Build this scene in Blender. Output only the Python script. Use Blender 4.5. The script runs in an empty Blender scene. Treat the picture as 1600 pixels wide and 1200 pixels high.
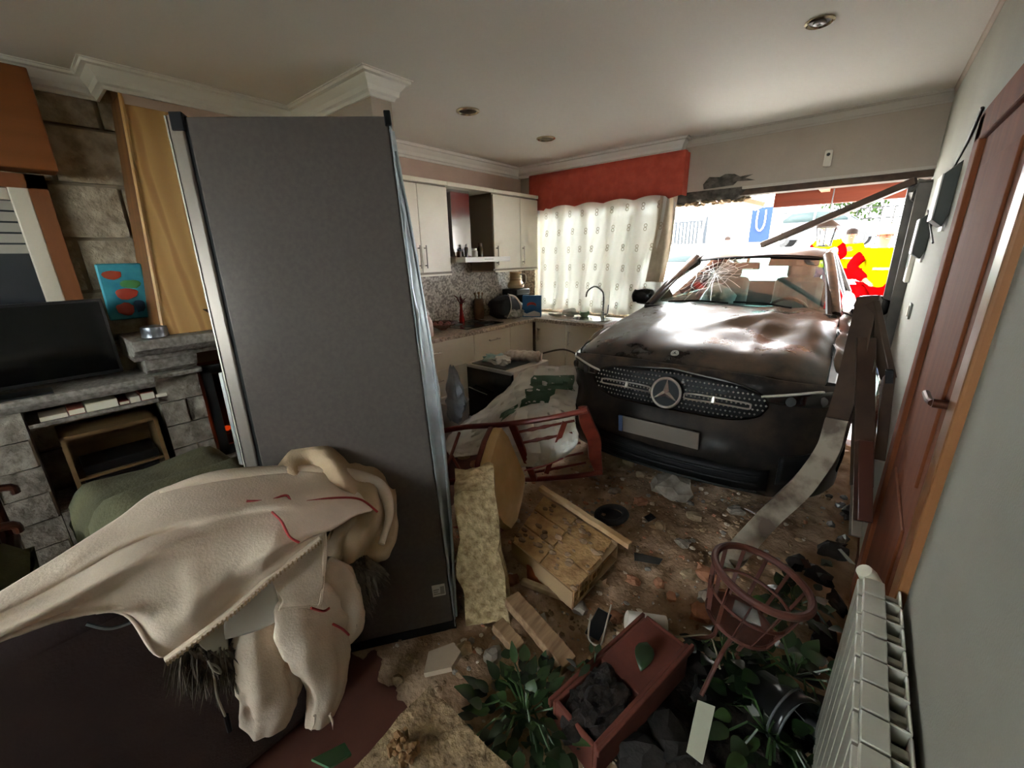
import bpy, bmesh, math, random
from mathutils import Vector, Matrix, noise
random.seed(11)
SC = bpy.context.scene
COL = SC.collection
R_ = math.radians

# ---------------------------------------------------------------- camera
EYE = Vector((0, 0, 1.65))
FPX = 642.0
def _n(v): return Vector(v).normalized()
_Yc = _n((563, -212, FPX)); _Nc = _n((45, 2064, FPX)); _Nc = (_Nc - _Yc * _Nc.dot(_Yc)).normalized()
_Zc = -_Nc; _Xc = _Yc.cross(_Zc)          # room axes seen from the camera (x right, y down, z forward)
def ray(px, py):
    d = Vector((px - 800, py - 600, FPX)); return Vector((_Xc.dot(d), _Yc.dot(d), _Zc.dot(d)))
def at(px, py, x=None, y=None, z=None):     # a point of the room on the plane x=, y= or z=
    d = ray(px, py)
    t = x / d.x if x is not None else y / d.y if y is not None else (z - EYE.z) / d.z
    return EYE + d * t
cam = bpy.data.objects.new('camera', bpy.data.cameras.new('camera')); COL.objects.link(cam)
m3 = Matrix(((_Xc.x, -_Xc.y, -_Xc.z), (_Yc.x, -_Yc.y, -_Yc.z), (_Zc.x, -_Zc.y, -_Zc.z)))
cam.matrix_world = Matrix.Translation(EYE) @ m3.to_4x4()
cam.data.sensor_width = 36; cam.data.lens = FPX / 1600 * 36; cam.data.clip_start = 0.02; cam.data.clip_end = 300
SC.camera = cam
# ---------------------------------------------------------------- daylight
W = bpy.data.worlds.new('overcast'); SC.world = W; W.use_nodes = True
bg = W.node_tree.nodes['Background']; bg.inputs[0].default_value = (0.97, 0.985, 1.0, 1); bg.inputs[1].default_value = 10.0
SC.view_settings.view_transform = 'Standard'; SC.view_settings.look = 'None'
SC.view_settings.exposure = 2.7; SC.view_settings.gamma = 1.0; SC.view_settings.use_curve_mapping = False
SC.cycles.max_bounces = 10; SC.cycles.diffuse_bounces = 6; SC.cycles.glossy_bounces = 4; SC.cycles.transparent_max_bounces = 16
SC.cycles.transmission_bounces = 6; SC.cycles.sample_clamp_indirect = 6.0; SC.cycles.use_denoising = True
SC.cycles.caustics_reflective = False; SC.cycles.caustics_refractive = False

# ---------------------------------------------------------------- materials
def lin(c): return tuple(((v / 255) / 12.92 if v / 255 <= .04045 else ((v / 255 + .055) / 1.055) ** 2.4) for v in c[:3]) + (1,)
MATS = {}
def mat(name, c1, c2=None, rough=.6, metal=0, scale=6, detail=6, bump=0, bscale=None, stretch=None, kind='noise', lo=.35, hi=.65, spec=.5, coat=0):
    if name in MATS: return MATS[name]
    m = bpy.data.materials.new(name); m.use_nodes = True; MATS[name] = m
    nt = m.node_tree; N = nt.nodes; L = nt.links; b = N['Principled BSDF']
    b.inputs['Base Color'].default_value = lin(c1); b.inputs['Roughness'].default_value = rough
    b.inputs['Metallic'].default_value = metal; b.inputs['Specular IOR Level'].default_value = spec
    b.inputs['Coat Weight'].default_value = coat; b.inputs['Coat Roughness'].default_value = .1
    m.diffuse_color = lin(c1)
    if c2 or bump:
        tc = N.new('ShaderNodeTexCoord'); mp = N.new('ShaderNodeMapping'); L.new(tc.outputs['Object'], mp.inputs[0])
        if stretch: mp.inputs['Scale'].default_value = stretch
        def tex(s):
            if kind == 'voronoi':
                t = N.new('ShaderNodeTexVoronoi'); t.inputs['Scale'].default_value = s; L.new(mp.outputs[0], t.inputs['Vector']); return t.outputs['Color']
            t = N.new('ShaderNodeTexNoise'); t.inputs['Scale'].default_value = s; t.inputs['Detail'].default_value = detail
            L.new(mp.outputs[0], t.inputs['Vector']); return t.outputs[0]
        if c2:
            r = N.new('ShaderNodeValToRGB'); r.color_ramp.elements[0].position = lo; r.color_ramp.elements[1].position = hi
            r.color_ramp.elements[0].color = lin(c1); r.color_ramp.elements[1].color = lin(c2)
            L.new(tex(scale), r.inputs[0]); L.new(r.outputs[0], b.inputs['Base Color'])
        if bump:
            bp = N.new('ShaderNodeBump'); bp.inputs['Strength'].default_value = bump; bp.inputs['Distance'].default_value = .02
            L.new(tex(bscale or scale), bp.inputs['Height']); L.new(bp.outputs[0], b.inputs['Normal'])
    return m
def glass_mat(name, tint, gloss=.12, rough=.02):
    if name in MATS: return MATS[name]
    m = bpy.data.materials.new(name); m.use_nodes = True; MATS[name] = m
    nt = m.node_tree; N = nt.nodes; L = nt.links; N.remove(N['Principled BSDF'])
    t = N.new('ShaderNodeBsdfTransparent'); t.inputs[0].default_value = lin(tint)
    g = N.new('ShaderNodeBsdfGlossy'); g.inputs['Roughness'].default_value = rough
    fr = N.new('ShaderNodeFresnel'); fr.inputs[0].default_value = 1.5
    ad = N.new('ShaderNodeMath'); ad.operation = 'ADD'; ad.use_clamp = True; ad.inputs[1].default_value = gloss - .04
    mx = N.new('ShaderNodeMixShader'); L.new(fr.outputs[0], ad.inputs[0]); L.new(ad.outputs[0], mx.inputs[0])
    L.new(t.outputs[0], mx.inputs[1]); L.new(g.outputs[0], mx.inputs[2]); L.new(mx.outputs[0], N['Material Output'].inputs[0])
    return m
def sheer_mat(name, c, clear=.35):
    m = bpy.data.materials.new(name); m.use_nodes = True; MATS[name] = m
    nt = m.node_tree; N = nt.nodes; L = nt.links; N.remove(N['Principled BSDF'])
    t = N.new('ShaderNodeBsdfTransparent'); d = N.new('ShaderNodeBsdfDiffuse'); tr = N.new('ShaderNodeBsdfTranslucent')
    d.inputs[0].default_value = lin(c); tr.inputs[0].default_value = lin(c)
    a = N.new('ShaderNodeMixShader'); a.inputs[0].default_value = .07; L.new(d.outputs[0], a.inputs[1]); L.new(tr.outputs[0], a.inputs[2])
    b = N.new('ShaderNodeMixShader'); b.inputs[0].default_value = 1 - clear; L.new(t.outputs[0], b.inputs[1]); L.new(a.outputs[0], b.inputs[2])
    L.new(b.outputs[0], N['Material Output'].inputs[0]); return m
def dusty_paint(name, c1, dust, amount=.5, rough=.22, scale=3.0, side=.12):
    """paint with a layer of dried dust lying on the faces that look up"""
    m = bpy.data.materials.new(name); m.use_nodes = True; MATS[name] = m
    nt = m.node_tree; N = nt.nodes; L = nt.links; b = N['Principled BSDF']
    ge = N.new('ShaderNodeNewGeometry'); sp = N.new('ShaderNodeSeparateXYZ'); L.new(ge.outputs['Normal'], sp.inputs[0])
    tc = N.new('ShaderNodeTexCoord'); t = N.new('ShaderNodeTexNoise'); t.inputs['Scale'].default_value = scale; t.inputs['Detail'].default_value = 8
    t.inputs['Roughness'].default_value = .65; L.new(tc.outputs['Object'], t.inputs['Vector'])
    r = N.new('ShaderNodeMapRange'); r.inputs[1].default_value = .62 - amount * .45; r.inputs[2].default_value = .78 - amount * .3; L.new(t.outputs[0], r.inputs[0])
    u = N.new('ShaderNodeMapRange'); u.inputs[1].default_value = .35; u.inputs[2].default_value = .9; u.inputs[3].default_value = side; L.new(sp.outputs[2], u.inputs[0])
    ml = N.new('ShaderNodeMath'); ml.operation = 'MULTIPLY'; L.new(r.outputs[0], ml.inputs[0]); L.new(u.outputs[0], ml.inputs[1])
    mc = N.new('ShaderNodeMix'); mc.data_type = 'RGBA'; mc.inputs[6].default_value = lin(c1); mc.inputs[7].default_value = lin(dust)
    L.new(ml.outputs[0], mc.inputs[0]); L.new(mc.outputs[2], b.inputs['Base Color'])
    mr = N.new('ShaderNodeMapRange'); mr.inputs[3].default_value = rough; mr.inputs[4].default_value = .62; L.new(ml.outputs[0], mr.inputs[0]); L.new(mr.outputs[0], b.inputs['Roughness'])
    b.inputs['Metallic'].default_value = 0; b.inputs['Specular IOR Level'].default_value = .3; b.inputs['Coat Weight'].default_value = .08; b.inputs['Coat Roughness'].default_value = .2
    return m

# ---------------------------------------------------------------- mesh tools
def V(*a): return Vector(a if len(a) > 1 else a[0])
def frame_to(d, up=Vector((0, 0, 1))):
    d = Vector(d).normalized()
    s = d.cross(up)
    if s.length < 1e-4: s = d.cross(Vector((1, 0, 0)))
    s.normalize(); return s, s.cross(d).normalized(), d
def crom(p0, p1, p2, p3, t):
    return .5 * ((2 * p1) + (p2 - p0) * t + (2 * p0 - 5 * p1 + 4 * p2 - p3) * t * t + (3 * p1 - p0 - 3 * p2 + p3) * t ** 3)
def curve(pts, n=6, closed=False):
    pts = [Vector(p) for p in pts]; k = len(pts); out = []
    for i in range(k if closed else k - 1):
        g = (lambda j: pts[j % k]) if closed else (lambda j: pts[max(0, min(k - 1, j))])
        for s in range(n): out.append(crom(g(i - 1), g(i), g(i + 1), g(i + 2), s / n))
    if not closed: out.append(pts[-1])
    return out
def nz(p, s=1.0, seed=0): return noise.noise(Vector(p) * s + Vector((seed * 7.3, seed * 3.1, seed * 1.7)))
class MB:
    def __init__(self): self.v = []; self.f = []
    def add(self, vs, fs):
        o = len(self.v); self.v += [Vector(p) for p in vs]; self.f += [tuple(i + o for i in q) for q in fs]; return self
    def box(self, c, s, rot=None, taper=None):
        c = Vector(c); hx, hy, hz = s[0] / 2, s[1] / 2, s[2] / 2; M = rot if rot is not None else Matrix.Identity(3)
        vs = []
        for z in (-1, 1):
            k = taper if (taper and z > 0) else 1
            for x, y in ((-1, -1), (1, -1), (1, 1), (-1, 1)): vs.append(c + M @ Vector((x * hx * k, y * hy * k, z * hz)))
        return self.add(vs, [(3, 2, 1, 0), (4, 5, 6, 7), (0, 1, 5, 4), (1, 2, 6, 5), (2, 3, 7, 6), (3, 0, 4, 7)])
    def bb(self, a, b): a = Vector(a); b = Vector(b); return self.box((a + b) / 2, [abs(q) for q in (b - a)])
    def beam(self, a, b, w, h, up=(0, 0, 1)):
        a = Vector(a); b = Vector(b); s, u, d = frame_to(b - a, Vector(up)); vs = []
        for p in (a, b):
            for i, j in ((-1, -1), (1, -1), (1, 1), (-1, 1)): vs.append(p + s * i * w / 2 + u * j * h / 2)
        return self.add(vs, [(0, 1, 2, 3), (7, 6, 5, 4), (0, 4, 5, 1), (1, 5, 6, 2), (2, 6, 7, 3), (3, 7, 4, 0)])
    def tube(self, pts, r, n=10, closed=False, cap=True, flat=1.0, up=(0, 0, 1)):
        pts = [Vector(p) for p in pts]; k = len(pts); rs = r if isinstance(r, (list, tuple)) else [r] * k; o = len(self.v)
        lastS = None
        for i, p in enumerate(pts):
            a = pts[i - 1] if (i or closed) else p; b = pts[(i + 1) % k] if (i < k - 1 or closed) else p
            d = (b - a); d = d.normalized() if d.length > 1e-9 else Vector((0, 0, 1))
            if lastS is None: s, u, d = frame_to(d, Vector(up))
            else:
                s = (lastS - d * lastS.dot(d)); s = s.normalized() if s.length > 1e-6 else frame_to(d)[0]; u = s.cross(d).normalized()
            lastS = s
            for j in range(n):
                q = 2 * math.pi * j / n; self.v.append(p + s * math.cos(q) * rs[i] + u * math.sin(q) * rs[i] * flat)
        for i in range(k if closed else k - 1):
            for j in range(n):
                a = o + i * n + j; b = o + i * n + (j + 1) % n; c = o + ((i + 1) % k) * n + (j + 1) % n; d = o + ((i + 1) % k) * n + j
                self.f.append((a, b, c, d))
        if cap and not closed:
            self.f.append(tuple(o + j for j in range(n))[::-1]); self.f.append(tuple(o + (k - 1) * n + j for j in range(n)))
        return self
    def cyl(self, a, b, r0, r1=None, n=16, cap=True): return self.tube([a, b], [r0, r0 if r1 is None else r1], n, cap=cap)
    def lathe(self, prof, n=24, M=None, c=(0, 0, 0), sx=1, sy=1):
        o = len(self.v); c = Vector(c)
        for r, z in prof:
            for j in range(n):
                q = 2 * math.pi * j / n; p = Vector((r * math.cos(q) * sx, r * math.sin(q) * sy, z)); self.v.append(c + (M @ p if M is not None else p))
        for i in range(len(prof) - 1):
            for j in range(n):
                a = o + i * n + j; b = o + i * n + (j + 1) % n; self.f.append((a, b, b + n, a + n))
        if prof[0][0] > 1e-4: self.f.append(tuple(o + j for j in range(n))[::-1])
        if prof[-1][0] > 1e-4: self.f.append(tuple(o + (len(prof) - 1) * n + j for j in range(n)))
        return self
    def prism(self, poly, ax, d0, d1):
        """polygon in the plane normal to axis ax (0,1,2), from d0 to d1"""
        def q(p, d): return Vector({0: (d, p[0], p[1]), 1: (p[0], d, p[1]), 2: (p[0], p[1], d)}[ax])
        k = len(poly); vs = [q(p, d0) for p in poly] + [q(p, d1) for p in poly]
        fs = [tuple(range(k))[::-1], tuple(range(k, 2 * k))] + [(i, (i + 1) % k, (i + 1) % k + k, i + k) for i in range(k)]
        return self.add(vs, fs)
    def grid(self, rows, closed=False):
        o = len(self.v); r = len(rows); c = len(rows[0])
        for row in rows: self.v += [Vector(p) for p in row]
        for i in range(r - 1):
            for j in range(c if closed else c - 1):
                self.f.append((o + i * c + j, o + i * c + (j + 1) % c, o + (i + 1) * c + (j + 1) % c, o + (i + 1) * c + j))
        return self
    def surf(self, ctrl, nu=5, nv=5, fn=None):
        rows = [curve(r, nv) for r in ctrl]; cols = [curve([r[j] for r in rows], nu) for j in range(len(rows[0]))]
        out = [[cols[j][i] for j in range(len(cols))] for i in range(len(cols[0]))]
        if fn: out = [[fn(p, i / (len(out) - 1), j / (len(r) - 1)) for j, p in enumerate(r)] for i, r in enumerate(out)]
        return self.grid(out)
    def rock(self, c, s, sub=2, rough=.25, seed=0, rot=None, boxy=0.0, fine=0.0):
        bm = bmesh.new(); bmesh.ops.create_icosphere(bm, subdivisions=sub, radius=1); vs = []; c = Vector(c)
        M = rot if rot is not None else Matrix.Identity(3)
        for v in bm.verts:
            p = v.co.normalized()
            if boxy: p = p.lerp(p / max(abs(p.x), abs(p.y), abs(p.z)), boxy)
            k = 1 + rough * nz(p, 1.6, seed) + fine * nz(p, 6, seed + 3)
            vs.append(c + M @ Vector((p.x * s[0] * k, p.y * s[1] * k, p.z * s[2] * k)))
        fs = [tuple(v.index for v in f.verts) for f in bm.faces]; bm.free(); return self.add(vs, fs)
    def xf(self, M, start=0):
        for i in range(start, len(self.v)): self.v[i] = M @ self.v[i]
        return self
    def build(self, name, m, parent=None, smooth=30, bevel=0, solid=0, sub=0, origin=None, flip=False):
        me = bpy.data.meshes.new(name); o = bpy.data.objects.new(name, me); COL.objects.link(o)
        og = Vector(origin) if origin is not None else None
        if og is None:
            if parent is not None: og = Vector((0, 0, 0))
            else:
                xs = [p.x for p in self.v]; ys = [p.y for p in self.v]; zs = [p.z for p in self.v]
                og = Vector(((min(xs) + max(xs)) / 2, (min(ys) + max(ys)) / 2, min(zs)))
        base = Vector(parent['_o']) if parent is not None and '_o' in parent else Vector((0, 0, 0))
        if parent is None: o.location = og; vs = [p - og for p in self.v]
        elif '_w' in parent: vs = [p - base for p in self.v]
        else: vs = self.v
        me.from_pydata([tuple(p) for p in vs], [], self.f); me.update()
        if not flip:
            bm = bmesh.new(); bm.from_mesh(me); bmesh.ops.recalc_face_normals(bm, faces=bm.faces); bm.to_mesh(me); bm.free()
        me.materials.append(m)
        if smooth:
            me.shade_smooth()
            if smooth < 180: me.set_sharp_from_angle(angle=R_(smooth))
        if parent is not None:
            o.parent = parent
            if '_w' in parent: o['_w'] = 1; o['_o'] = tuple(base)
        if parent is None and True: o['_w'] = 1; o['_o'] = tuple(og)
        if solid: md = o.modifiers.new('thickness', 'SOLIDIFY'); md.thickness = solid; md.offset = 0
        if bevel: md = o.modifiers.new('bevel', 'BEVEL'); md.width = bevel; md.segments = 2; md.limit_method = 'ANGLE'; md.angle_limit = R_(40)
        if sub: md = o.modifiers.new('sub', 'SUBSURF'); md.levels = md.render_levels = sub
        return o
def tag(o, label, cat, group=None, kind=None):
    o['label'] = label; o['category'] = cat
    if group: o['group'] = group
    if kind: o['kind'] = kind
    return o
def struct(o): o['kind'] = 'structure'; return o
def thing(name, label, cat, loc=(0, 0, 0), group=None, world=True, rz=0):
    """an Empty at the thing's base; with world=True its parts are given in room coordinates"""
    o = bpy.data.objects.new(name, None); COL.objects.link(o); o.location = loc; o.rotation_euler = (0, 0, rz); o.empty_display_size = .1
    if world: o['_w'] = 1; o['_o'] = tuple(loc)
    return tag(o, label, cat, group)
def copy_tree(o, parent=None):
    c = o.copy(); COL.objects.link(c)
    if parent is not None: c.parent = parent
    for ch in list(o.children): copy_tree(ch, c)
    return c
def kids(o): return list(o.children)
def basis(x, y, z): return Matrix((x, y, z)).transposed()
def rotm(rx=0, ry=0, rz=0):
    from mathutils import Euler
    return Euler((R_(rx), R_(ry), R_(rz))).to_matrix()
# ================================================================ THE ROOM
CEIL = 2.66; XR = .245; XK = -3.5; YB = 4.4; XL = -3.58; YN = -3.2
M_plaster_back = mat('taupe_plaster', (172, 158, 144), (178, 164, 150), rough=.9, scale=4, bump=.05, bscale=60)
M_plaster_right = mat('grey_cream_plaster', (148, 146, 133), (156, 154, 141), rough=.85, scale=2, bump=.12, bscale=160)
M_ceil = mat('ceiling_white', (238, 235, 229), rough=.95)
M_cornice = mat('cornice_white', (236, 232, 226), rough=.8)
M_granite_tile = mat('speckled_mosaic', (196, 184, 168), (120, 108, 98), rough=.4, scale=55, kind='voronoi', lo=.3, hi=.75)
M_stonewall = mat('rough_granite_block', (136, 122, 102), (178, 162, 138), rough=.95, scale=14, bump=.9, bscale=26)
M_joint = mat('mortar', (138, 124, 104), rough=1, scale=20)
M_floor = mat('terracotta_tile_floor', (80, 44, 34), (98, 56, 42), rough=.7, scale=5)

struct(MB().bb((-3.75, YN, -.1), (XR + .2, YB + .15, 0)).build('floor', M_floor, smooth=0))
struct(MB().bb((-3.75, YN, CEIL), (XR + .2, YB + .3, CEIL + .12)).build('ceiling', M_ceil, smooth=0))
# kitchen wall, with a granite splashback on its lower half
struct(MB().bb((XK - .2, 1.6, 0), (XK, YB + .2, CEIL)).build('wall_left', mat('rose_taupe_plaster', (198, 172, 158), (204, 178, 162), rough=.9), smooth=0))
struct(MB().bb((XK, 1.76, .96), (XK + .012, YB, 1.62)).build('trim_1', M_granite_tile, smooth=0))
# stub wall between living corner and kitchen
struct(MB().bb((XL - .1, 1.61, 0), (-2.38, 1.75, CEIL)).build('wall_partition', M_plaster_back, smooth=0))
# living corner
struct(MB().bb((XL - .15, YN, 0), (XL - .03, 1.61, CEIL)).build('wall_fireside', M_joint, smooth=0))
sw = bpy.data.objects['wall_fireside']
rng = random.Random(3)
zz = .0; row = 0
while zz < CEIL - .05:                       # courses of split granite blocks
    h = .30; y = -1.1 + (row % 2) * .3
    while y < .62:
        w = .56; b = MB(); n = 6
        rows = [[Vector((XL + .0 + .018 * nz((y + i * w / n, zz + j * h / 4, row), 9, 2), y + .012 + i * (w - .024) / n, zz + .01 + j * (h - .02) / 4)) for i in range(n + 1)] for j in range(5)]
        b.grid(rows); k = len(b.v)
        edge = [0, n, (n + 1) * 5 - 1, (n + 1) * 4]
        ring = list(range(0, n + 1)) + [(n + 1) * j + n for j in range(1, 5)] + [(n + 1) * 4 + i for i in range(n - 1, -1, -1)] + [(n + 1) * j for j in range(3, 0, -1)]
        o0 = len(b.v); b.v += [Vector((XL - .03, b.v[i].y, b.v[i].z)) for i in ring]
        for q in range(len(ring)): b.f.append((ring[q], ring[(q + 1) % len(ring)], o0 + (q + 1) % len(ring), o0 + q))
        b.build('stone_block', M_stonewall, sw, smooth=25)
        y += w
    zz += h; row += 1

# back wall : window on the left, the hole the car made on the right
HX = -1.62; HZ = 2.19
bw = MB()
bw.bb((XK, YB, 0), (-1.95, YB + .18, .98))            # under the window
bw.bb((XK, YB, .98), (-3.28, YB + .18, 2.2))           # left of the window
bw.bb((XK, YB, 2.2), (-.95, YB + .18, CEIL))
bw.bb((-.95, YB, HZ), (XR + .2, YB + .18, CEIL))
bw.bb((-1.95, YB, 0), (-1.80, YB + .18, .35))
wb = struct(bw.build('wall_back', M_plaster_back, smooth=0))
MB().bb((XK, YB - .012, .96), (-3.28, YB, 2.15)).build('splashback', M_granite_tile, wb, smooth=0)
# broken edge of the lintel: torn concrete and brick hanging under the plaster
M_concrete = mat('broken_concrete', (112, 104, 94), (70, 64, 58), rough=1, scale=18, bump=.8, bscale=30)
M_raw = mat('torn_render', (176, 148, 112), (128, 104, 80), rough=1, scale=20, bump=.6)
b = MB(); top = []; bot = []; rg = random.Random(5)
nx = 26
rowsF = []
for j in range(5):
    r = []
    for i in range(nx + 1):
        x = -1.62 + i * (.72) / nx; zb = 2.105 + .022 * nz((x, 0, 0), 9, 1) + (.07 * max(0, (x + 1.05) / .15) if x > -1.05 else 0)
        z = 2.24 - (2.24 - zb) * j / 4; yy = YB + .02 + .02 * nz((x, 0, z), 14, 4) + (.03 if j == 4 else 0)
        r.append(Vector((x, yy, z)))
    rowsF.append(r)
b.grid(rowsF); b.grid([rowsF[-1], [p + Vector((0, .15, .01)) for p in rowsF[-1]]])
b.build('broken_lintel', M_concrete, wb, smooth=60, solid=.01)
b = MB()
for i in range(30):
    x = -1.62 + i * .023 + rg.uniform(-.01, .01); b.rock((x, YB + rg.uniform(.01, .14), 2.10 + rg.uniform(-.012, .012)), (rg.uniform(.02, .04), rg.uniform(.02, .05), rg.uniform(.012, .025)), 1, .5, i)
o = b.build('torn_brick_edge', M_raw, wb, smooth=0); o['kind'] = 'stuff'
# scar in the plaster above the break
b = MB(); c0 = at(1135, 285, y=YB)
b.prism([(c0.x + a * .001, c0.z + q * .001) for a, q in ((-200, 5), (-150, 62), (-60, 50), (-20, 70), (60, 62), (110, 35), (210, 42), (150, 18), (235, -8), (90, -2), (60, -30), (-190, -38))], 1, YB - .004, YB + .01)
b.build('plaster_scar', M_concrete, wb, smooth=0)
# metal lintel strip along the lower edge of the wall
MB().bb((-.98, YB - .02, HZ - .012), (XR, YB + .02, HZ + .008)).build('edge_strip', mat('pale_strip', (190, 180, 168), rough=.6), wb, smooth=0)
MB().bb((-1.0, YB + .02, HZ - .06), (XR, YB + .16, HZ)).build('lintel_underside', mat('dark_lintel', (74, 58, 48), (96, 78, 64), rough=.9, scale=12), wb, smooth=0)

# right wall with the door
DY0, DY1, DZ = 1.45, 2.34, 2.07
rw = MB()
WY0, WY1 = -3.18, -2.6                     # a narrow window far behind the viewer
rw.bb((XR, YN, 0), (XR + .2, WY0, CEIL)); rw.bb((XR, WY1, 0), (XR + .2, DY0, CEIL))
rw.bb((XR, WY0, 0), (XR + .2, WY1, 1.5)); rw.bb((XR, WY0, 2.58), (XR + .2, WY1, CEIL))
rw.bb((XR, DY0, DZ), (XR + .2, DY1, CEIL)); rw.bb((XR, DY1, 0), (XR + .2, YB + .18, CEIL)); rw.bb((XR + .1, DY0, 0), (XR + .2, DY1, DZ))
struct(rw.build('wall_right', M_plaster_right, smooth=0))
RX0, RX1, RZ0, RZ1 = -2.2, -.4, 1.5, 2.25    # the big window in the rear wall
struct(MB().bb((-3.75, YN - .15, 0), (RX0, YN, CEIL)).bb((RX1, YN - .15, 0), (XR + .2, YN, CEIL)).bb((RX0, YN - .15, 0), (RX1, YN, RZ0)).bb((RX0, YN - .15, RZ1), (RX1, YN, CEIL)).build('wall_rear', M_plaster_right, smooth=0))
def win_frame(name, a, b, thick, axis):
    m = MB()
    def q(u0, u1, z0, z1):
        if axis == 'y': m.bb((XR + .06, u0, z0), (XR + .14, u1, z1))
        else: m.bb((u0, YN - .11, z0), (u1, YN - .05, z1))
    (u0, z0), (u1, z1) = a, b
    for w in ((u0, u0 + thick, z0, z1), (u1 - thick, u1, z0, z1), (u0, u1, z0, z0 + thick), (u0, u1, z1 - thick, z1), ((u0 + u1) / 2 - thick / 2, (u0 + u1) / 2 + thick / 2, z0, z1)): q(*w)
    o = struct(m.build(name, M_cornice, smooth=0)); g = MB()
    if axis == 'y': g.bb((XR + .095, u0, z0), (XR + .1, u1, z1))
    else: g.bb((u0, YN - .082, z0), (u1, YN - .078, z1))
    g.build('pane', glass_mat('clear_glass', (245, 250, 250), .08), o, smooth=0)
win_frame('window_2', (WY0, 1.5), (WY1, 2.58), .03, 'y'); win_frame('window_4', (RX0, RZ0), (RX1, RZ1), .06, 'x')

def wood(name, a, b, rough=.45, axis='z', s=1.0):
    st = {'x': (.6, 9, 9), 'y': (9, .6, 9), 'z': (9, 9, .6)}[axis]
    return mat(name, a, b, rough=rough, spec=.3, scale=1.6 * s, stretch=st, detail=8, lo=.3, hi=.7, bump=.05)
M_door = wood('brown_door_wood', (100, 50, 24), (120, 64, 31), rough=.8)
dr = struct(MB().bb((XR - .012, DY0 + .05, .01), (XR + .05, DY1 - .08, DZ - .06)).build('door_1', M_door, smooth=0))
MB().bb((XR - .03, DY1 - .09, 0), (XR + .1, DY1 + .03, DZ + .02)).build('casing', M_door, dr, smooth=0, bevel=.006)
MB().bb((XR - .03, DY0 - .03, DZ - .07), (XR + .1, DY1 + .03, DZ + .03)).build('casing', M_door, dr, smooth=0, bevel=.006)
MB().bb((XR - .022, DY0 - .05, 0), (XR + .1, DY0 + .05, DZ + .03)).build('casing', wood('near_casing_wood', (128, 84, 52), (150, 102, 66), rough=.3), dr, smooth=0, bevel=.008)
for z0, z1 in ((.15, .8), (.95, 1.9)):
    MB().bb((XR - .02, DY0 + .17, z0), (XR - .01, DY1 - .2, z1)).build('door_panel', M_door, dr, smooth=0, bevel=.004)
hd = at(1473, 632, x=XR - .03)
MB().cyl((XR - .012, hd.y, hd.z), (XR - .05, hd.y, hd.z), .012).tube([(XR - .05, hd.y, hd.z), (XR - .055, hd.y + .02, hd.z), (XR - .055, hd.y + .1, hd.z)], .009).build('door_handle', mat('dark_brass', (84, 46, 30), rough=.5, metal=.6), dr)

# cornices
def cornice(path, name, size=(.10, .11), m=None):
    pw, ph = size; prof = [(0, -ph), (.14 * pw, -ph), (.2 * pw, -.86 * ph), (.34 * pw, -.78 * ph), (.4 * pw, -.55 * ph), (.62 * pw, -.3 * ph), (.66 * pw, -.2 * ph), (.86 * pw, -.16 * ph), (.9 * pw, -.05 * ph), (pw, -.04 * ph), (pw, 0), (0, 0)]
    P = [Vector((p[0], p[1])) for p in path]; b = MB(); rows = []
    for i, p in enumerate(P):
        ns = []
        if i: d = (p - P[i - 1]).normalized(); ns.append(Vector((d.y, -d.x)))
        if i < len(P) - 1: d = (P[i + 1] - p).normalized(); ns.append(Vector((d.y, -d.x)))
        n = ns[0] if len(ns) == 1 else (ns[0] + ns[1]) / (1 + ns[0].dot(ns[1]))
        rows.append([Vector((p.x + n.x * d, p.y + n.y * d, CEIL + z)) for d, z in prof])
    b.grid(rows, closed=True); k = len(prof)
    b.f.append(tuple(range(k))); b.f.append(tuple(range(len(b.v) - k, len(b.v)))[::-1])
    return struct(b.build(name, m or M_cornice, smooth=20))
cornice([(XL, -1.6), (XL, .60), (-3.32, .60), (-3.32, 1.61), (-2.38, 1.61), (-2.38, 1.75), (XK, 1.75), (XK, YB - .05), (-1.55, YB - .05), (-1.55, YB)], 'trim_2')
cornice([(-1.55, YB), (XR, YB)], 'trim_3', (.035, .075), mat('cove_grey', (186, 178, 168), rough=.9))
cornice([(XR, YB), (XR, -1.0)], 'shadow_line_trim', (.012, .045), M_plaster_back)  # added strip, the shadow line under the ceiling put into its taupe colour

# recessed ceiling spotlights
def spot(px, py, r, label, lit):
    p = at(px, py, z=CEIL); t = thing('ceiling_spotlight', label, 'spotlight', (p.x, p.y, CEIL), 'recessed ceiling spotlights')
    MB().lathe([(r, 0), (r, -.006), (r * .86, -.012), (r * .8, -.004), (r * .74, .0)], 28, c=(p.x, p.y, CEIL)).build('rim', mat('spot_chrome', (190, 176, 150), rough=.25, metal=.9), t)
    MB().lathe([(r * .76, -.002), (.5 * r, -.004 + .0), (.3 * r, -.006), (0.001, -.007)], 24, c=(p.x, p.y, CEIL)).build('reflector', mat('spot_dark', (96, 82, 64), rough=.35, metal=.6) if not lit else mat('spot_black', (44, 40, 36), rough=.3, metal=.7), t)
    if lit: MB().lathe([(r * .45, -.004), (r * .42, -.012), (r * .2, -.014), (.001, -.010)], 20, c=(p.x, p.y, CEIL)).build('bulb', mat('bulb_glass', (150, 146, 140), rough=.15), t)
spot(731, 173, .085, 'round brass rimmed ceiling spotlight above the kitchen end of the fridge', 0)
spot(853, 216, .085, 'round brass rimmed ceiling spotlight in front of the red pelmet', 0)
spot(1281, 33, .06, 'small chrome ceiling spotlight near the right wall', 1)

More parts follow.
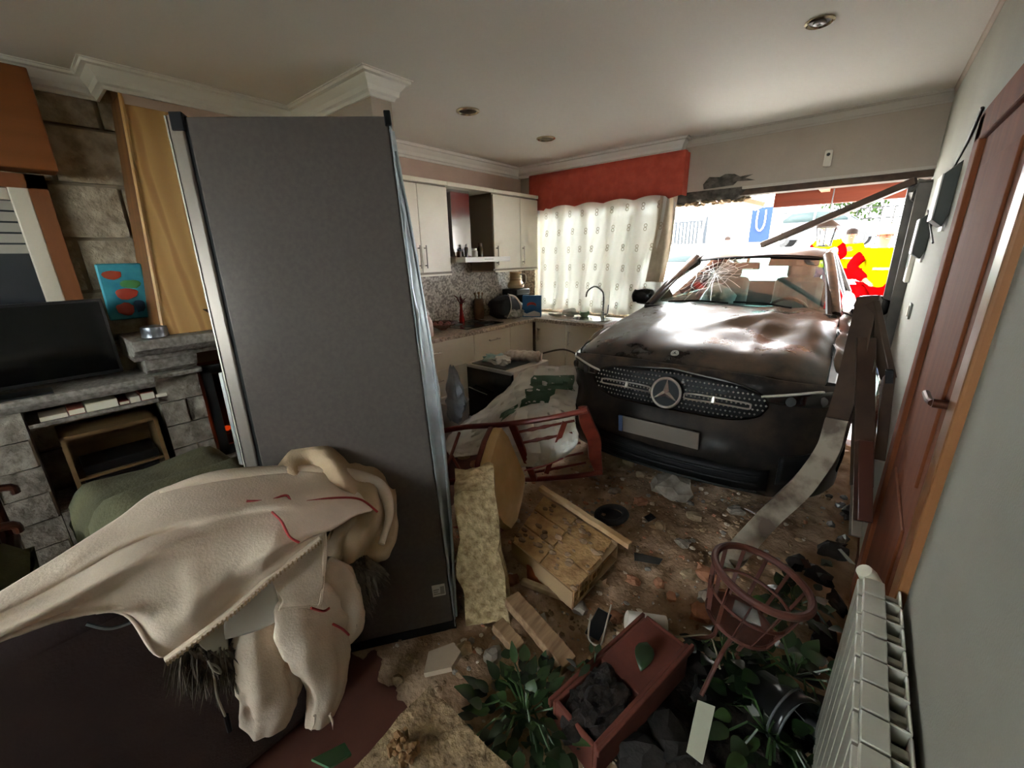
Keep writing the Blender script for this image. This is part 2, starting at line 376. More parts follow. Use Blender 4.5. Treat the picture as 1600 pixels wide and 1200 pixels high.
# motion sensor
p = at(1294, 248, y=YB); t = thing('motion_sensor', 'white alarm motion sensor on the taupe wall above the hole', 'sensor', (p.x, YB, p.z - .06))
MB().box((p.x, YB - .02, p.z), (.05, .04, .12)).build('housing', mat('sensor_white', (214, 206, 192), rough=.5), t, bevel=.01)
MB().lathe([(.012, 0), (.010, .006), (.001, .008)], 14, rotm(90, 0, 0), (p.x, YB - .04, p.z + .025)).build('lens', mat('black_plastic', (18, 18, 19), rough=.4), t)

# loudspeakers on the right wall with their cable, switch plates
def speaker(pxl, pxr, pyt, pyb, label, wid=.2):
    """wall box whose near face spans the pixels pxl (front) to pxr (wall side)"""
    pm = (pyt + pyb) / 2; kr = ray(pxr, pm); kl = ray(pxl, pm); y = XR * kr.y / kr.x; dep = XR - kl.x / kl.y * y
    z1 = at(pxl, pyt, y=y).z; z0 = at(pxl, pyb, y=y).z
    t = thing('wall_speaker', label, 'speaker', (XR, y, z0), 'wall speakers')
    MB().prism([(XR, z1 + .05), (XR - dep, z1), (XR - dep, z0 + .03), (XR - dep * .3, z0), (XR, z0 + .05)], 1, y, y + wid).build('cabinet', mat('speaker_grey', (62, 64, 60), (70, 72, 66), rough=.7), t, bevel=.003)
    MB().bb((XR - dep - .006, y, z0 + .03), (XR - dep, y + wid, z1)).build('front_cover', mat('speaker_pale', (200, 198, 188), rough=.5), t, bevel=.002)
    MB().bb((XR - .01, y + .03, z0 - .02), (XR, y + wid - .03, z0 + .06)).build('wall_plate', mat('speaker_pale', (200, 198, 188)), t)
    return (XR - .02, y + .02, z1)
s1 = speaker(1465, 1489, 272, 354, 'dark grey wall speaker nearer the brown door, cable at its top')
s2 = speaker(1431, 1451, 342, 405, 'dark grey wall speaker beside the smashed opening')
cb = [at(1535, 168, x=XR - .006), at(1515, 215, x=XR - .006), at(1490, 262, x=XR - .006), Vector((XR - .02, s1[1] + .05, s1[2]))]
tag(MB().tube(curve(cb, 6), .006, 6).build('speaker_cable', mat('dark_cable', (52, 48, 44), rough=.6)), 'thin dark cable running down the right wall to the speaker', 'cable')
cb = [Vector((XR - .02, s1[1] + .1, s1[2] - .3)), at(1450, 330, x=XR - .01), Vector((XR - .02, s2[1], s2[2]))]
tag(MB().tube(curve(cb, 6), .005, 6).build('speaker_cable', MATS['dark_cable']), 'thin dark cable hanging between the two wall speakers', 'cable')
p = at(1424, 414, x=XR - .01); t = thing('wall_control_panel', 'pale control panel below the wall speaker', 'control panel', (XR, p.y, p.z - .12))
MB().bb((XR - .03, p.y - .05, p.z - .12), (XR, p.y + .12, p.z + .12)).build('housing', MATS['sensor_white'], t, bevel=.006)
MB().bb((XR - .033, p.y - .03, p.z - .02), (XR - .03, p.y + .1, p.z + .08)).build('display', mat('dull_screen', (120, 124, 118), rough=.3), t)
p = at(1420, 486, x=XR - .01); t = thing('light_switch', 'square pale light switch on the right wall', 'switch', (XR, p.y, p.z - .04))
MB().bb((XR - .012, p.y - .045, p.z - .045), (XR, p.y + .045, p.z + .045)).build('plate', mat('switch_grey', (150, 148, 138), rough=.5), t, bevel=.003)
MB().bb((XR - .018, p.y - .025, p.z - .03), (XR - .012, p.y + .025, p.z + .03)).build('rocker', MATS['sensor_white'], t, bevel=.002)

# radiator: aluminium sections in a row
t = thing('radiator', 'white sectional aluminium radiator along the right wall', 'radiator', (.185, .75, .1))
M_rad = mat('radiator_enamel', (176, 173, 160), (166, 163, 150), rough=.35, scale=8)
b = MB(); PW = .078
b.bb((.150, 0, .12), (.222, PW * .96, .735)); b.bb((.138, .006, .16), (.15, PW - .012, .70)); b.bb((.222, .006, .14), (.232, PW - .012, .72))
secs = []
for i in range(15):
    y = 1.385 - PW * (i + 1)
    m_ = MB()
    m_.bb((.146, y + .003, .73), (.193, y + PW - .003, .748)); m_.bb((.135, y + .004, .12), (.150, y + PW - .004, .735))
    m_.bb((.150, y + .03, .12), (.225, y + .05, .73)); m_.bb((.222, y + .003, .12), (.228, y + PW - .003, .742)); m_.bb((.19, y + .002, .70), (.226, y + .008, .742))
    m_.build('section', M_rad, t, bevel=.003)
MB().cyl((.185, .2, .16), (.185, 1.385, .16), .018).cyl((.185, .2, .69), (.185, 1.385, .69), .018).build('manifold', M_rad, t)
MB().cyl((.185, 1.385, .69), (.185, 1.42, .69), .014).lathe([(.012, 0), (.02, .01), (.024, .05), (.02, .075), (.001, .08)], 16, rotm(0, -35, 0) @ rotm(20, 0, 0), (.185, 1.42, .70)).build('valve', mat('valve_white', (214, 206, 186), rough=.4), t)
# ================================================================ KITCHEN
M_cab = mat('cream_laminate', (240, 233, 216), (235, 227, 210), rough=.45, scale=3)
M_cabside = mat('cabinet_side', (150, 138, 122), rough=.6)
M_steel = mat('brushed_steel', (190, 190, 190), rough=.3, metal=1)
M_chrome = mat('chrome', (225, 228, 230), rough=.1, metal=1)
M_handle = mat('satin_handle', (176, 168, 156), rough=.35, metal=.9)
M_black = mat('black_plastic', (18, 18, 19), rough=.4)
M_white = mat('white_enamel', (232, 230, 224), rough=.35)
UX = -3.13
def uy(px, py=350): return at(px, py, x=UX).y
uys = [uy(622), uy(654), uy(699)]
def bar(b, p, q, out):
    """a bar handle from p to q standing off along out"""
    p = Vector(p); q = Vector(q); out = Vector(out); e = (q - p) * .12
    b.cyl(p + out, q + out, .006, n=8); b.cyl(p + e, p + e + out, .005, n=8); b.cyl(q - e, q - e + out, .005, n=8)
def wall_unit(y0, y1, doors, label):
    t = thing('wall_cabinet', label, 'cabinet', (UX - .18, (y0 + y1) / 2, 1.5), 'cream wall cabinets')
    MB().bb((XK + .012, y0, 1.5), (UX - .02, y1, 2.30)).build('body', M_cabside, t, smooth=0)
    for a, b_, hside in doors:
        d = MB().bb((UX - .02, a + .002, 1.52), (UX, b_ - .002, 2.27)).build('door', M_cab, t, smooth=0, bevel=.003)
        hy = a + .035 if hside < 0 else b_ - .035
        h = MB(); bar(h, (UX, hy, 1.56), (UX, hy, 1.76), (.03, 0, 0)); h.build('handle', M_handle, d)
    MB().bb((XK + .012, y0, 1.485), (UX + .006, y1, 1.5)).build('light_rail', M_cab, t, smooth=0)
    MB().bb((XK + .012, y0, 2.285), (UX + .012, y1, 2.32)).build('top_moulding', M_cab, t, smooth=0, bevel=.004)
    return t
yA, yB_, yC, yD, yE, yF = uy(600), uy(655), uy(701), uy(771), uy(813), uy(840)
wall_unit(yA, yC, [(yA, yB_, 1), (yB_, yC, -1)], 'cream two door wall cabinet beside the silver extractor, next to the fridge')
wall_unit(yD, yF, [(yD, yE, -1), (yE, yF, -1)], 'cream two door wall cabinet in the corner beside the red pelmet')
# extractor between the cabinets
t = thing('extractor_hood', 'silver chimney extractor with white pull-out front between the wall cabinets', 'extractor hood', (XK + .2, (yC + yD) / 2, 1.6))
MB().bb((XK + .012, yC + .14, 1.66), (XK + .26, yC + .40, 2.30)).build('chimney', mat('mirror_steel', (200, 196, 196), rough=.14, metal=1), t, smooth=0, bevel=.004)
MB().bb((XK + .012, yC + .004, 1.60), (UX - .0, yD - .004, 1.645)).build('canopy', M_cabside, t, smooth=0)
MB().bb((UX + .0, yC + .06, 1.60), (UX + .14, yD + .10, 1.65)).build('pull_out_front', M_white, t, smooth=0, bevel=.004)
MB().bb((UX + .141, yC + .33, 1.622), (UX + .142, yC + .46, 1.63)).build('badge_plate', M_handle, t, smooth=0)
MB().bb((XK + .012, yC + .002, 2.285), (UX + .012, yD - .002, 2.32)).build('top_moulding', M_cab, t, smooth=0)
# small jars standing on the extractor
def jar(name, p, r, h, m, lid, label, cat, group=None):
    t = thing(name, label, cat, p, group)
    MB().lathe([(r, 0), (r * 1.02, .01), (r, h * .8), (r * .6, h)], 16, c=p).build('glass', m, t)
    MB().lathe([(r * .72, h * .92), (r * .72, h * 1.2), (.001, h * 1.21)], 14, c=p).build('lid', lid, t)
M_spice = mat('spice_brown', (120, 78, 44), (84, 52, 30), rough=.3, scale=30); M_oil = mat('dark_bottle', (36, 30, 26), rough=.15); M_tin = mat('tin_white', (214, 208, 196), rough=.3)
jar('spice_jar', at(722, 400, x=UX - .05) * 1, .028, .07, M_spice, M_black, 'small brown spice jar with dark lid on the extractor', 'jar')
jar('oil_bottle', Vector((UX - .06, yC + .27, 1.645)), .022, .11, M_oil, M_tin, 'dark slim bottle on the extractor shelf', 'bottle')
jar('white_canister', Vector((UX - .03, yC + .36, 1.645)), .034, .075, M_tin, M_steel, 'small white canister standing on the extractor', 'canister')
jar('tumbler', Vector((UX - .08, yC + .50, 1.645)), .03, .12, mat('olive_glass', (92, 80, 56), rough=.15), M_spice, 'tall olive glass jar on the extractor beside the right cabinet', 'jar')
bpy.data.objects['spice_jar'].location = (UX - .06, yC + .17, 1.645)

# base cabinets and worktop
CT = .955; FX = -2.90; FYB = 3.86
M_top = mat('granite_worktop', (196, 178, 156), (136, 118, 104), rough=.3, scale=70, kind='voronoi', lo=.3, hi=.8)
def cy(px, py=540): return at(px, py, x=FX).y
y1, y2, y3 = cy(741, 540), cy(797, 520), 3.84
def base_unit(a, b_, fronts, label, axis='y'):
    if axis == 'y':
        t = thing('base_cabinet', label, 'cabinet', (FX - .28, (a + b_) / 2, 0), 'cream base cabinets')
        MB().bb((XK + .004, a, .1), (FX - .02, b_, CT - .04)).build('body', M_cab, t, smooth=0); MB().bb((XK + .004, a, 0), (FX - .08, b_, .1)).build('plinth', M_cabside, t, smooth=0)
        for z0, z1, hor in fronts:
            d = MB().bb((FX - .02, a + .003, z0), (FX, b_ - .003, z1)).build('drawer' if hor else 'door', M_cab, t, smooth=0, bevel=.002); h = MB()
            if hor: bar(h, (FX, (a + b_) / 2 - .08, z1 - .09), (FX, (a + b_) / 2 + .08, z1 - .09), (.03, 0, 0)); h.build('handle', M_handle, d)
    else:
        t = thing('base_cabinet', label, 'cabinet', ((a + b_) / 2, FYB + .28, 0), 'cream base cabinets')
        MB().bb((a, FYB + .02, .1), (b_, YB, CT - .04)).build('body', M_cab, t, smooth=0); MB().bb((a, FYB + .08, 0), (b_, YB, .1)).build('plinth', M_cabside, t, smooth=0)
        for z0, z1, hor in fronts:
            d = MB().bb((a + .003, FYB, z0), (b_ - .003, FYB + .02, z1)).build('door', M_cab, t, smooth=0, bevel=.002); h = MB()
            bar(h, (a + .05, FYB, z1 - .22), (a + .05, FYB, z1 - .06), (0, -.03, 0)); h.build('handle', M_handle, d)
base_unit(1.80, y1, [(.10, .38, 1), (.385, .64, 1), (.645, CT - .045, 1)], 'cream base cabinet of three drawers under the red glass bowl')
base_unit(y1 + .002, y2, [(.10, .50, 1), (.505, CT - .045, 1)], 'cream base cabinet of two deep drawers under the dark hob')
base_unit(y2 + .002, y3, [(.10, CT - .045, 0)], 'plain cream corner base cabinet under the handbag')
base_unit(-2.88, -2.46, [(.10, CT - .045, 1)], 'cream base cabinet below the window beside the kitchen corner', 'x')
base_unit(-2.458, -2.0, [(.10, CT - .045, 1)], 'cream base cabinet under the steel sink', 'x')
b = MB().prism([(XK + .001, 1.77), (FX + .03, 1.77), (FX + .03, FYB - .03), (-1.98, FYB - .03), (-1.98, YB - .001), (XK + .001, YB - .001)], 2, CT - .04, CT)
tag(b.build('worktop', M_top, smooth=0, bevel=.006), 'speckled granite worktop running round the kitchen corner', 'worktop')
# hob
t = thing('hob', 'black glass hob set in the granite worktop', 'hob', (-3.2, (y1 + y2) / 2, CT))
hy0, hy1 = y1 - .02, y2 - .02
MB().bb((-3.42, hy0, CT), (-2.97, hy1, CT + .006)).build('glass', mat('hob_glass', (26, 24, 24), rough=.12), t, bevel=.002)
for dx, dy, r in ((-.1, -.14, .085), (-.1, .14, .07), (.1, -.14, .07), (.1, .14, .09)):
    MB().lathe([(r, 0), (r, .0012), (r * .95, .0012), (r * .95, 0)], 28, c=(-3.2 + dx, (hy0 + hy1) / 2 + dy, CT + .006)).build('ring', mat('hob_ring', (90, 88, 86), rough=.3), t)
# sink with mixer
sx, sy = -2.27, 4.08
t = thing('sink', 'steel kitchen sink with drainer under the window', 'sink', (sx, sy, CT))
b = MB(); b.bb((sx - .38, sy - .19, CT), (sx - .02, sy - .17, CT + .008))
for (a0, a1, c0, c1) in ((sx - .26, sx + .27, sy - .2, sy - .165), (sx - .26, sx + .27, sy + .165, sy + .2), (sx - .26, sx - .22, sy - .165, sy + .165), (sx + .23, sx + .27, sy - .165, sy + .165)):
    b.bb((a0, c0, CT), (a1, c1, CT + .008))
b.build('rim', M_steel, t, smooth=0, bevel=.003)
MB().lathe([(.16, .007), (.155, .002), (.02, .001)], 24, sx=1.35, c=(sx, sy, CT)).build('bowl', mat('sink_shadow', (120, 122, 124), rough=.25, metal=1), t)
t = thing('kitchen_tap', 'chrome gooseneck tap standing behind the sink', 'tap', (-2.20, 4.22, CT))
p = Vector((-2.20, 4.22, CT))
MB().lathe([(.03, 0), (.03, .01), (.022, .03), (.02, .08), (.016, .085)], 20, c=p).build('base', M_chrome, t)
MB().tube(curve([p + V(0, 0, .07), p + V(0, 0, .24), p + V(-.02, -.01, .31), p + V(-.09, -.04, .355), p + V(-.16, -.07, .31), p + V(-.18, -.075, .24)], 8), .011, 12).build('spout', M_chrome, t)
MB().cyl(p + V(.02, 0, .05), p + V(.06, -.01, .06), .012).cyl(p + V(.06, -.01, .06), p + V(.07, -.01, .16), .006, n=8).build('lever', M_chrome, t)

# window behind the curtain
M_frame = mat('window_frame_white', (232, 232, 230), rough=.5)
wn = MB()
x0, x1, z0, z1 = -3.28, -1.66, .98, 2.2
for a, c in (((x0, z0), (x0 + .06, z1)), ((x1 - .06, z0), (x1, z1)), ((x0, z0), (x1, z0 + .06)), ((x0, z1 - .06), (x1, z1))): wn.bb((a[0], YB + .05, a[1]), (c[0], YB + .12, c[1]))
wn = struct(wn.build('window_1', M_frame, smooth=0))
for i in range(1, 5):
    x = x0 + (x1 - x0) * i / 5; MB().bb((x - .03, YB + .05, z0 + .06), (x + .03, YB + .12, z1 - .06)).build('mullion', M_frame, wn, smooth=0)
for i in range(5):
    xa = x0 + (x1 - x0) * i / 5; MB().bb((xa + .03, YB + .08, z0 + .06), (xa + (x1 - x0) / 5 - .03, YB + .086, z1 - .06)).build('pane', glass_mat('clear_glass', (245, 250, 250), .08), wn, smooth=0)
MB().bb((XK + .012, YB - .03, .975), (-1.9, YB + .05, .995)).build('window_sill', M_top, wn, smooth=0)

# red pelmet with a wavy lower edge
t = thing('pelmet', 'terracotta red fabric pelmet with a scalloped edge over the window', 'pelmet', (-2.4, YB - .1, 2.15))
M_red = mat('terracotta_fabric', (196, 84, 64), (180, 70, 52), rough=.9, scale=12, bump=.08, bscale=200)
VY = YB - .13; vx0, vx1 = at(827, 300, y=VY).x, at(1069, 260, y=VY).x; n = 60
def scal(x):
    u = (x - vx0) / (vx1 - vx0); return 2.165 + .028 * abs(math.sin(u * math.pi * 5.2 + .5)) - (.03 if u < .12 else 0) - (.02 if u > .93 else 0)
rows = []
for j in range(7):
    r = []
    for i in range(n + 1):
        x = vx0 + (vx1 - vx0) * i / n; zt = 2.545; zb = scal(x); z = zt + (zb - zt) * j / 6; r.append(Vector((x, VY - .006 * math.sin(x * 30) * j / 6, z)))
    rows.append(r)
MB().grid(rows).build('front', M_red, t, smooth=180, solid=.006)
MB().bb((vx1 - .006, VY, 2.17), (vx1 + .004, YB - .002, 2.54)).build('side_return', M_red, t, smooth=0)
MB().bb((vx0, VY + .003, 2.53), (vx1, YB - .06, 2.55)).build('board', M_red, t, smooth=0)
# sheer curtain, blown askew
M_sheer = sheer_mat('sheer_cotton', (238, 232, 220), .015)
t = thing('sheer_curtain', 'sheer cream curtain with embroidered dots blown askew over the window', 'curtain', (-2.4, YB - .08, .98))
def cpt(u, v):
    """u along the top, v down"""
    xt = vx0 + .10 + (vx1 - vx0 - .16) * u; xb = -3.18 + 1.52 * u; x = xt + (xb - xt) * v ** 1.2
    z = 2.24 + (1.0 - 2.24) * v + .03 * nz((u * 4, v * 2, 0), 1, 3)
    am = .018 + .022 * v
    y = YB - .06 + am * math.sin(u * 46 + 2.5 * v + 2 * nz((u * 3, v, 0), 1.5, 7)) + .03 * nz((u * 5, v * 3, 0), 1, 9) - .08 * v * (1 - abs(2 * u - 1) ** 2) * .6
    return Vector((x, min(y, YB + .02), z))
nu, nv = 150, 30
MB().grid([[cpt(i / nu, j / nv) for i in range(nu + 1)] for j in range(nv + 1)]).build('cloth', M_sheer, t, smooth=180)
b = MB(); rg = random.Random(8)
for i in range(9):
    for j in range(6):
        u = (i + .5 + .3 * (j % 2)) / 9.4; v = (j + .6) / 6.2
        for k in range(2):
            p = cpt(u, min(.99, v + k * .028)); q = [p + V(.016 * math.cos(a), -.012, .016 * math.sin(a)) for a in [2 * math.pi * s / 8 for s in range(8)]]
            b.tube(q, .0035, 4, closed=True)
o = b.build('embroidery', mat('embroidery_beige', (190, 176, 148), rough=.9), t); o['kind'] = 'stuff'
# drawn-back edge of thick beige side curtain at the broken end
b = MB(); top = at(1043, 305, y=YB - .03); bt = at(1022, 440, y=YB - .05)
rows = []
for j in range(15):
    v = j / 14; c = top.lerp(bt, v); rows.append([c + V(.09 * math.cos(a) * (1 + .3 * math.sin(3 * v + a)), .05 * math.sin(a * 1) - .02 * math.sin(5 * a), 0) for a in [2 * math.pi * s / 22 for s in range(22)]])
b.grid(rows, closed=True)
tag(b.build('side_curtain', mat('beige_curtain', (224, 208, 182), (200, 182, 154), rough=.95, scale=8), smooth=60), 'bunched beige side curtain hanging at the torn edge of the window', 'curtain')

# ---------------- things on the worktop
def box_thing(name, c, s, m, label, cat, rz=0):
    return tag(MB().box(c, s, rotm(0, 0, rz)).build(name, m, bevel=.004), label, cat)
t = thing('cereal_box', 'bright blue printed packet standing on the worktop corner', 'packet', (-2.98, 3.93, CT), world=False, rz=R_(28)); t.location = (-2.98, 3.93, CT)
MB().bb((-.11, -.03, 0), (.11, .03, .25)).build('carton', mat('packet_blue', (54, 112, 168), (64, 124, 178), rough=.4), t, bevel=.003)
b = MB()
for k in range(5): b.tube([V(.055 * math.cos(a), -.0315, .12 - .015 * k + .03 * math.sin(a) + .02 * k) for a in [math.pi * (.1 + .8 * s / 8) for s in range(9)]], .005, 5)
b.build('printed_swirl', mat('packet_red', (190, 74, 66), rough=.4), t)
MB().prism([(-.1, .01), (.1, .01), (.1, .05), (.03, .075), (-.06, .04), (-.1, .06)], 1, -.0312, -.0302).build('printed_band', mat('packet_white', (226, 226, 222), rough=.4), t)
# coffee machine : dark body and a pale ribbed pot on top
p = Vector((-3.32, 4.05, CT)); t = thing('coffee_machine', 'black coffee machine in the kitchen corner', 'coffee machine', p)
MB().bb(p + V(-.11, -.12, 0), p + V(.11, .12, .05)).build('base', M_black, t, bevel=.01)
MB().bb(p + V(-.11, .0, .05), p + V(.11, .12, .26)).build('column', M_black, t, bevel=.01)
MB().bb(p + V(-.12, -.13, .24), p + V(.12, .13, .31)).build('head', M_black, t, bevel=.012)
MB().lathe([(.05, 0), (.065, .03), (.06, .1), (.045, .13)], 18, c=p + V(0, -.05, .052)).build('jug', glass_mat('jug_glass', (150, 150, 150), .2), t)
p = Vector((-3.32, 4.05, CT + .31)); t = thing('ceramic_jug', 'peach and cream ribbed ceramic jug on the coffee machine', 'jug', p)
MB().lathe([(.06, 0), (.1, .015), (.105, .05), (.075, .09), (.07, .1), (.075, .115), (.068, .13), (.072, .15), (.068, .165), (.075, .19), (.07, .2)], 24, c=p).build('body', mat('peach_ceramic', (222, 176, 136), (232, 206, 170), rough=.35, scale=4), t)
MB().tube(curve([p + V(.07, 0, .17), p + V(.15, 0, .17), p + V(.155, 0, .08), p + V(.1, 0, .05)], 6), .008, 8).build('handle', M_tin, t)
# handbag of white and black cloth
p = Vector((-3.2, 3.70, CT)); t = thing('handbag', 'black handbag with pale straps slumped on the worktop', 'handbag', p)
MB().rock(p + V(0, 0, .12), (.15, .2, .13), 3, .25, 4, boxy=.35, fine=.05).build('body', mat('bag_black', (34, 32, 32), (52, 50, 50), rough=.7, scale=10), t, smooth=60)
for s in (-1, 1):
    MB().tube(curve([p + V(.13, .1 * s - .02, .02), p + V(.165, .09 * s, .13), p + V(.12, .05 * s, .24), p + V(.05, .0, .27)], 7), .018, 8, flat=.35).build('strap', mat('strap_cream', (206, 194, 176), rough=.8), t)
MB().rock(p + V(.13, .03, .06), (.05, .16, .055), 3, .6, 9, fine=.2).build('scarf', mat('scarf_grey', (186, 178, 166), (112, 110, 104), rough=.95, scale=30), t, smooth=60)
p = Vector((-3.22, 3.90, CT)); tag(MB().rock(p + V(.05, .0, .08), (.1, .1, .09), 3, .5, 13, fine=.25).build('plastic_bag', mat('clear_plastic_bag', (206, 212, 214), (166, 176, 178), rough=.25, scale=12), smooth=40), 'crumpled clear plastic bag beside the blue packet', 'plastic bag')
p = Vector((-3.42, 3.48, CT)); t = thing('utensil_jar', 'brown wooden utensil holder against the splashback', 'utensil holder', p)
MB().lathe([(.055, 0), (.062, .05), (.06, .17), (.048, .21), (.05, .23)], 20, c=p).build('pot', mat('brown_wood_pot', (128, 92, 62), (96, 66, 44), rough=.6, scale=14), t)
for k, (dx, dy) in enumerate(((.02, .01), (-.015, .02), (.0, -.025))): MB().tube([p + V(dx, dy, .1), p + V(dx * 2, dy * 2, .27), p + V(dx * 2.4, dy * 2.2, .3)], [.006, .007, .018], 8, flat=.5).build('spoon', mat('spoon_wood', (150, 108, 66), rough=.6), t)
p = Vector((-3.4, 3.18, CT)); t = thing('red_vase', 'slim red glass vase with a dried red flower', 'vase', p)
MB().lathe([(.03, 0), (.034, .02), (.022, .09), (.013, .18), (.02, .2)], 18, c=p).build('vase', mat('red_glass', (150, 26, 22), rough=.12), t)
for k in range(9):
    a = k * 2.4; q = p + V(0, 0, .19); e = q + V(.09 * math.cos(a), .09 * math.sin(a), .03 + .1 * ((k * 37) % 10) / 10)
    MB().tube([q, q.lerp(e, .5) + V(0, 0, .02), e], [.006, .012, .002], 6, flat=.4).build('petal', mat('dried_red', (112, 30, 26), (70, 24, 22), rough=.8, scale=30), t)
p = Vector((-3.2, 2.72, CT)); t = thing('glass_bowl', 'wide shallow red glass bowl on the worktop', 'bowl', p)
MB().lathe([(.04, 0), (.05, .012), (.13, .05), (.17, .065), (.165, .07), (.12, .056), (.04, .02), (.001, .016)], 30, c=p).build('bowl', glass_mat('red_bowl_glass', (190, 70, 70), .25), t)
for k in range(5): MB().rock(p + V(.07 * math.cos(k * 1.3), .07 * math.sin(k * 1.3), .055), (.03, .025, .022), 1, .3, k).build('wrapped_sweet', mat('sweet_red', (196, 120, 112), rough=.3), t)
p = Vector((-3.02, 2.40, CT)); t = thing('spray_bottle', 'pale pink squeeze bottle on the worktop edge', 'bottle', p)
MB().lathe([(.04, 0), (.044, .02), (.042, .12), (.03, .16), (.016, .18), (.016, .2)], 20, c=p).build('bottle', mat('pink_plastic', (226, 200, 190), rough=.35), t)
MB().lathe([(.018, .2), (.018, .22), (.008, .225), (.006, .25)], 14, c=p).build('cap', M_white, t)
p = Vector((-3.3, 2.50, CT)); t = thing('oil_bottle', 'tall oil bottle with chrome pourer against the splashback', 'bottle', p)
MB().lathe([(.034, 0), (.036, .16), (.014, .22), (.013, .27)], 20, c=p).build('bottle', glass_mat('oil_glass', (150, 140, 80), .2), t)
MB().lathe([(.015, .27), (.012, .3), (.004, .33)], 12, c=p).build('pourer', M_chrome, t)
p = at(745, 447, x=XK + .012); t = thing('wall_socket', 'white double power socket on the granite splashback', 'socket', (XK + .012, p.y + .55, 1.17))
c = Vector((XK + .012, p.y + .55, 1.2))
MB().bb(c + V(0, -.07, -.04), c + V(.012, .07, .04)).build('plate', M_white, t, bevel=.003)
for s in (-1, 1): MB().lathe([(.024, 0), (.022, .003), (.001, .002)], 16, rotm(0, 90, 0), c + V(.012, .035 * s, 0)).build('outlet', MATS['switch_grey'], t)
# washing-up things on the back worktop
tag(MB().rock((-2.62, 4.2, CT + .04), (.1, .07, .045), 3, .5, 21, fine=.2).build('dish_cloth', mat('cloth_white', (214, 212, 204), (180, 184, 176), rough=.9, scale=14), smooth=60), 'crumpled white dish cloth beside the sink', 'cloth')
tag(MB().lathe([(.035, 0), (.055, .03), (.058, .06), (.053, .06), (.03, .01)], 20, c=(-2.45, 4.24, CT)).build('green_cup', mat('green_plastic', (116, 150, 108), rough=.4)), 'small green plastic bowl by the window sill', 'bowl')
t = thing('plate_stack', 'white plates lying on the worktop below the window', 'plate', (-2.78, 4.16, CT))
for k in range(3): MB().lathe([(.05, 0), (.1, .012), (.105, .016), (.05, .006), (.001, .006)], 26, c=(-2.78, 4.16, CT + .008 * k)).build('plate', M_white, t)

# ---------------- the oven pushed out of its place
ox0, ox1, oy0, oy1 = -2.80, -2.24, 2.66, 3.22
t = thing('oven', 'white built-in oven with black glass door torn out onto the floor', 'oven', ((ox0 + ox1) / 2, (oy0 + oy1) / 2, .09))
MB().bb((ox0, oy0 + .02, .09), (ox1, oy1, .67)).build('body', mat('oven_white', (214, 208, 196), (198, 190, 178), rough=.4, scale=5), t, bevel=.006)
MB().bb((ox0 - .01, oy0 - .012, .06), (ox1 + .01, oy0 + .02, .13)).build('lower_trim', M_steel, t, bevel=.003)
d = MB().bb((ox0, oy0 - .012, .14), (ox1, oy0 + .018, .66)).build('door', mat('oven_glass', (20, 20, 20), rough=.15), t, bevel=.003)
h = MB(); bar(h, (ox0 + .06, oy0 - .012, .46), (ox1 - .26, oy0 - .012, .43), (0, -.04, 0)); h.build('handle', M_chrome, d)
MB().bb((ox0, oy0 - .014, .645), (ox1, oy0 + .02, .672)).build('control_strip', M_steel, t, bevel=.002)
MB().bb((ox0 + .03, oy0 + .03, .67), (ox1 - .1, oy1 - .04, .678)).build('top_plate', mat('oven_top_dark', (70, 70, 68), rough=.4), t)
p = Vector((-2.36, 3.02, .678)); b = MB()
pts = curve([p + V(-.22, -.06, .05), p + V(-.05, -.0, .055), p + V(.12, .08, .05)], 10); b.tube(pts, [.03 + .03 * min(1, i / 4) + .006 * math.sin(i * 1.9) - (.015 if i > len(pts) - 3 else 0) for i in range(len(pts))], 14, flat=.85)
tag(b.build('rolled_towel', mat('towel_beige', (206, 192, 176), (176, 160, 142), rough=1, scale=30, bump=.3), smooth=60), 'rolled beige towel lying on top of the oven', 'towel')
tag(MB().rock((-2.58, 2.84, .71), (.13, .1, .04), 3, .7, 31, fine=.3).build('dish_cloth', mat('teal_cloth', (90, 140, 140), (190, 186, 176), rough=.95, scale=6), smooth=60), 'crumpled teal and white cloth on the oven', 'cloth')
tag(MB().rock((-2.46, 2.80, .72), (.07, .06, .045), 3, .7, 37, fine=.3).build('dish_cloth', mat('cream_cloth', (204, 194, 178), rough=.95), smooth=60), 'knotted cream cloth at the front edge of the oven', 'cloth')
# bag hanging by the drawers, red bag at its foot
pt = at(705, 572, y=2.2); pb = at(713, 658, y=2.2); b = MB(); rows = []
for j in range(26):
    v = j / 25; c = pt.lerp(pb, v) + V(.02 * math.sin(4 * v), 0, 0); r = .018 + .075 * min(1, v * 2.2) ** .8 - .04 * max(0, v - .85) * 6
    rows.append([c + V(r * math.cos(a) * (1 + .5 * nz((2 * math.cos(a), 2 * math.sin(a), v * 5), 1, 3) + .2 * nz((5 * math.cos(a), 5 * math.sin(a), v * 12), 1, 6)), r * .6 * math.sin(a) * (1 + .4 * nz((2 * math.cos(a), 2 * math.sin(a), v * 5), 1, 8)), .012 * math.sin(3 * a)) for a in [2 * math.pi * s / 30 for s in range(30)]])
b.grid(rows, closed=True)
tag(b.build('carrier_bag', mat('grey_plastic_bag', (150, 158, 164), (104, 112, 120), rough=.35, scale=7), smooth=50), 'blue grey plastic carrier bag slumped beside the drawers', 'plastic bag')
tag(MB().rock(at(720, 660, y=2.35), (.06, .06, .075), 3, .4, 41, fine=.15).build('red_bag', mat('red_bag_plastic', (178, 52, 40), rough=.4), smooth=50), 'small crumpled red plastic bag on the floor by the oven', 'plastic bag')
t = thing('waste_bin', 'white plastic bin behind the carrier bag', 'bin', (-2.62, 2.28, 0))
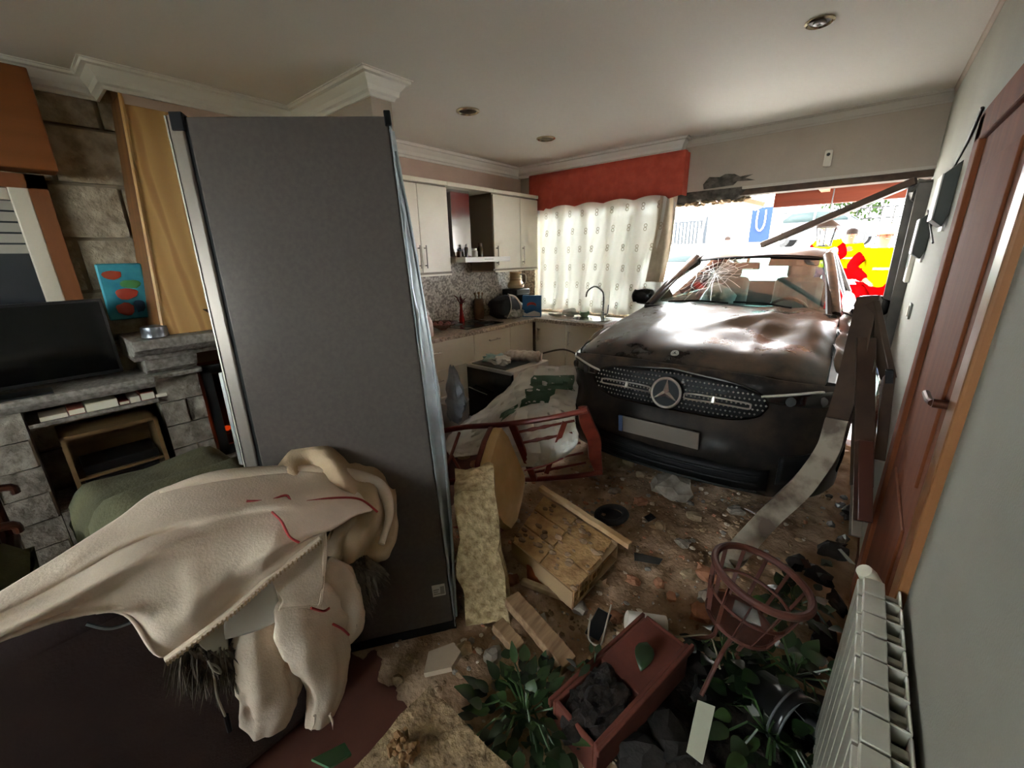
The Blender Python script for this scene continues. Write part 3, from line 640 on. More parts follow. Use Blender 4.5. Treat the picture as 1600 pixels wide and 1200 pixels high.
MB().lathe([(.1, 0), (.13, .42), (.135, .44), (.12, .44), (.1, .05)], 22, c=(-2.62, 2.30, 0)).build('bucket', mat('bin_white', (200, 198, 194), rough=.4), t)
# ================================================================ THE CAR
CAR = thing('car', 'dark dusty SUV crashed through the wall, dented bonnet and star grille', 'car', (-.80, 2.43, .05), world=False, rz=R_(1.6))
M_paint = dusty_paint('dark_car_paint', (24, 23, 23), (92, 75, 60), amount=.56, rough=.2, scale=2.6)
M_body = dusty_paint('dark_car_body', (28, 26, 25), (104, 84, 66), amount=.42, rough=.3, scale=4, side=.3)
M_trim = mat('car_black_trim', (9, 9, 10), rough=.55, spec=.25)
M_lamp = mat('headlamp_dark', (14, 14, 15), rough=.06, coat=1)
M_chr2 = mat('car_chrome', (226, 222, 214), rough=.36, metal=1)
M_wshield = glass_mat('windscreen_glass', (208, 232, 228), .10)
M_seat = mat('car_seat', (128, 124, 118), (108, 104, 100), rough=.7, scale=8); M_dash = mat('dashboard', (26, 26, 28), rough=.55)
CAR.scale = (.955, 1, 1)
XS = [0, .30, .55, .74, .86, .925]; YS = [0, .015, .06, .15, .31, .50]
def yf(x):
    x = abs(x)
    for i in range(len(XS) - 1):
        if x <= XS[i + 1]:
            t = (x - XS[i]) / (XS[i + 1] - XS[i]); return YS[i] + (YS[i + 1] - YS[i]) * (t * t * .4 + t * .6)
    return YS[-1]
cols = [-x for x in XS[:0:-1]] + XS
zdrop = {0: 0, .30: 0, .55: .012, .74: .04, .86: .06, .925: .07}
def frow(z, dy, k=0.0): return [Vector((x, yf(x) + dy * (1 - abs(x) / 1.3), z - k * zdrop[abs(x)])) for x in cols]
def fdent(p, u, v):
    d = .02 * nz(p, 5, 4) + .01 * nz(p, 14, 2); w = .35 + .65 * max(0, min(1, (p.z - .25) / .1))
    if abs(p.x) > .55: d += .035 * nz(p, 7, 8)
    return p + V(.3 * d, d * w * .8, 0)
b = MB(); b.surf([frow(.20, .16), frow(.27, .05), frow(.42, .005), frow(.50, .0), frow(.62, .012), frow(.80, .008, .2), frow(.90, .03, .7), frow(.945, .085, 1)], 4, 4, fdent)
b.build('front_bumper', M_body, CAR, smooth=60, solid=.008)
def on(x, z, out=.012):                       # a point on the nose
    dy = .16 if z < .2 else .0
    if z > .8: dy = .008 + (z - .8) * .35
    return Vector((x, yf(x) + dy * (1 - abs(x) / 1.3) - out, z))
# lower air intake
b = MB(); b.grid([[on(-.6 + 1.2 * i / 24, .25 + .16 * j / 4, .02 - .0) + V(0, .03 if j in (0, 4) else 0, 0) for i in range(25)] for j in range(5)])
g = b.build('lower_intake', M_trim, CAR, smooth=60, solid=.01)
for k in range(3): MB().tube([on(-.56 + 1.12 * i / 20, .28 + .045 * k, .045) for i in range(21)], .008, 6).build('slat', M_trim, g)
for s in (-1, 1):                             # side vents at the corners
    b = MB(); b.grid([[on(s * (.64 + .2 * i / 8), .33 + .17 * j / 5 + .03 * i / 8, .018) for i in range(9)] for j in range(6)]); b.build('side_vent', M_trim, CAR, smooth=60, solid=.012)
# grille: a wide pill with a pattern of small studs
def gout(x):
    u = min(1, abs(x) / .54); h = math.sqrt(max(0, 1 - max(0, (u - .55) / .45) ** 2.2)); return .785 + .03 * (1 - u) - .125 * h * (1 - .25 * u), .785 + .02 + .125 * h * (1 - .38 * u)
b = MB(); n = 44; m_ = 8
b.grid([[on(-.54 + 1.08 * i / n, (lambda q: q[0] + (q[1] - q[0]) * j / m_)(gout(-.54 + 1.08 * i / n)), .022) for i in range(n + 1)] for j in range(m_ + 1)])
g = b.build('grille', M_trim, CAR, smooth=60, solid=.012)
b = MB()
for r_i in range(9):
    for i in range(44):
        x = -.52 + i * .0245 + (r_i % 2) * .012; z = .69 + r_i * .027; q = gout(x)
        if q[0] + .012 < z < q[1] - .012 and math.hypot(x, z - .80) > .1:
            p = on(x, z, .034); s = .007; b.add([p + V(0, -.006, 0), p + V(s, 0, 0), p + V(0, 0, s), p + V(-s, 0, 0), p + V(0, 0, -s)], [(0, 1, 2), (0, 2, 3), (0, 3, 4), (0, 4, 1)])
o = b.build('stud_pattern', M_chr2, g, smooth=0); o['kind'] = 'stuff'
b = MB(); per = [on(x, gout(x)[1], .026) for x in [-.54 + 1.08 * i / 40 for i in range(41)]] + [on(x, gout(x)[0], .026) for x in [.54 - 1.08 * i / 40 for i in range(41)]]
b.tube(per, .007, 6, closed=True); b.build('grille_surround', mat('dark_chrome', (70, 68, 66), rough=.25, metal=1), g)
for s in (-1, 1):
    b = MB(); q = [on(s * x, z, .052) for x, z in ((.12, .812), (.25, .815), (.36, .812), (.45, .805), (.462, .79), (.45, .777), (.36, .782), (.25, .785), (.12, .783), (.108, .797))]
    b.tube(curve(q, 4, True), .0055, 6, closed=True); b.tube([on(s * .27, .815, .05), on(s * .27, .784, .05)], .012, 6); b.build('grille_bar', M_chr2, g)
# star badge
c = on(0, .80, .06); st = MB(); Mst = rotm(90 - 8, 0, 0)
ring = [c + Mst @ V(.088 * math.cos(a), .088 * math.sin(a), 0) for a in [2 * math.pi * k / 40 for k in range(40)]]
st.tube(ring, .0085, 8, closed=True)
badge = st.build('star_badge', M_chr2, g)
for k in range(3):
    a = math.pi / 2 + k * 2 * math.pi / 3; d = V(math.cos(a), math.sin(a), 0); s = V(-math.sin(a), math.cos(a), 0)
    vs = [c + Mst @ q for q in (V(0, 0, .016), d * .085, s * .018 + d * .012, -s * .018 + d * .012, V(0, 0, -.004))]
    MB().add(vs, [(0, 2, 1), (0, 1, 3), (4, 1, 2), (4, 3, 1), (0, 3, 4), (0, 4, 2)]).build('star_point', M_chr2, badge, smooth=0)
MB().lathe([(.084, -.006), (.084, -.003), (.001, -.003)], 32, Mst, c).build('badge_back', M_trim, badge)
# plate, blurred blank
pl = MB(); pc = on(-.03, .53, .035); pl.box(pc, (.50, .012, .115), rotm(8, 0, 0)); pl = pl.build('number_plate', mat('plate_grey', (112, 103, 93), rough=.6), CAR, bevel=.004)
MB().box(pc + V(-.263, -.002, 0), (.03, .014, .115), rotm(8, 0, 0)).build('plate_band', mat('plate_blue', (70, 90, 130), rough=.6), pl, bevel=.003)
# headlamps
for s in (-1, 1):
    b = MB(); rows = []
    for j in range(5):
        r = []
        for i in range(15):
            x = .47 + .43 * i / 14; u = i / 14; z0 = .815 - .03 * u; z1 = .835 + .055 * min(1, u * 1.6) - .02 * u; r.append(on(s * x, z0 + (z1 - z0) * j / 4, .018))
        rows.append(r)
    hl = b.grid(rows).build('headlamp', M_lamp, CAR, smooth=60, solid=.01)
    MB().tube([r + V(0, -.008, .004) for r in rows[-1][1:11]], .009, 6, flat=.8).build('daytime_strip', mat('lamp_strip', (196, 190, 178), rough=.2), hl)
    for x in (.64, .78):
        q = on(s * x, .825, .02); MB().lathe([(.028, 0), (.026, .006), (.001, .01)], 16, rotm(90, 0, s * 25), q).build('lamp_unit', mat('lamp_lens', (120, 122, 124), rough=.08, metal=.6), hl)
# bonnet, buckled on one side
HX_ = [0, .20, .40, .58, .70, .78]; hc = [-x for x in HX_[:0:-1]] + HX_
def hrow(y, z, ky, dz): return [Vector((x, y + ky * yf(x), z - dz[HX_.index(abs(x))])) for x in hc]
def hdent(p, u, v):
    p = p.copy(); z = 0
    z += .012 * math.exp(-((abs(p.x) - .36) / .05) ** 2) * min(1, u * 2.5)               # pressed lines
    d = (p.x - .20) - (p.y - .95) * .9                                                         # buckle running out to the wing
    z += .045 * math.exp(-(d / .10) ** 2) * max(0, min(1, (p.x + .05) / .25)) * math.exp(-((p.y - .85) / .38) ** 2)
    z -= .035 * math.exp(-((p.x - .42) / .16) ** 2 - ((p.y - .62) / .22) ** 2)
    z += .03 * math.exp(-((p.x - .66) / .09) ** 2 - ((p.y - 1.0) / .3) ** 2)
    z += .008 * nz(p, 3.5, 6) + .018 * nz(p, 6, 3) * max(0, min(1, (p.x - .1) / .3))
    return p + V(0, 0, z)
b = MB(); b.surf([hrow(.075, .925, .96, (0, 0, .004, .012, .03, .05)), hrow(.11, .965, .95, (0, 0, .006, .016, .034, .055)), hrow(.28, 1.03, .75, (0, 0, .008, .02, .045, .075)), hrow(.65, 1.085, .4, (0, -.002, .004, .014, .04, .075)), hrow(1.12, 1.128, .1, (0, 0, .003, .01, .03, .06)), hrow(1.66, 1.155, -.45, (0, 0, .003, .008, .015, .03))], 7, 6, hdent)
bon = b.build('bonnet', M_paint, CAR, smooth=50, solid=.006)
q = V(-.035, .155, .995); MB().lathe([(.026, 0), (.026, .003), (.019, .005), (.018, .003), (.001, .004)], 24, rotm(38, 0, 0), q).build('bonnet_emblem', mat('emblem_silver', (206, 202, 196), rough=.3, metal=.7), bon)
for k in range(3):
    a = R_(90 + 120 * k); MB().add([q + rotm(38, 0, 0) @ w for w in (V(0, 0, .008), V(.017 * math.cos(a), .017 * math.sin(a), .006), V(.004 * math.cos(a + 1), .004 * math.sin(a + 1), .006), V(.004 * math.cos(a - 1), .004 * math.sin(a - 1), .006))], [(0, 1, 2), (0, 3, 1)]).build('emblem_ray', M_trim, bon, smooth=0)
# wings
WZ = .36; WR = .37; WY = (.95, 3.85)
def arch(y, low):
    for c_ in WY:
        if abs(y - c_) < .43: return max(low, WZ + math.sqrt(max(0, .43 ** 2 - (y - c_) ** 2)))
    return low
for s in (-1, 1):
    rows = []
    for k in range(26):
        y = .42 + (1.78 - .42) * k / 25; ze = 1.0 + .13 * (y - .42) / 1.36 - .05 * (1 - min(1, (y - .42) / .3)) ** 2; zl = arch(y, .34)
        xe = .78 if y > .5 else .78 + (.5 - y) * .3; r = []
        pts = [V(xe, y, ze - .01), V(.85, y, ze - .04), V(.905, y, ze - .12), V(.93, y, ze - .24), V(.935, y, max(zl, ze - .42)), V(.93, y, zl)]
        if k == 25: pts[0].x = .76
        dn = (.03 if s > 0 else .012)
        r = [V(s * (p.x + dn * nz(p, 5, 11)), p.y, p.z + dn * nz(p, 4, 12)) for p in curve(pts, 4)]
        rows.append(r)
    MB().grid(rows).build('wing', M_paint, CAR, smooth=50, solid=.006)
    rows = []                                  # flank with the doors
    for k in range(53):
        y = 1.78 + (4.45 - 1.78) * k / 52; zl = arch(y, .30); q = max(0, (y - 4.1) / .35)
        rows.append([V(s * (p.x - .12 * q * q), p.y, p.z) for p in curve([V(.78, y, 1.125), V(.88, y, 1.07), V(.93, y, .92), V(.925, y, max(zl, .72)), V(.935, y, max(zl, .45)), V(.90, y, zl)], 3)])
    fl = MB().grid(rows).build('flank', M_body, CAR, smooth=50, solid=.006)
    for y in (1.84, 2.85, 3.75): MB().tube([V(s * .935, y, .45), V(s * .93, y, .72), V(s * .937, y, .92), V(s * .885, y, 1.072)], .003, 4).build('door_gap', M_trim, fl)
    for y in (2.62, 3.55): MB().tube(curve([V(s * .935, y, .93), V(s * .965, y + .03, .935), V(s * .965, y + .18, .935), V(s * .935, y + .21, .93)], 4), .012, 6).build('door_handle', M_paint, fl)
    # pillars, window glass
    A0, A1 = V(s * .745, 1.50, 1.12), V(s * .60, 2.42, 1.545)
    top = [V(s * .60, 2.42, 1.545), V(s * .615, 2.9, 1.585), V(s * .61, 3.5, 1.575), V(s * .58, 4.1, 1.50), V(s * .55, 4.3, 1.45)]
    MB().tube(curve([A0, A0.lerp(A1, .5) + V(s * .006, 0, .012), A1], 5), [.045] * 11, 8, flat=.8).build('front_pillar', M_body, CAR, smooth=60)
    MB().tube(curve(top, 5), .035, 8).build('roof_rail', M_chr2 if 0 else M_body, CAR, smooth=60)
    MB().tube([V(s * .80, 2.88, 1.10), V(s * .62, 2.93, 1.575)], .035, 8, flat=.5).build('middle_pillar', M_trim, CAR)
    MB().tube([V(s * .80, 4.15, 1.10), V(s * .60, 3.95, 1.53)], [.07, .05], 8, flat=.5).build('rear_pillar', M_body, CAR)
    for (ya, yb, za, zb) in ((1.7, 2.86, 2.44, 2.91), (2.9, 4.1, 2.95, 3.93)):
        g_ = MB().add([V(s * .80, ya, 1.11), V(s * .80, yb, 1.11), V(s * .615, zb, 1.55), V(s * .61, za, 1.545)], [(0, 1, 2, 3)]).build('side_window', glass_mat('car_side_glass', (150, 170, 170), .14), CAR, smooth=0, solid=.004)
    # mirror
    c = V(s * .985, 1.93, 1.16); mr = MB().rock(c, (.125, .07, .085), 3, .08, 5, boxy=.45).build('door_mirror', mat('mirror_cap', (20, 20, 21), rough=.25), CAR, smooth=60)
    MB().beam(c + V(-s * .11, .02, -.05), V(s * .86, 1.98, 1.06), .03, .06).build('mirror_arm', M_trim, mr); MB().box(c + V(0, .066, 0), (.17, .006, .11)).build('mirror_glass', M_chrome, mr)
# roof
rc = [-.60, -.45, -.22, 0, .22, .45, .60]; rd = [.035, .012, .003, 0, .003, .012, .035]
b = MB(); b.surf([[V(x, y + (-.05 if 0 else 0) + .10 * (abs(x) / .6) ** 2 * (1 if y < 3 else 0), z - d) for x, d in zip(rc, rd)] for y, z in ((2.34, 1.555), (2.6, 1.60), (3.2, 1.625), (3.8, 1.59), (4.25, 1.51))], 6, 5, lambda p, u, v: p + V(0, 0, .012 * nz(p, 3, 2) - (.03 * math.exp(-((p.x + .25) / .25) ** 2 - ((p.y - 2.4) / .12) ** 2))))
b.build('roof', M_paint, CAR, smooth=60, solid=.01)
# windscreen
def wrow(t): return [V(x, (1.55 - .28 * (abs(x) / .73) ** 2 * .5) * (1 - t) + (2.36 + .10 * (abs(x) / .6) ** 2) * t + .035 * math.sin(math.pi * t) * 0, (1.145 - .02 * (abs(x) / .7) ** 2) * (1 - t) + (1.548 - .03 * (abs(x) / .6) ** 2) * t + .03 * math.sin(math.pi * t)) for x in [k * (.725 * (1 - t) + .59 * t) for k in (-1, -.7, -.35, 0, .35, .7, 1)]]
b = MB(); b.surf([wrow(t) for t in (0, .25, .5, .75, 1)], 4, 4); ws = b.build('windscreen', M_wshield, CAR, smooth=180)
def wpt(u, t):
    r = wrow(t); f_ = (u + 1) * 3; i = min(5, int(f_)); return r[i].lerp(r[i + 1], f_ - i)
b = MB(); rg = random.Random(4)
for k in range(26):
    a = k * 2 * math.pi / 26; p = [];
    for s in range(6):
        R2 = s / 5 * rg.uniform(.35, .5); p.append(wpt(max(-.98, min(.1, -.42 + R2 * math.cos(a) + .02 * rg.uniform(-1, 1))), max(.02, min(.97, .55 + R2 * math.sin(a) * 1.1 + .02 * rg.uniform(-1, 1)))) + V(0, -.004, .004))
    b.tube(p, .0016, 3, cap=False)
for R2 in (.08, .16, .26): b.tube([wpt(-.42 + R2 * math.cos(a) * (1 + .15 * math.sin(5 * a)), .55 + R2 * 1.1 * math.sin(a) * (1 + .15 * math.cos(3 * a))) + V(0, -.004, .004) for a in [2 * math.pi * k / 22 for k in range(22)]], .0014, 3, closed=True)
o = b.build('crack_lines', mat('glass_crack', (214, 224, 222), rough=.3), ws); o['kind'] = 'stuff'
for s in (-1, 1): MB().tube([wpt(s * .98, t / 8) for t in range(9)], .022, 6, flat=.5).build('screen_border', M_trim, ws)
MB().tube([wpt(-1 + .1 * k, .0) + V(0, 0, -.004) for k in range(21)], .026, 6, flat=.6).build('screen_border', M_trim, ws)
MB().tube([wpt(-1 + .1 * k, .985) for k in range(21)], .022, 6, flat=.6).build('screen_border', M_trim, ws)
for u0, u1 in ((-.75, -.05), (.0, .6)): MB().tube([wpt(u0, .05) + V(0, -.02, .012), wpt((u0 + u1) / 2, .055) + V(0, -.02, .014), wpt(u1, .03) + V(0, -.02, .012)], .007, 5).build('wiper', M_trim, ws)
# scuttle between bonnet and screen
MB().tube([V(x, 1.60 - .42 * (abs(x) / .78) ** 2 * .6, 1.118) for x in [-.74 + .148 * k for k in range(11)]], .05, 6, flat=.5).build('scuttle', M_trim, CAR)
# tail
b = MB(); b.surf([[V(x, y, z) for x in (-w, -w * .6, 0, w * .6, w)] for y, z, w in ((4.48, 1.14, .66), (4.62, .98, .78), (4.66, .7, .80), (4.62, .35, .78), (4.5, .25, .7))], 3, 3); b.build('tailgate', M_body, CAR, smooth=60, solid=.01)
MB().add([V(-.52, 4.22, 1.50), V(.52, 4.22, 1.50), V(.66, 4.48, 1.13), V(-.66, 4.48, 1.13)], [(0, 1, 2, 3)]).build('rear_window', glass_mat('car_rear_glass', (206, 236, 232), .08), CAR, smooth=0, solid=.004)
for s in (-1, 1): MB().box((s * .66, 4.6, .88), (.26, .08, .1)).build('tail_lamp', mat('tail_red', (130, 18, 18), rough=.2), CAR, bevel=.01)
# cabin
MB().bb((-.7, 1.45, .75), (.7, 2.0, .98)).tube([V(-.72, 1.85, 1.0), V(0, 1.92, 1.03), V(.72, 1.85, 1.0)], [.09, .1, .09], 10, flat=.6).build('dashboard', M_dash, CAR, smooth=40)
c = V(.36, 2.16, 1.0); Mw = rotm(65, 0, 0); sw_ = MB().tube([c + Mw @ V(.185 * math.cos(a), .185 * math.sin(a), 0) for a in [2 * math.pi * k / 32 for k in range(32)]], .016, 8, closed=True).build('steering_wheel', mat('wheel_leather', (70, 70, 72), rough=.35), CAR)
MB().beam(c + Mw @ V(-.17, .01, 0), c + Mw @ V(.17, .01, 0), .04, .02).beam(c, c + Mw @ V(0, -.17, 0), .04, .02).lathe([(.06, -.02), (.06, .02), (.001, .03)], 18, Mw, c).build('spokes', M_dash, sw_)
for sx in (-.36, .36):
    se = MB().box((sx, 2.62, .72), (.5, .52, .2)).build('seat', M_seat, CAR, bevel=.05)
    MB().box((sx, 2.95, 1.02), (.46, .14, .62), rotm(-14, 0, 0)).build('backrest', M_seat, se, bevel=.06)
    MB().box((sx, 3.04, 1.39), (.26, .1, .17), rotm(-8, 0, 0)).build('headrest', M_seat, se, bevel=.04)
MB().bb((-.6, 3.55, .6), (.6, 4.0, .8)).box((0, 4.02, 1.0), (1.2, .14, .44), rotm(-12, 0, 0)).build('rear_bench', mat('car_seat_dark', (50, 48, 46), rough=.8), CAR, bevel=.03)
MB().bb((-.8, .45, .24), (.8, 4.5, .42)).build('underbody', M_trim, CAR, smooth=0)
MB().bb((-.62, .14, .30), (.62, .5, .80)).build('front_core', M_trim, CAR, smooth=0)
MB().bb((-.70, .5, .4), (.70, 1.5, .92)).build('engine_bay', M_trim, CAR, smooth=0)
MB().box((-.06, 2.30, 1.46), (.24, .03, .07), rotm(15, 0, 0)).beam((-.06, 2.31, 1.49), (-.06, 2.36, 1.53), .03, .02).build('rear_view_mirror', M_trim, CAR, bevel=.01)
MB().box((.33, 2.42, 1.505), (.42, .16, .012), rotm(35, 0, 0)).build('sun_visor', mat('visor', (110, 104, 96), rough=.8), CAR, bevel=.004)
b = MB().rock((-.28, 2.2, 1.12), (.17, .13, .17), 3, .25, 3, fine=.05); b.build('airbag', mat('airbag_cloth', (186, 184, 178), rough=.85), CAR, smooth=60)
for s in (-1, 1):
    for yc in WY:
        w = MB().lathe([(.20, -.11), (.33, -.115), (.365, -.08), (.37, 0), (.365, .08), (.33, .115), (.20, .11)], 36, rotm(0, 90, 0), (s * .80, yc, WZ)).build('tyre', mat('tyre_rubber', (20, 20, 20), (30, 28, 26), rough=.9, scale=20), CAR, smooth=40)
        r = MB().lathe([(.21, .06), (.2, .10), (.06, .085), (.05, .1), (.001, .1)], 30, rotm(0, 90 * s, 0), (s * .80, yc, WZ))
        for k in range(5): a = k * 2 * math.pi / 5; r.beam(V(s * .905, yc + .05 * math.cos(a), WZ + .05 * math.sin(a)), V(s * .905, yc + .2 * math.cos(a), WZ + .2 * math.sin(a)), .05, .03, up=(1, 0, 0))
        r.build('rim', mat('alloy_dark', (70, 70, 70), rough=.35, metal=.8), w)
# ================================================================ FIRESIDE CORNER
M_gran = mat('grey_granite', (150, 142, 132), (112, 104, 94), rough=.85, scale=40, bump=.4, bscale=60)
M_granp = mat('carved_granite_block', (158, 148, 134), (116, 106, 94), rough=.95, scale=16, bump=1.0, bscale=22)
M_pine = mat('golden_pine', (212, 168, 108), rough=.5)
def pine_grain(m):
    nt = m.node_tree; N = nt.nodes; L = nt.links; tc = N.new('ShaderNodeTexCoord'); mp = N.new('ShaderNodeMapping'); mp.inputs['Scale'].default_value = (1, 1, .16); L.new(tc.outputs['Object'], mp.inputs[0])
    w = N.new('ShaderNodeTexWave'); w.bands_direction = 'Y'; w.inputs['Scale'].default_value = 2.2; w.inputs['Distortion'].default_value = 7; w.inputs['Detail'].default_value = 3; w.inputs['Detail Scale'].default_value = 1.6; L.new(mp.outputs[0], w.inputs[0])
    r = N.new('ShaderNodeValToRGB'); e = r.color_ramp.elements; e[0].position = 0; e[0].color = lin((190, 140, 86)); e[1].position = .16; e[1].color = lin((214, 170, 110)); k = e.new(1.0); k.color = lin((196, 150, 92))
    L.new(w.outputs[1], r.inputs[0]); L.new(r.outputs[0], N['Principled BSDF'].inputs['Base Color'])
pine_grain(M_pine)
M_orange = wood('amber_wood', (118, 68, 30), (130, 76, 36), rough=.5, axis='y')
# tapered timber chimney hood
HXF = -3.28
struct(MB().bb((XL - .02, .66, 2.5), (-3.32, 1.61, CEIL)).build('wall_chimney', mat('rose_taupe_plaster', (178, 152, 138)), smooth=0))
t = thing('chimney_hood', 'tapered golden pine chimney hood above the stone mantel', 'chimney hood', (-3.4, 1.0, 1.24))
A = [(-3.33, .655), (-3.33, 1.55), (XL, 1.55), (XL, .655)]; B = [(-3.17, .535), (-3.17, 1.56), (XL, 1.56), (XL, .535)]
vs = [V(x, y, 2.55) for x, y in A] + [V(x, y, 1.24) for x, y in B]
MB().add(vs, [(0, 1, 2, 3), (7, 6, 5, 4), (0, 4, 5, 1), (2, 6, 7, 3), (1, 5, 6, 2)]).build('front_boarding', M_pine, t, smooth=0)
MB().add([p + V(0, -.004, 0) for p in (vs[3], vs[0], vs[4], vs[7])], [(0, 1, 2, 3)]).build('side_boarding', wood('brown_pine', (138, 92, 52), (112, 72, 40), axis='z'), t, smooth=0, solid=.006)
for k in range(2, 3):                      # board joint
    f_ = k / 5; MB().beam(vs[0].lerp(vs[1], f_) + V(.002, 0, 0), vs[4].lerp(vs[5], f_) + V(.002, 0, 0), .006, .006).build('board_joint', wood('brown_pine', (138, 92, 52), (112, 72, 40)), t, smooth=0)
MB().tube([vs[0], vs[4]], .012, 6).build('corner_bead', M_pine, t)
# mantel, pillar, bench, firebox
t = thing('stone_fireplace', 'grey granite fireplace with thick moulded mantel and carved pillar', 'fireplace', (-3.3, .9, 0))
MX = -3.08
MB().prism([(XL + .022, 1.10), (MX - .13, 1.10), (MX - .12, 1.13), (MX - .05, 1.145), (MX - .02, 1.17), (MX, 1.18), (MX, 1.235), (XL + .022, 1.235)], 1, .37, 1.56).build('mantel', M_gran, t, smooth=0, bevel=.006)
MB().prism([(XL + .022, 1.0), (MX - .22, 1.0), (MX - .17, 1.03), (MX - .14, 1.10), (XL + .022, 1.10)], 1, .42, .68).build('capital', M_gran, t, smooth=0, bevel=.008)
MB().bb((XL + .022, .42, .97), (MX - .15, .69, 1.0)).build('neck_band', M_gran, t, smooth=0, bevel=.008)
for k in range(6):                         # carved blocks of the pillar
    z0 = .16 * k + .01; z1 = z0 + .15
    cuts = [(.44, .67)] if k % 2 else [(.44, .57), (.575, .67)]
    for a, c_ in cuts:
        b = MB(); n = 5; rows = [[V(MX - .2 + .012 * nz((a + i * .05, z0 + j * .04, k), 22, 5), a + .004 + (c_ - a - .008) * i / n, z0 + (z1 - z0) * j / n) for i in range(n + 1)] for j in range(n + 1)]
        b.grid(rows); b.bb((XL + .022, a + .004, z0), (MX - .212, c_ - .004, z1)); b.build('pillar_block', M_granp, t, smooth=30)
MB().bb((XL + .022, .445, 0), (MX - .23, .665, .97)).build('pillar_core', M_joint, t, smooth=0)
MB().bb((XL + .022, .68, 1.0), (MX - .3, 1.56, 1.1)).build('lintel', mat('soot_board', (92, 82, 64), rough=.9), t, smooth=0)
# pillar_core sits inside the wall line; the firebox beside it
fb = thing('stove_insert', 'black cast iron stove insert with a glowing fire', 'stove', (-3.3, 1.0, .3))
M_iron = mat('cast_iron', (28, 28, 29), (20, 20, 21), rough=.55, scale=10)
fx = MX - .22
for a, c_ in (((.69, .33), (.75, .99)), ((1.42, .33), (1.5, .99)), ((.69, .93), (1.5, .99)), ((.69, .33), (1.5, .40))): MB().bb((fx - .05, a[0], a[1]), (fx, c_[0], c_[1])).build('frame', M_iron, fb, smooth=0, bevel=.006)
MB().bb((XL + .0, .70, .34), (XL + .02, 1.49, .98)).bb((XL, .70, .33), (fx - .05, 1.49, .35)).build('firebox', M_iron, fb, smooth=0)
MB().bb((fx - .03, .75, .40), (fx - .026, 1.42, .93)).build('glass_door', glass_mat('sooty_glass', (120, 100, 90), .10), fb, smooth=0)
for k in range(4): MB().cyl((fx - .18, .78 + .14 * k, .40 + .03 * (k % 2)), (fx - .10, .98 + .14 * k, .45), .03, n=9).build('log', mat('charred_log', (40, 26, 20), rough=.9), fb)
em = mat('embers', (255, 90, 20)); em.node_tree.nodes['Principled BSDF'].inputs['Emission Color'].default_value = (1, .16, .03, 1); em.node_tree.nodes['Principled BSDF'].inputs['Emission Strength'].default_value = 2.2
for k in range(7): MB().rock((fx - .13 + .03 * ((k * 7) % 3 - 1), .80 + .055 * k, .47 + .02 * ((k * 5) % 3)), (.022, .03, .022 + .02 * (k % 2)), 1, .5, k).build('ember', em, fb)
MB().bb((XL + .022, .69, 0), (fx + .06, 1.56, .31)).build('hearth', M_gran, t, smooth=0, bevel=.006)
# television bench of granite
t = thing('stone_bench', 'long granite bench with an open niche under the television', 'bench', (-3.4, -.4, 0))
BX = -3.20
MB().prism([(XL, .93), (BX - .03, .93), (BX - .01, .955), (BX, .97), (BX, 1.0), (XL, 1.0)], 1, -1.5, .44).build('top_slab', M_gran, t, smooth=0, bevel=.006)
for a, c_ in ((-1.4, -.11),):
    for k in range(6):
        z0 = .155 * k; off = -.16 if k % 2 else 0; y = a + off
        while y < c_:
            ya, yb = max(a, y), min(c_, y + .32)
            if yb - ya > .03:
                b = MB(); n = 5; b.grid([[V(BX - .04 + .012 * nz((ya + i * .06, z0 + j * .04, k), 22, 9), ya + .004 + (yb - ya - .008) * i / n, z0 + .004 + .147 * j / n) for i in range(n + 1)] for j in range(n + 1)])
                b.bb((XL, ya + .004, z0 + .004), (BX - .053, yb - .004, z0 + .151)); b.build('stone_block', M_granp, t, smooth=30)
            y += .32
MB().bb((XL, -1.4, 0), (BX - .07, -.115, .93)).build('block_core', M_joint, t, smooth=0)
MB().bb((XL, -.11, 0), (BX - .02, .44, .33)).build('niche_base', M_gran, t, smooth=0)
MB().bb((XL, -.105, .83), (BX - .05, .435, .85)).build('niche_shelf', M_gran, t, smooth=0)
# books flat on the niche shelf, a video recorder in its wooden case below
cols_ = [((214, 200, 176), .11), ((128, 64, 44), .07), ((196, 184, 152), .14), ((120, 48, 38), .05), ((206, 196, 180), .05), ((150, 76, 50), .07), ((186, 172, 152), .06)]
y = -.06
names = ['cream', 'brown', 'buff', 'dark red', 'ivory', 'rust', 'sand']
for k, (c_, w) in enumerate(cols_):
    tt = thing('book', names[k] + ' covered book lying on the niche shelf under the television', 'book', (BX - .15, y + w / 2, .85), 'books in the bench niche')
    MB().bb((BX - .22, y, .85), (BX - .07, y + w - .004, .875 + .012 * (k % 3))).build('cover', mat('book_' + names[k].replace(' ', '_'), c_, rough=.7), tt, bevel=.003)
    MB().bb((BX - .215, y + .002, .855), (BX - .068, y + w - .006, .870 + .012 * (k % 3))).build('pages', mat('pages', (214, 204, 184), rough=.9), tt)
    y += w
t = thing('media_cabinet', 'wooden media case with glass front standing in the bench niche', 'media cabinet', (BX - .18, .17, .33))
M_case = wood('pale_case_wood', (134, 108, 74), (110, 86, 58), axis='y')
for a, c_ in (((-.02, .36), (.0, .74)), ((.385, .36), (.405, .74)), ((-.02, .72), (.405, .74)), ((-.02, .33), (.405, .37))): MB().bb((XL + .02, a[0], a[1]), (BX - .06, c_[0], c_[1])).build('case_side', M_case, t, smooth=0)
MB().bb((XL + .02, .0, .37), (XL + .03, .385, .72)).build('back_board', M_case, t, smooth=0)
MB().bb((XL + .05, .0, .46), (BX - .07, .385, .475)).build('inner_shelf', M_case, t, smooth=0)
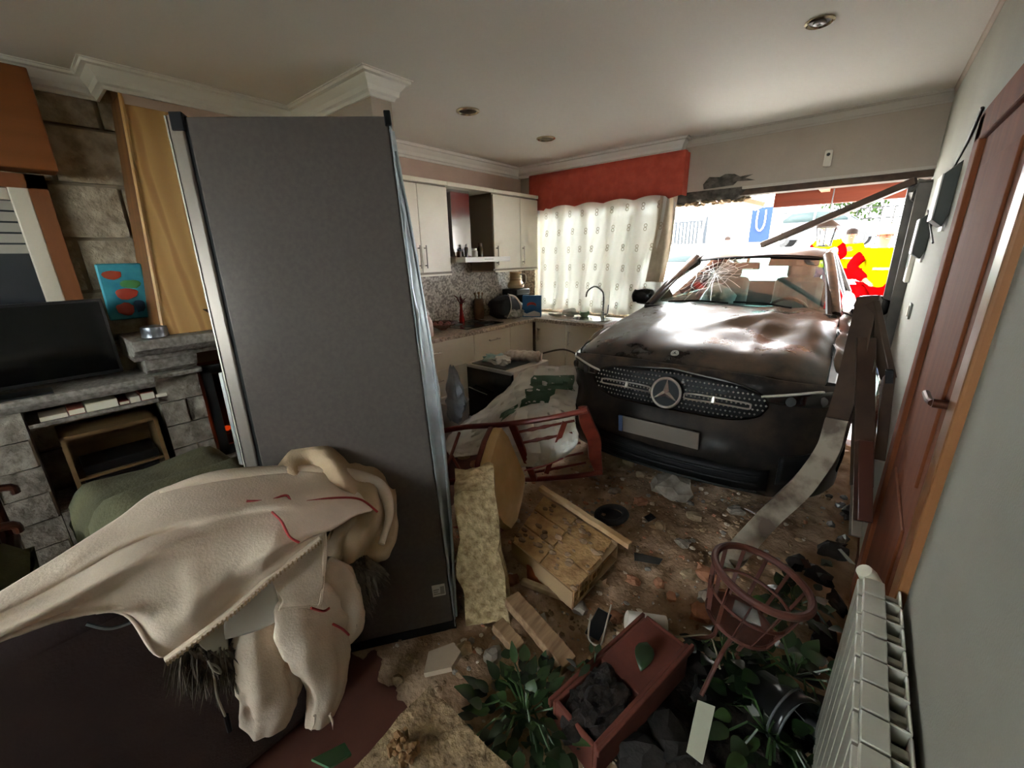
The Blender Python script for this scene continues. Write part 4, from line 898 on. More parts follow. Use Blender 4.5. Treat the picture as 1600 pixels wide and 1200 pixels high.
MB().bb((XL + .05, .02, .375), (BX - .1, .36, .44)).bb((XL + .05, .03, .475), (BX - .09, .37, .53)).build('player', mat('player_black', (26, 26, 27), rough=.35), t, bevel=.003)
# television
t = thing('television', 'wide black television standing on the granite bench', 'television', (BX - .1, -.35, 1.0))
TX = BX - .09; ty1 = at(175, 520, x=TX).y
MB().bb((TX - .03, ty1 - 1.05, 1.045), (TX, ty1, 1.47)).build('casing', mat('tv_black', (12, 12, 13), rough=.35), t, bevel=.004)
MB().bb((TX, ty1 - 1.03, 1.065), (TX + .002, ty1 - .015, 1.455)).build('screen', mat('tv_screen', (6, 6, 7), rough=.08), t, smooth=0)
MB().bb((TX - .08, ty1 - .75, 1.0), (TX + .06, ty1 - .3, 1.012)).bb((TX - .02, ty1 - .56, 1.01), (TX + .0, ty1 - .5, 1.06)).build('stand', mat('tv_black', (12, 12, 13)), t, bevel=.003)
# window in the stone wall with shutter box
wx = XL + .03
w3 = MB()
y1w = at(118, 430, x=wx).y; y0w = y1w - 1.3
for a, c_ in (((y1w - .075, 1.12), (y1w, 2.12)), ((y0w, 1.12), (y0w + .075, 2.12)), ((y0w, 1.12), (y1w, 1.18)), ((y0w, 2.05), (y1w, 2.12))): w3.bb((XL - .02, a[0], a[1]), (wx + .03, c_[0], c_[1]))
w3 = struct(w3.build('window_3', wood('casing_wood', (128, 78, 46), (108, 64, 36), axis='z'), smooth=0))
MB().bb((XL, y1w - .15, 1.16), (wx + .02, y1w - .075, 2.07)).build('sash', mat('sash_cream', (196, 184, 164), rough=.4), w3, smooth=0, bevel=.006)
MB().bb((XL, y0w + .08, 1.99), (wx + .018, y1w - .152, 2.045)).build('sash', mat('sash_cream', (196, 184, 164)), w3, smooth=0)
MB().bb((XL, y0w + .08, 1.18), (XL + .012, y1w - .15, 2.01)).build('pane', mat('night_glass', (44, 46, 50), rough=.05, spec=.8), w3, smooth=0)
for k in range(5): MB().bb((XL + .012, y0w + .1, 1.72 + .055 * k), (XL + .022, y1w - .15, 1.765 + .055 * k)).build('blind_slat', mat('blind_grey', (150, 142, 130), rough=.6), w3, smooth=0)
tag(MB().bb((XL + .022, -1.2, 2.13), (-3.40, at(93, 270, x=-3.4).y, 2.60)).build('shutter_box', M_orange, smooth=0, bevel=.006), 'amber wooden shutter box above the dark window', 'shutter box')
# painted plaque, tin, candlestick, bowl
t = thing('painted_plaque', 'turquoise painted plaque with red shapes leaning against the stone wall', 'plaque', (-3.46, .4, 1.24))
c = V(-3.49, .46, 1.49); R2 = rotm(0, 10, 0)
MB().box(c, (.02, .21, .34), R2).build('panel', mat('turquoise_paint', (40, 128, 150), (64, 158, 170), rough=.5, scale=9), t, bevel=.02)
for dy, dz, sy, sz, col in ((-.04, .11, .045, .03, (168, 70, 44)), (.0, .0, .05, .045, (160, 58, 40)), (.03, .05, .05, .03, (70, 130, 70)), (-.02, -.09, .04, .06, (150, 60, 44)), (.05, -.08, .03, .05, (30, 60, 80))):
    MB().rock(c + R2 @ V(.011, dy, dz), (.004, sy, sz), 2, .3, int(dz * 100)).build('painted_shape', mat('paint_%d_%d' % (col[0], col[2]), col, rough=.5), t, smooth=60)
p = V(-3.20, .50, 1.235); t = thing('tin_bowl', 'round dull metal tin on the end of the mantel', 'tin', p)
MB().lathe([(.06, 0), (.068, .004), (.064, .03), (.066, .036), (.062, .06), (.05, .066), (.001, .068)], 26, c=p).build('tin', mat('dull_tin', (120, 122, 126), rough=.35, metal=.8), t)
p = V(-3.2, .68, 1.235); t = thing('candlestick', 'small turned brass candlestick on the mantel', 'candlestick', p)
MB().lathe([(.022, 0), (.02, .008), (.008, .016), (.012, .03), (.007, .04), (.014, .055), (.007, .068), (.012, .085), (.016, .1), (.008, .1)], 18, c=p).build('stick', mat('old_brass', (120, 90, 46), rough=.35, metal=.9), t)
p = V(-3.2, .84, 1.235); t = thing('wooden_bowl', 'dark footed wooden bowl on the mantel beside the fridge', 'bowl', p)
MB().lathe([(.03, 0), (.028, .01), (.012, .03), (.014, .08), (.05, .1), (.085, .135), (.08, .137), (.04, .108), (.001, .1)], 24, c=p).build('bowl', wood('walnut', (84, 50, 30), (62, 36, 22)), t)
t = thing('wooden_armchair', 'dark turned wooden armchair standing before the stone bench', 'chair', (-2.60, -.47, 0))
M_dk = wood('dark_mahogany', (76, 40, 26), (54, 28, 18), rough=.35, axis='z')
c = V(-2.60, -.47, 0)
for dx, dy in ((-.22, -.2), (.22, -.2), (-.22, .2), (.22, .2)):
    MB().tube([c + V(dx * 1.1, dy * 1.1, 0), c + V(dx, dy, .2), c + V(dx, dy, .44), c + V(dx, dy, .68)], [.018, .024, .02, .02], 10).build('leg', M_dk, t)
MB().box(c + V(0, 0, .45), (.5, .46, .045)).build('seat', M_dk, t, bevel=.015)
for dx in (-.22, .22): MB().tube(curve([c + V(dx, -.24, .72), c + V(dx * 1.05, 0, .69), c + V(dx * 1.02, .24, .70), c + V(dx, .27, .66)], 5), .022, 10, flat=.7).build('armrest', M_dk, t)
for dy in (-.2, -.1, 0, .1, .2): MB().tube([c + V(-.22, dy, .47), c + V(-.27, dy, .9)], .012, 8).build('spindle', M_dk, t)
MB().tube(curve([c + V(-.27, -.24, .9), c + V(-.29, 0, .96), c + V(-.27, .24, .9)], 6), .028, 10).build('crest_rail', M_dk, t)
for dy in (-.2, .2): MB().tube([c + V(-.22, dy, .22), c + V(.22, dy, .22)], .013, 8).build('stretcher', M_dk, t)
tag(MB().box(c + V(.02, .0, .53), (.4, .4, .1)).build('seat_cushion', mat('dark_red_cushion', (66, 26, 24), rough=.9), bevel=.03), 'dark red cushion on the wooden armchair', 'cushion')

# ================================================================ FRIDGE
u_ = V(.62, .785, 0).normalized(); up_ = V(-.231, .074, 2.0).normalized(); u_ = (u_ - up_ * u_.dot(up_)).normalized(); n_ = u_.cross(up_).normalized()   # n_ looks at the viewer
B0 = at(711, 988, z=.0); FH = 2.155; FW = .70; FD = .60
t = thing('fridge', 'tall grey fridge freezer leaning back, its dark side panel towards the sofa', 'fridge', B0)
def fr(a, d, h): return B0 + u_ * a - n_ * d + up_ * h      # a along the panel (0 right, negative left), d into depth, h up
def fbox(b, a0, a1, d0, d1, h0, h1):
    vs = [fr(a, d, h) for h in (h0, h1) for a, d in ((a0, d0), (a1, d0), (a1, d1), (a0, d1))]
    return b.add(vs, [(3, 2, 1, 0), (4, 5, 6, 7), (0, 1, 5, 4), (1, 2, 6, 5), (2, 3, 7, 6), (3, 0, 4, 7)])
M_fside = mat('fridge_side_grey', (96, 88, 83), (90, 82, 78), rough=.22, scale=60, metal=.3, bump=.03, bscale=260)
M_fdoor = mat('fridge_door_steel', (156, 146, 138), rough=.3, metal=.85)
FZ = .02
fbox(MB(), -FW + .055, 0, 0, FD, .06, FH).build('body', M_fside, t, smooth=0, bevel=.006)
d1 = fbox(MB(), -FW, -FW + .045, -.004, FD, .07, .78).build('freezer_door', M_fdoor, t, smooth=0, bevel=.006)
d2 = fbox(MB(), -FW, -FW + .045, -.004, FD, .79, FH + .005).build('fridge_door', M_fdoor, t, smooth=0, bevel=.006)
for d_, h0, h1 in ((d1, .5, .74), (d2, .86, 1.3)): fbox(MB(), -FW - .04, -FW - .025, .04, .055, h0, h1).build('handle', M_steel, d_, smooth=0, bevel=.003)
fbox(MB(), -FW + .045, -FW + .056, .004, FD, .06, FH).build('door_seal', M_trim, t, smooth=0)
fbox(MB(), -FW - .004, -FW + .001, -.006, .004, .8, FH).build('door_edge', mat('bright_edge', (214, 206, 196), rough=.25, metal=.6), d2, smooth=0)
fbox(MB(), -FW + .01, -FW + .05, -.008, .06, FH - .045, FH + .012).build('hinge_cover', M_trim, t, smooth=0, bevel=.004)
fbox(MB(), -.012, .012, -.008, .03, FH - .035, FH + .016).build('top_cap', M_trim, t, smooth=0, bevel=.004)
fbox(MB(), -FW + .05, .01, 0, FD, .02, .06).build('plinth', M_trim, t, smooth=0)
# buckled galvanised back sheet
rows = []
for k in range(41):
    h = .03 + (FH - .05) * k / 40; v = k / 40; bul = .005 + .055 * math.sin(math.pi * min(1, v * 1.02)) ** .8 * (1.15 - .4 * v); r = []
    for j in range(9):
        w_ = j / 8; a = bul * math.sin(w_ * math.pi * .5) + .007 * nz((h * 1, w_, 0), 9, 2) * (1 if j else 0) + (.008 * math.sin(w_ * 22) if 0 < j < 8 else 0); r.append(fr(.004 + a, -.002 + .34 * w_ ** 1.4, h + .008 * nz((h, w_, 3), 6, 5)))
    rows.append(r)
MB().grid(rows).build('back_sheet', mat('galvanised_sheet', (188, 200, 206), (150, 162, 168), rough=.4, metal=.35, scale=7), t, smooth=40, solid=.003)
for w_ in (.1, .16): MB().tube([fr(.014 + .05 * math.sin(math.pi * k / 30) * .8, .0 + w_ * .4, .05 + 2.0 * k / 30) for k in range(31)], .006, 6).build('edge_fold', mat('galvanised_sheet', (188, 200, 206)), t)
# energy sticker low on the side panel
lb = fbox(MB(), -.075, -.018, -.0022, .0, .205, .262).build('sticker', mat('sticker_paper', (186, 180, 168), rough=.7), t, smooth=0)
for a0, a1, h0, h1 in ((-.07, -.045, .235, .24), (-.07, -.05, .225, .229), (-.07, -.04, .215, .219), (-.04, -.022, .212, .25)): fbox(MB(), a0, a1, -.003, -.002, h0, h1).build('sticker_print', mat('sticker_ink', (120, 112, 104), rough=.7), lb, smooth=0)

# ================================================================ SOFA AND JACKET
SX = -1.29; SE = .44
t = thing('sofa', 'dark brown sofa seen from behind with a jacket over its back', 'sofa', (-1.7, -.6, 0))
M_suede = mat('brown_suede', (72, 54, 50), (60, 44, 42), rough=.95, scale=5, bump=.12, bscale=120)
def cushion(c, s, m, name, par, bev=.05, fl=.012):
    return MB().box(c, s).build(name, m, par, bevel=bev, smooth=60)
cushion((SX - .11, SE - 1.05, .44), (.22, 2.1, .84), M_suede, 'backrest', t, .05)
cushion((SX - .42, SE - 1.05, .22), (.44, 2.06, .40), M_suede, 'seat_base', t, .04)
cushion((SX - .42, SE - .09, .36), (.46, .18, .58), M_suede, 'armrest', t, .05)
for k in range(2): cushion((SX - .42, SE - .60 - .87 * k, .48), (.42, .86, .14), M_suede, 'seat_cushion', t, .045)
M_olive = mat('olive_cloth', (92, 88, 62), (74, 72, 50), rough=1, scale=5, bump=.2, bscale=90)
def draped(name, x0, x1, y0, y1, z, label, seed):
    """a thick folded cover lying on the furniture"""
    b = MB(); n = 18; m_ = 18; rows = []
    for j in range(m_ + 1):
        r = []
        for i in range(n + 1):
            x = x0 + (x1 - x0) * i / n; y = y0 + (y1 - y0) * j / m_; e = min(i, n - i, j, m_ - j) / 3; h = z * (1 - .0) - (.11 * max(0, 1 - e) ** 2)
            r.append(V(x + .015 * nz((x, y, 0), 5, seed), y + .015 * nz((x, y, 4), 5, seed), h + .02 * nz((x, y, 0), 4, seed + 1) + .008 * nz((x, y, 0), 11, seed + 2)))
        rows.append(r)
    o0 = 0; b.grid(rows)
    ring = [(0, i) for i in range(n + 1)] + [(j, n) for j in range(1, m_ + 1)] + [(m_, i) for i in range(n - 1, -1, -1)] + [(j, 0) for j in range(m_ - 1, 0, -1)]
    b.grid([[rows[j][i] + V(.02 * nz(rows[j][i], 9, k), .02 * nz(rows[j][i], 9, k + 3), -k * .13) for (j, i) in ring] for k in range(4)], closed=True)
    return b
t = thing('armchair', 'armchair under an olive green cover between sofa and fireplace', 'armchair', (-2.1, .25, 0), 'olive covered armchairs')
draped('c', -2.44, -1.93, -.06, .52, .78, '', 2).build('cover', M_olive, t, smooth=60)
MB().bb((-2.40, .04, .06), (-1.97, .50, .72)).build('frame', M_suede, t, bevel=.03)
for dx, dy in ((-2.36, .08), (-2.01, .08), (-2.36, .46), (-2.01, .46)): MB().cyl((dx, dy, 0), (dx, dy, .08), .02, .025).build('foot', M_dk, t)
o = draped('c', SX - .62, SX - .13, -.02, SE + .06, .90, '', 7).build('throw_blanket', M_olive, smooth=60); tag(o, 'olive green throw lying over the end of the brown sofa', 'throw')
o = draped('c', SX - .86, SX - .24, -1.0, -.17, .80, '', 9).build('throw_blanket', M_olive, smooth=60); tag(o, 'dark olive throw folded over the sofa behind the jacket sleeve', 'throw')

# jacket: several cloth panels lying over the back of the sofa
M_jk = mat('cream_cotton', (220, 200, 180), (208, 188, 168), rough=.95, scale=9, bump=.15, bscale=150)
M_jk2 = mat('tan_cotton', (190, 164, 134), (178, 152, 122), rough=.95, scale=9, bump=.15, bscale=150)
M_lin = mat('pale_lining', (226, 220, 212), rough=.9)
JK = thing('jacket', 'cream cotton jacket with red piping and fur trim thrown over the sofa', 'jacket', (SX, .2, .1))
def J(px, py, x): return at(px, py, x=x)
def wr(amp, sc, seed):
    def f_(p, u, v): return p + V(1, .1, .3) * (amp * nz(p, sc, seed) + amp * .5 * nz(p, sc * 2.3, seed + 1))
    return f_
main = [[J(-60, 965, -1.36), J(70, 885, -1.42), J(180, 815, -1.50), J(262, 762, -1.56), J(400, 738, -1.52), J(500, 740, -1.44), J(575, 752, -1.36)],
        [J(-60, 985, -1.27), J(80, 912, -1.32), J(200, 838, -1.38), J(300, 790, -1.42), J(420, 768, -1.40), J(510, 770, -1.34), J(592, 790, -1.26)],
        [J(-60, 1002, -1.24), J(90, 935, -1.24), J(215, 868, -1.26), J(310, 835, -1.27), J(420, 800, -1.28), J(490, 800, -1.24), J(560, 805, -1.20)],
        [J(-60, 1012, -1.235), J(95, 952, -1.235), J(215, 910, -1.22), J(300, 890, -1.20), J(390, 850, -1.19), J(450, 830, -1.18), J(520, 825, -1.16)],
        [J(-60, 1018, -1.24), J(100, 962, -1.235), J(205, 952, -1.215), J(262, 985, -1.19), J(345, 935, -1.17), J(410, 885, -1.16), J(490, 838, -1.15)],
        [J(-60, 1022, -1.245), J(105, 966, -1.24), J(195, 960, -1.22), J(258, 1028, -1.20), J(352, 958, -1.18), J(425, 895, -1.17), J(498, 840, -1.16)]]
def rdg(x): return 1 - 2 * abs((x % 1) - .5)
def mainf(p, u, v):
    w = nz((u * 2, v * 2.4, 0), 1.2, 3)
    f1 = .034 * rdg(u * 2.6 + .9 * v + .5 * w) ** 1.6 * (1 - .45 * v) * min(1, 6 * u + .2)                   # long folds sweeping to the collar
    f2 = .030 * rdg(v * 4.2 - 1.3 * u + .6 * w) ** 2 * max(0, u - .25) * max(0, min(1, (v - .3) * 4))          # folds dropping to the zip
    f3 = -.05 * math.exp(-((u - .36 - .25 * (v - .5)) / .035) ** 2) * math.exp(-((v - .42) / .22) ** 2)       # one deep crease
    return p + V(1, -.12, .35) * ((f1 + f2 + f3 - .02) * min(1, 8 * (1 - u) + .25) + .010 * nz(p, 9, 3) + .007 * abs(nz(p, 19, 5)))
pan = MB().surf(main, 9, 9, mainf).build('back_panel', M_jk, JK, smooth=180, solid=.008)
hem = [main[5][k] + V(.012, 0, 0) for k in range(3, 7)]
MB().tube(curve(hem, 10), .011, 8).build('zip_hem', M_jk, JK)
b = MB(); hp = curve(hem, 40)
for k in range(0, len(hp) - 1, 3): b.beam(hp[k] + V(.012, 0, -.006), hp[k] + V(.012, 0, .006), .004, .004)
o = b.build('zip_teeth', M_jk2, JK); o['kind'] = 'stuff'
# collar roll along the ridge
MB().tube(curve([J(250, 772, -1.56), J(330, 748, -1.55), J(420, 741, -1.53), J(520, 741, -1.46), J(590, 758, -1.34), J(608, 800, -1.24), J(596, 850, -1.18)], 8), [.012 + .020 * math.sin(math.pi * min(1, k / 44)) for k in range(49)], 10).build('collar_roll', M_jk, JK, smooth=60)
# second front with its pocket flap
flap = [[J(418, 880, -1.17), J(455, 855, -1.165), J(506, 832, -1.155)], [J(425, 910, -1.165), J(462, 890, -1.16), J(507, 870, -1.15)], [J(440, 935, -1.165), J(470, 930, -1.155), J(503, 915, -1.15)], [J(436, 950, -1.17), J(470, 946, -1.16), J(497, 945, -1.155)]]
MB().surf(flap, 7, 7, wr(.008, 12, 4)).build('front_flap', M_jk, JK, smooth=180, solid=.008)
MB().tube(curve([flap[0][2], flap[1][2], flap[2][2], flap[3][2], flap[3][1], flap[3][0]], 6), .008, 6).build('flap_seam', M_jk, JK)
lin_ = [[J(352, 955, -1.20), J(390, 920, -1.19), J(425, 905, -1.185)], [J(350, 985, -1.195), J(395, 955, -1.185), J(436, 945, -1.18)], [J(352, 998, -1.20), J(400, 985, -1.19), J(428, 972, -1.185)]]
MB().surf(lin_, 5, 5, wr(.006, 12, 6)).build('lining', M_lin, JK, smooth=180, solid=.006)
pk = [[J(300, 985, -1.225), J(330, 970, -1.225), J(356, 965, -1.22)], [J(312, 1008, -1.22), J(335, 1000, -1.22), J(356, 1000, -1.22)], [J(330, 1020, -1.225), J(345, 1026, -1.22), J(358, 1026, -1.22)]]
MB().surf(pk, 5, 5, wr(.006, 12, 9)).build('pocket_bag', mat('pocket_grey', (168, 160, 140), rough=.95), JK, smooth=180, solid=.006)
def sleeve(path, rad, name, m, seed, fl=.5):
    pts = curve(path, 10); k = len(pts); rr = curve([V(r, 0, 0) for r in rad], 10); b = MB(); N_ = 36; b.tube(pts, [q.x for q in rr], N_, flat=fl, up=(1, 0, 0))
    for i, p in enumerate(b.v):
        j = i // N_; a = (i % N_) / N_ * 2 * math.pi; c = pts[j]; d = p - c
        g = 1 + .16 * math.cos(3 * a + seed + 1.2 * math.sin(j * .11)) + .07 * math.cos(7 * a + .25 * j) + .10 * rdg(j * .16 + .5 * math.sin(a * 2 + seed)) * math.exp(-((j / k - .3) / .35) ** 2)
        b.v[i] = c + d * g + V(.6, .5, .3) * (.010 * nz(p, 13, seed) + .006 * abs(nz(p, 26, seed)))
    return b.build(name, m, JK, smooth=180)
sleeve([J(452, 900, -1.22), J(470, 950, -1.19), J(492, 1000, -1.18), J(512, 1060, -1.18), J(502, 1128, -1.18)], [.05, .085, .088, .072, .045], 'sleeve', M_jk, 3)
sleeve([J(388, 965, -1.245), J(400, 1010, -1.225), J(418, 1060, -1.215), J(428, 1100, -1.215), J(425, 1138, -1.22)], [.03, .07, .085, .085, .05], 'sleeve', M_jk, 8)
sleeve([J(505, 880, -1.22), J(528, 905, -1.20), J(543, 940, -1.18), J(545, 985, -1.18), J(535, 1010, -1.19)], [.03, .05, .05, .045, .02], 'cuff_strap', M_jk, 12)
# hood bulge at the far end
hd_ = [[J(430, 735, -1.58), J(455, 705, -1.60), J(500, 693, -1.58), J(545, 712, -1.50), J(590, 728, -1.44), J(616, 752, -1.40)],
       [J(450, 740, -1.50), J(480, 722, -1.50), J(520, 718, -1.46), J(560, 740, -1.40), J(595, 760, -1.34), J(618, 790, -1.30)],
       [J(520, 800, -1.36), J(540, 790, -1.34), J(560, 785, -1.30), J(580, 795, -1.26), J(600, 815, -1.23), J(616, 830, -1.22)],
       [J(505, 860, -1.28), J(520, 850, -1.26), J(540, 840, -1.23), J(565, 842, -1.21), J(588, 855, -1.20), J(606, 866, -1.20)],
       [J(515, 900, -1.27), J(525, 895, -1.25), J(538, 885, -1.24), J(548, 880, -1.24), J(572, 875, -1.24), J(596, 878, -1.24)]]
MB().surf(hd_, 8, 8, lambda p, u, v: p + V(1, -.2, .4) * (.03 * nz(p, 9, 14) + .02 * nz(p, 19, 15) + .018 * math.sin(v * 19 + 4 * u))).build('hood', M_jk2, JK, smooth=180, solid=.01)
# red piping
M_pip = mat('red_piping', (150, 40, 40), rough=.7)
def pip(pts): MB().tube(curve(pts, 8), .0038, 6).build('piping', M_pip, JK)
pip([J(385, 783, -1.36), J(420, 782, -1.345), J(447, 774, -1.345), J(462, 785, -1.31), J(520, 778, -1.30), J(562, 780, -1.26), J(590, 800, -1.19)])
pip([J(425, 800, -1.25), J(440, 815, -1.205), J(452, 838, -1.155), J(468, 848, -1.135)])
pip([J(486, 950, -1.115), J(505, 955, -1.115), J(515, 950, -1.115)]); pip([J(520, 975, -1.125), J(535, 983, -1.115), J(545, 992, -1.12)])
# fur trim, cord with toggles, frayed cuff
def fur(name, path, n, ln, seed, dirs):
    rg = random.Random(seed); pts = curve(path, 10); b = MB()
    for k in range(n):
        p = rg.choice(pts) + V(rg.uniform(-.02, .02), rg.uniform(-.03, .03), rg.uniform(-.02, .02)); d = Vector(dirs) + V(rg.uniform(-.4, .4), rg.uniform(-.7, .7), rg.uniform(-.4, .3)); d.normalize(); L_ = ln * rg.uniform(.5, 1.1)
        q = p + d * L_ * .5; e = p + d * L_ + V(0, 0, -.25 * L_); b.tube([p, q, e], [.0035, .0028, .0006], 3, cap=False)
    o = b.build(name, mat('dark_fur', (62, 52, 44), (104, 92, 78), rough=.8, scale=30), JK); o['kind'] = 'stuff'
fur('fur_trim', [J(290, 1010, -1.245), J(330, 1020, -1.235), J(365, 1018, -1.24)], 900, .10, 1, (.05, -.1, -1))
fur('fur_trim', [J(555, 880, -1.22), J(572, 885, -1.2), J(560, 915, -1.21), J(548, 940, -1.22)], 900, .085, 2, (.2, .35, -.8))
MB().tube(curve([J(305, 1000, -1.235), J(322, 1030, -1.22), J(333, 1048, -1.205), J(340, 1090, -1.2), J(356, 1128, -1.2)], 6), .0035, 6).build('cord', mat('cord_grey', (150, 140, 124), rough=.8), JK)
MB().tube([J(353, 1118, -1.2), J(359, 1142, -1.2)], .007, 8).build('toggle', M_trim, JK)
MB().tube(curve([J(325, 1032, -1.2), J(332, 1045, -1.195), J(345, 1052, -1.2), J(340, 1042, -1.2), J(326, 1036, -1.2)], 5), .003, 5).build('cord_knot', mat('cord_grey', (150, 140, 124)), JK)
for (a, c_) in (((492, 1118), (486, 1142)), ((515, 1115), (520, 1140))): MB().tube([J(*a, -1.15), J((a[0] + c_[0]) / 2 + 2, (a[1] + c_[1]) / 2, -1.15), J(*c_, -1.15)], [.006, .004, .001], 5).build('frayed_thread', M_jk, JK)
# a metal hanger rim peeping out under the sleeve
o = MB().tube(curve([J(135, 975, -1.27), J(170, 982, -1.255), J(205, 972, -1.25), J(212, 960, -1.25)], 6), .004, 6).build('coat_hanger', MATS['dull_tin']); tag(o, 'thin metal coat hanger end under the jacket sleeve', 'hanger')
# ================================================================ RUBBLE ON THE FLOOR
M_dirt = mat('earth_and_dust', (184, 154, 126), (132, 102, 78), rough=1, scale=7, detail=12, bump=.6, bscale=45, lo=.3, hi=.72)
def dirt_h(x, y):
    c = math.exp(-((x + .75) / .75) ** 2 - ((y - 2.6) / 1.3) ** 2); f_ = nz((x, y, 0), 2.2, 1) * .5 + .5
    e = min(1, max(0, (x + 2.05) / .5)) * min(1, max(0, (.24 - x) / .1)) * min(1, max(0, (y - .55) / .5)) * min(1, max(0, (4.6 - y) / .3))
    return max(0, e * (.012 + .07 * c * f_ + .05 * max(0, nz((x, y, 3), 3.7, 2)) + .02 * nz((x, y, 5), 11, 4) + .008 * nz((x, y, 9), 33, 5))) - .002
nx, ny = 150, 240
b = MB(); b.grid([[V(-2.1 + 2.34 * i / nx, .5 + 3.88 * j / ny, dirt_h(-2.1 + 2.34 * i / nx, .5 + 3.88 * j / ny)) for i in range(nx + 1)] for j in range(ny + 1)])
tag(b.build('earth_layer', M_dirt, smooth=180), 'brown earth and plaster dust spread over the floor tiles', 'earth', kind='stuff')
M_grit = [mat('grit_brown', (176, 146, 116), (130, 104, 80), rough=1, scale=9), mat('grit_grey', (170, 162, 152), (124, 116, 108), rough=1, scale=9), mat('grit_brick', (184, 128, 100), rough=1), mat('grit_pale', (206, 190, 168), rough=1)]
rg = random.Random(21)
for gi, (m_, n, lb) in enumerate(zip(M_grit, (1700, 500, 250, 260), ('brown earth crumbs', 'grey mortar grit', 'red brick crumbs', 'pale plaster chips'))):
    b = MB()
    for k in range(n):
        x = rg.gauss(-.75, .55); y = rg.uniform(.7, 3.4)
        if not (-1.9 < x < .2): continue
        s = .004 + .013 * rg.random() ** 3; b.rock((x, y, dirt_h(x, y) + s * .4), (s * rg.uniform(.8, 1.6), s, s * .7), 0 + 1 if s > .012 else 1, .5, k)
    tag(b.build('grit', m_, smooth=0), lb + ' scattered over the floor', 'grit', kind='stuff')
# single stones one can pick out
stones = [(985, 720, .05), (1050, 770, .11), (1000, 790, .035), (1030, 830, .03), (925, 740, .03), (1105, 905, .045), (1075, 900, .03), (1110, 940, .05), (1095, 960, .045), (870, 905, .03), (905, 950, .035), (745, 720, .045), (725, 705, .05), (770, 730, .035), (760, 745, .03), (1000, 745, .03), (960, 770, .03), (1060, 720, .04), (940, 905, .035), (1065, 850, .03), (990, 905, .028), (725, 1010, .03), (770, 1020, .035), (1030, 910, .025), (620, 1050, .02), (1150, 800, .04), (800, 900, .03), (820, 955, .03), (925, 985, .03), (960, 960, .03), (1085, 810, .035), (845, 965, .025), (1050, 930, .022)]
sm = [mat('rubble_sand', (190, 166, 134), (146, 122, 96), rough=1, scale=14, bump=.5), mat('rubble_grey', (166, 154, 140), (124, 112, 100), rough=1, scale=14, bump=.5), mat('rubble_brick', (188, 134, 104), (150, 100, 76), rough=1, scale=14, bump=.5)]
sl = ['sandy rubble stone lying loose in the earth', 'grey mortar lump lying loose in the earth', 'reddish brick lump lying loose in the earth']
for k, (px, py, s) in enumerate(stones):
    q = at(px, py, z=.05); z = dirt_h(q.x, q.y); i = 1 if s > .1 else k % 3
    tag(MB().rock((q.x, q.y, z + s * .45), (s * 1.2, s, s * .7), 2, .55, k, rotm(0, 0, k * 37), boxy=.4, fine=.15).build('rubble_stone', sm[i], smooth=25), sl[i], 'stone', 'loose rubble stones')
# dark sheet added over the earth, foreground shade put into its colour
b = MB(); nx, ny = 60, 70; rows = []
def shade_sheet_h(x, y):
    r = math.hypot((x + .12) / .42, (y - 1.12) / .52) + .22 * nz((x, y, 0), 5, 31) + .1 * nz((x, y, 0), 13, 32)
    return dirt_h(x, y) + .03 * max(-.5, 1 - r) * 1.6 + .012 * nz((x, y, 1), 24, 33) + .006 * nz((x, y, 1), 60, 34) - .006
b.grid([[V(-.62 + .84 * i / nx, .5 + 1.2 * j / ny, shade_sheet_h(-.62 + .84 * i / nx, .5 + 1.2 * j / ny)) for i in range(nx + 1)] for j in range(ny + 1)])
tag(b.build('foreground_shade', mat('foreground_shade_brown', (48, 38, 31), (30, 24, 20), rough=1, scale=24, bump=.8, bscale=50), smooth=180), 'dark sheet over the earth beside the radiator, shade put into its colour', 'soil', kind='stuff')
# upright granite block beside the fridge
M_blk = mat('yellow_granite', (212, 188, 144), (158, 132, 96), rough=1, scale=34, bump=.9, bscale=50)
def slab(name, pts_bot, pts_top, m, seed, label, cat, n=6, amp=.012, fine=.006, group=None):
    """a stone between two quads (room coordinates), faces broken up"""
    b = MB(); Q = [Vector(p) for p in pts_bot] + [Vector(p) for p in pts_top]
    cen = sum(Q, Vector()) / 8
    def face(a, c_, d, e):
        rows = [[(Q[a].lerp(Q[c_], i / n)).lerp(Q[e].lerp(Q[d], i / n), j / n) for i in range(n + 1)] for j in range(n + 1)]
        def ro(p):
            k = amp * nz(p, 6, seed) + fine * nz(p, 22, seed + 2); dd = (p - cen).normalized(); return p + dd * k
        b.grid([[ro(p) for p in r] for r in rows])
    for f_ in ((0, 1, 2, 3), (4, 5, 6, 7), (0, 1, 5, 4), (1, 2, 6, 5), (2, 3, 7, 6), (3, 0, 4, 7)): face(*f_)
    o = b.build(name, m, smooth=40); bm = bmesh.new(); bm.from_mesh(o.data); bmesh.ops.remove_doubles(bm, verts=bm.verts, dist=.0006); bmesh.ops.recalc_face_normals(bm, faces=bm.faces); bm.to_mesh(o.data); bm.free(); o.data.shade_smooth(); o.data.set_sharp_from_angle(angle=R_(35))
    return tag(o, label, cat, group)
by = 1.16; a0, a1 = at(722, 972, z=.0), at(788, 962, z=.0)
a0 = V(-1.135, .98, .0); a1 = V(-.985, 1.12, .0); back = V(-.16, .17, 0)
t0, t1 = at(708, 775, y=a0.y + .06), at(772, 762, y=a1.y + .06)
slab('granite_block', [a0, a1, a1 + back, a0 + back], [t0, t1, t1 + back * .8 + V(0, 0, .02), t0 + back * .8 + V(0, 0, .02)], M_blk, 3, 'upright rough yellow granite block standing against the fridge', 'stone block', n=16, amp=.045, fine=.012)
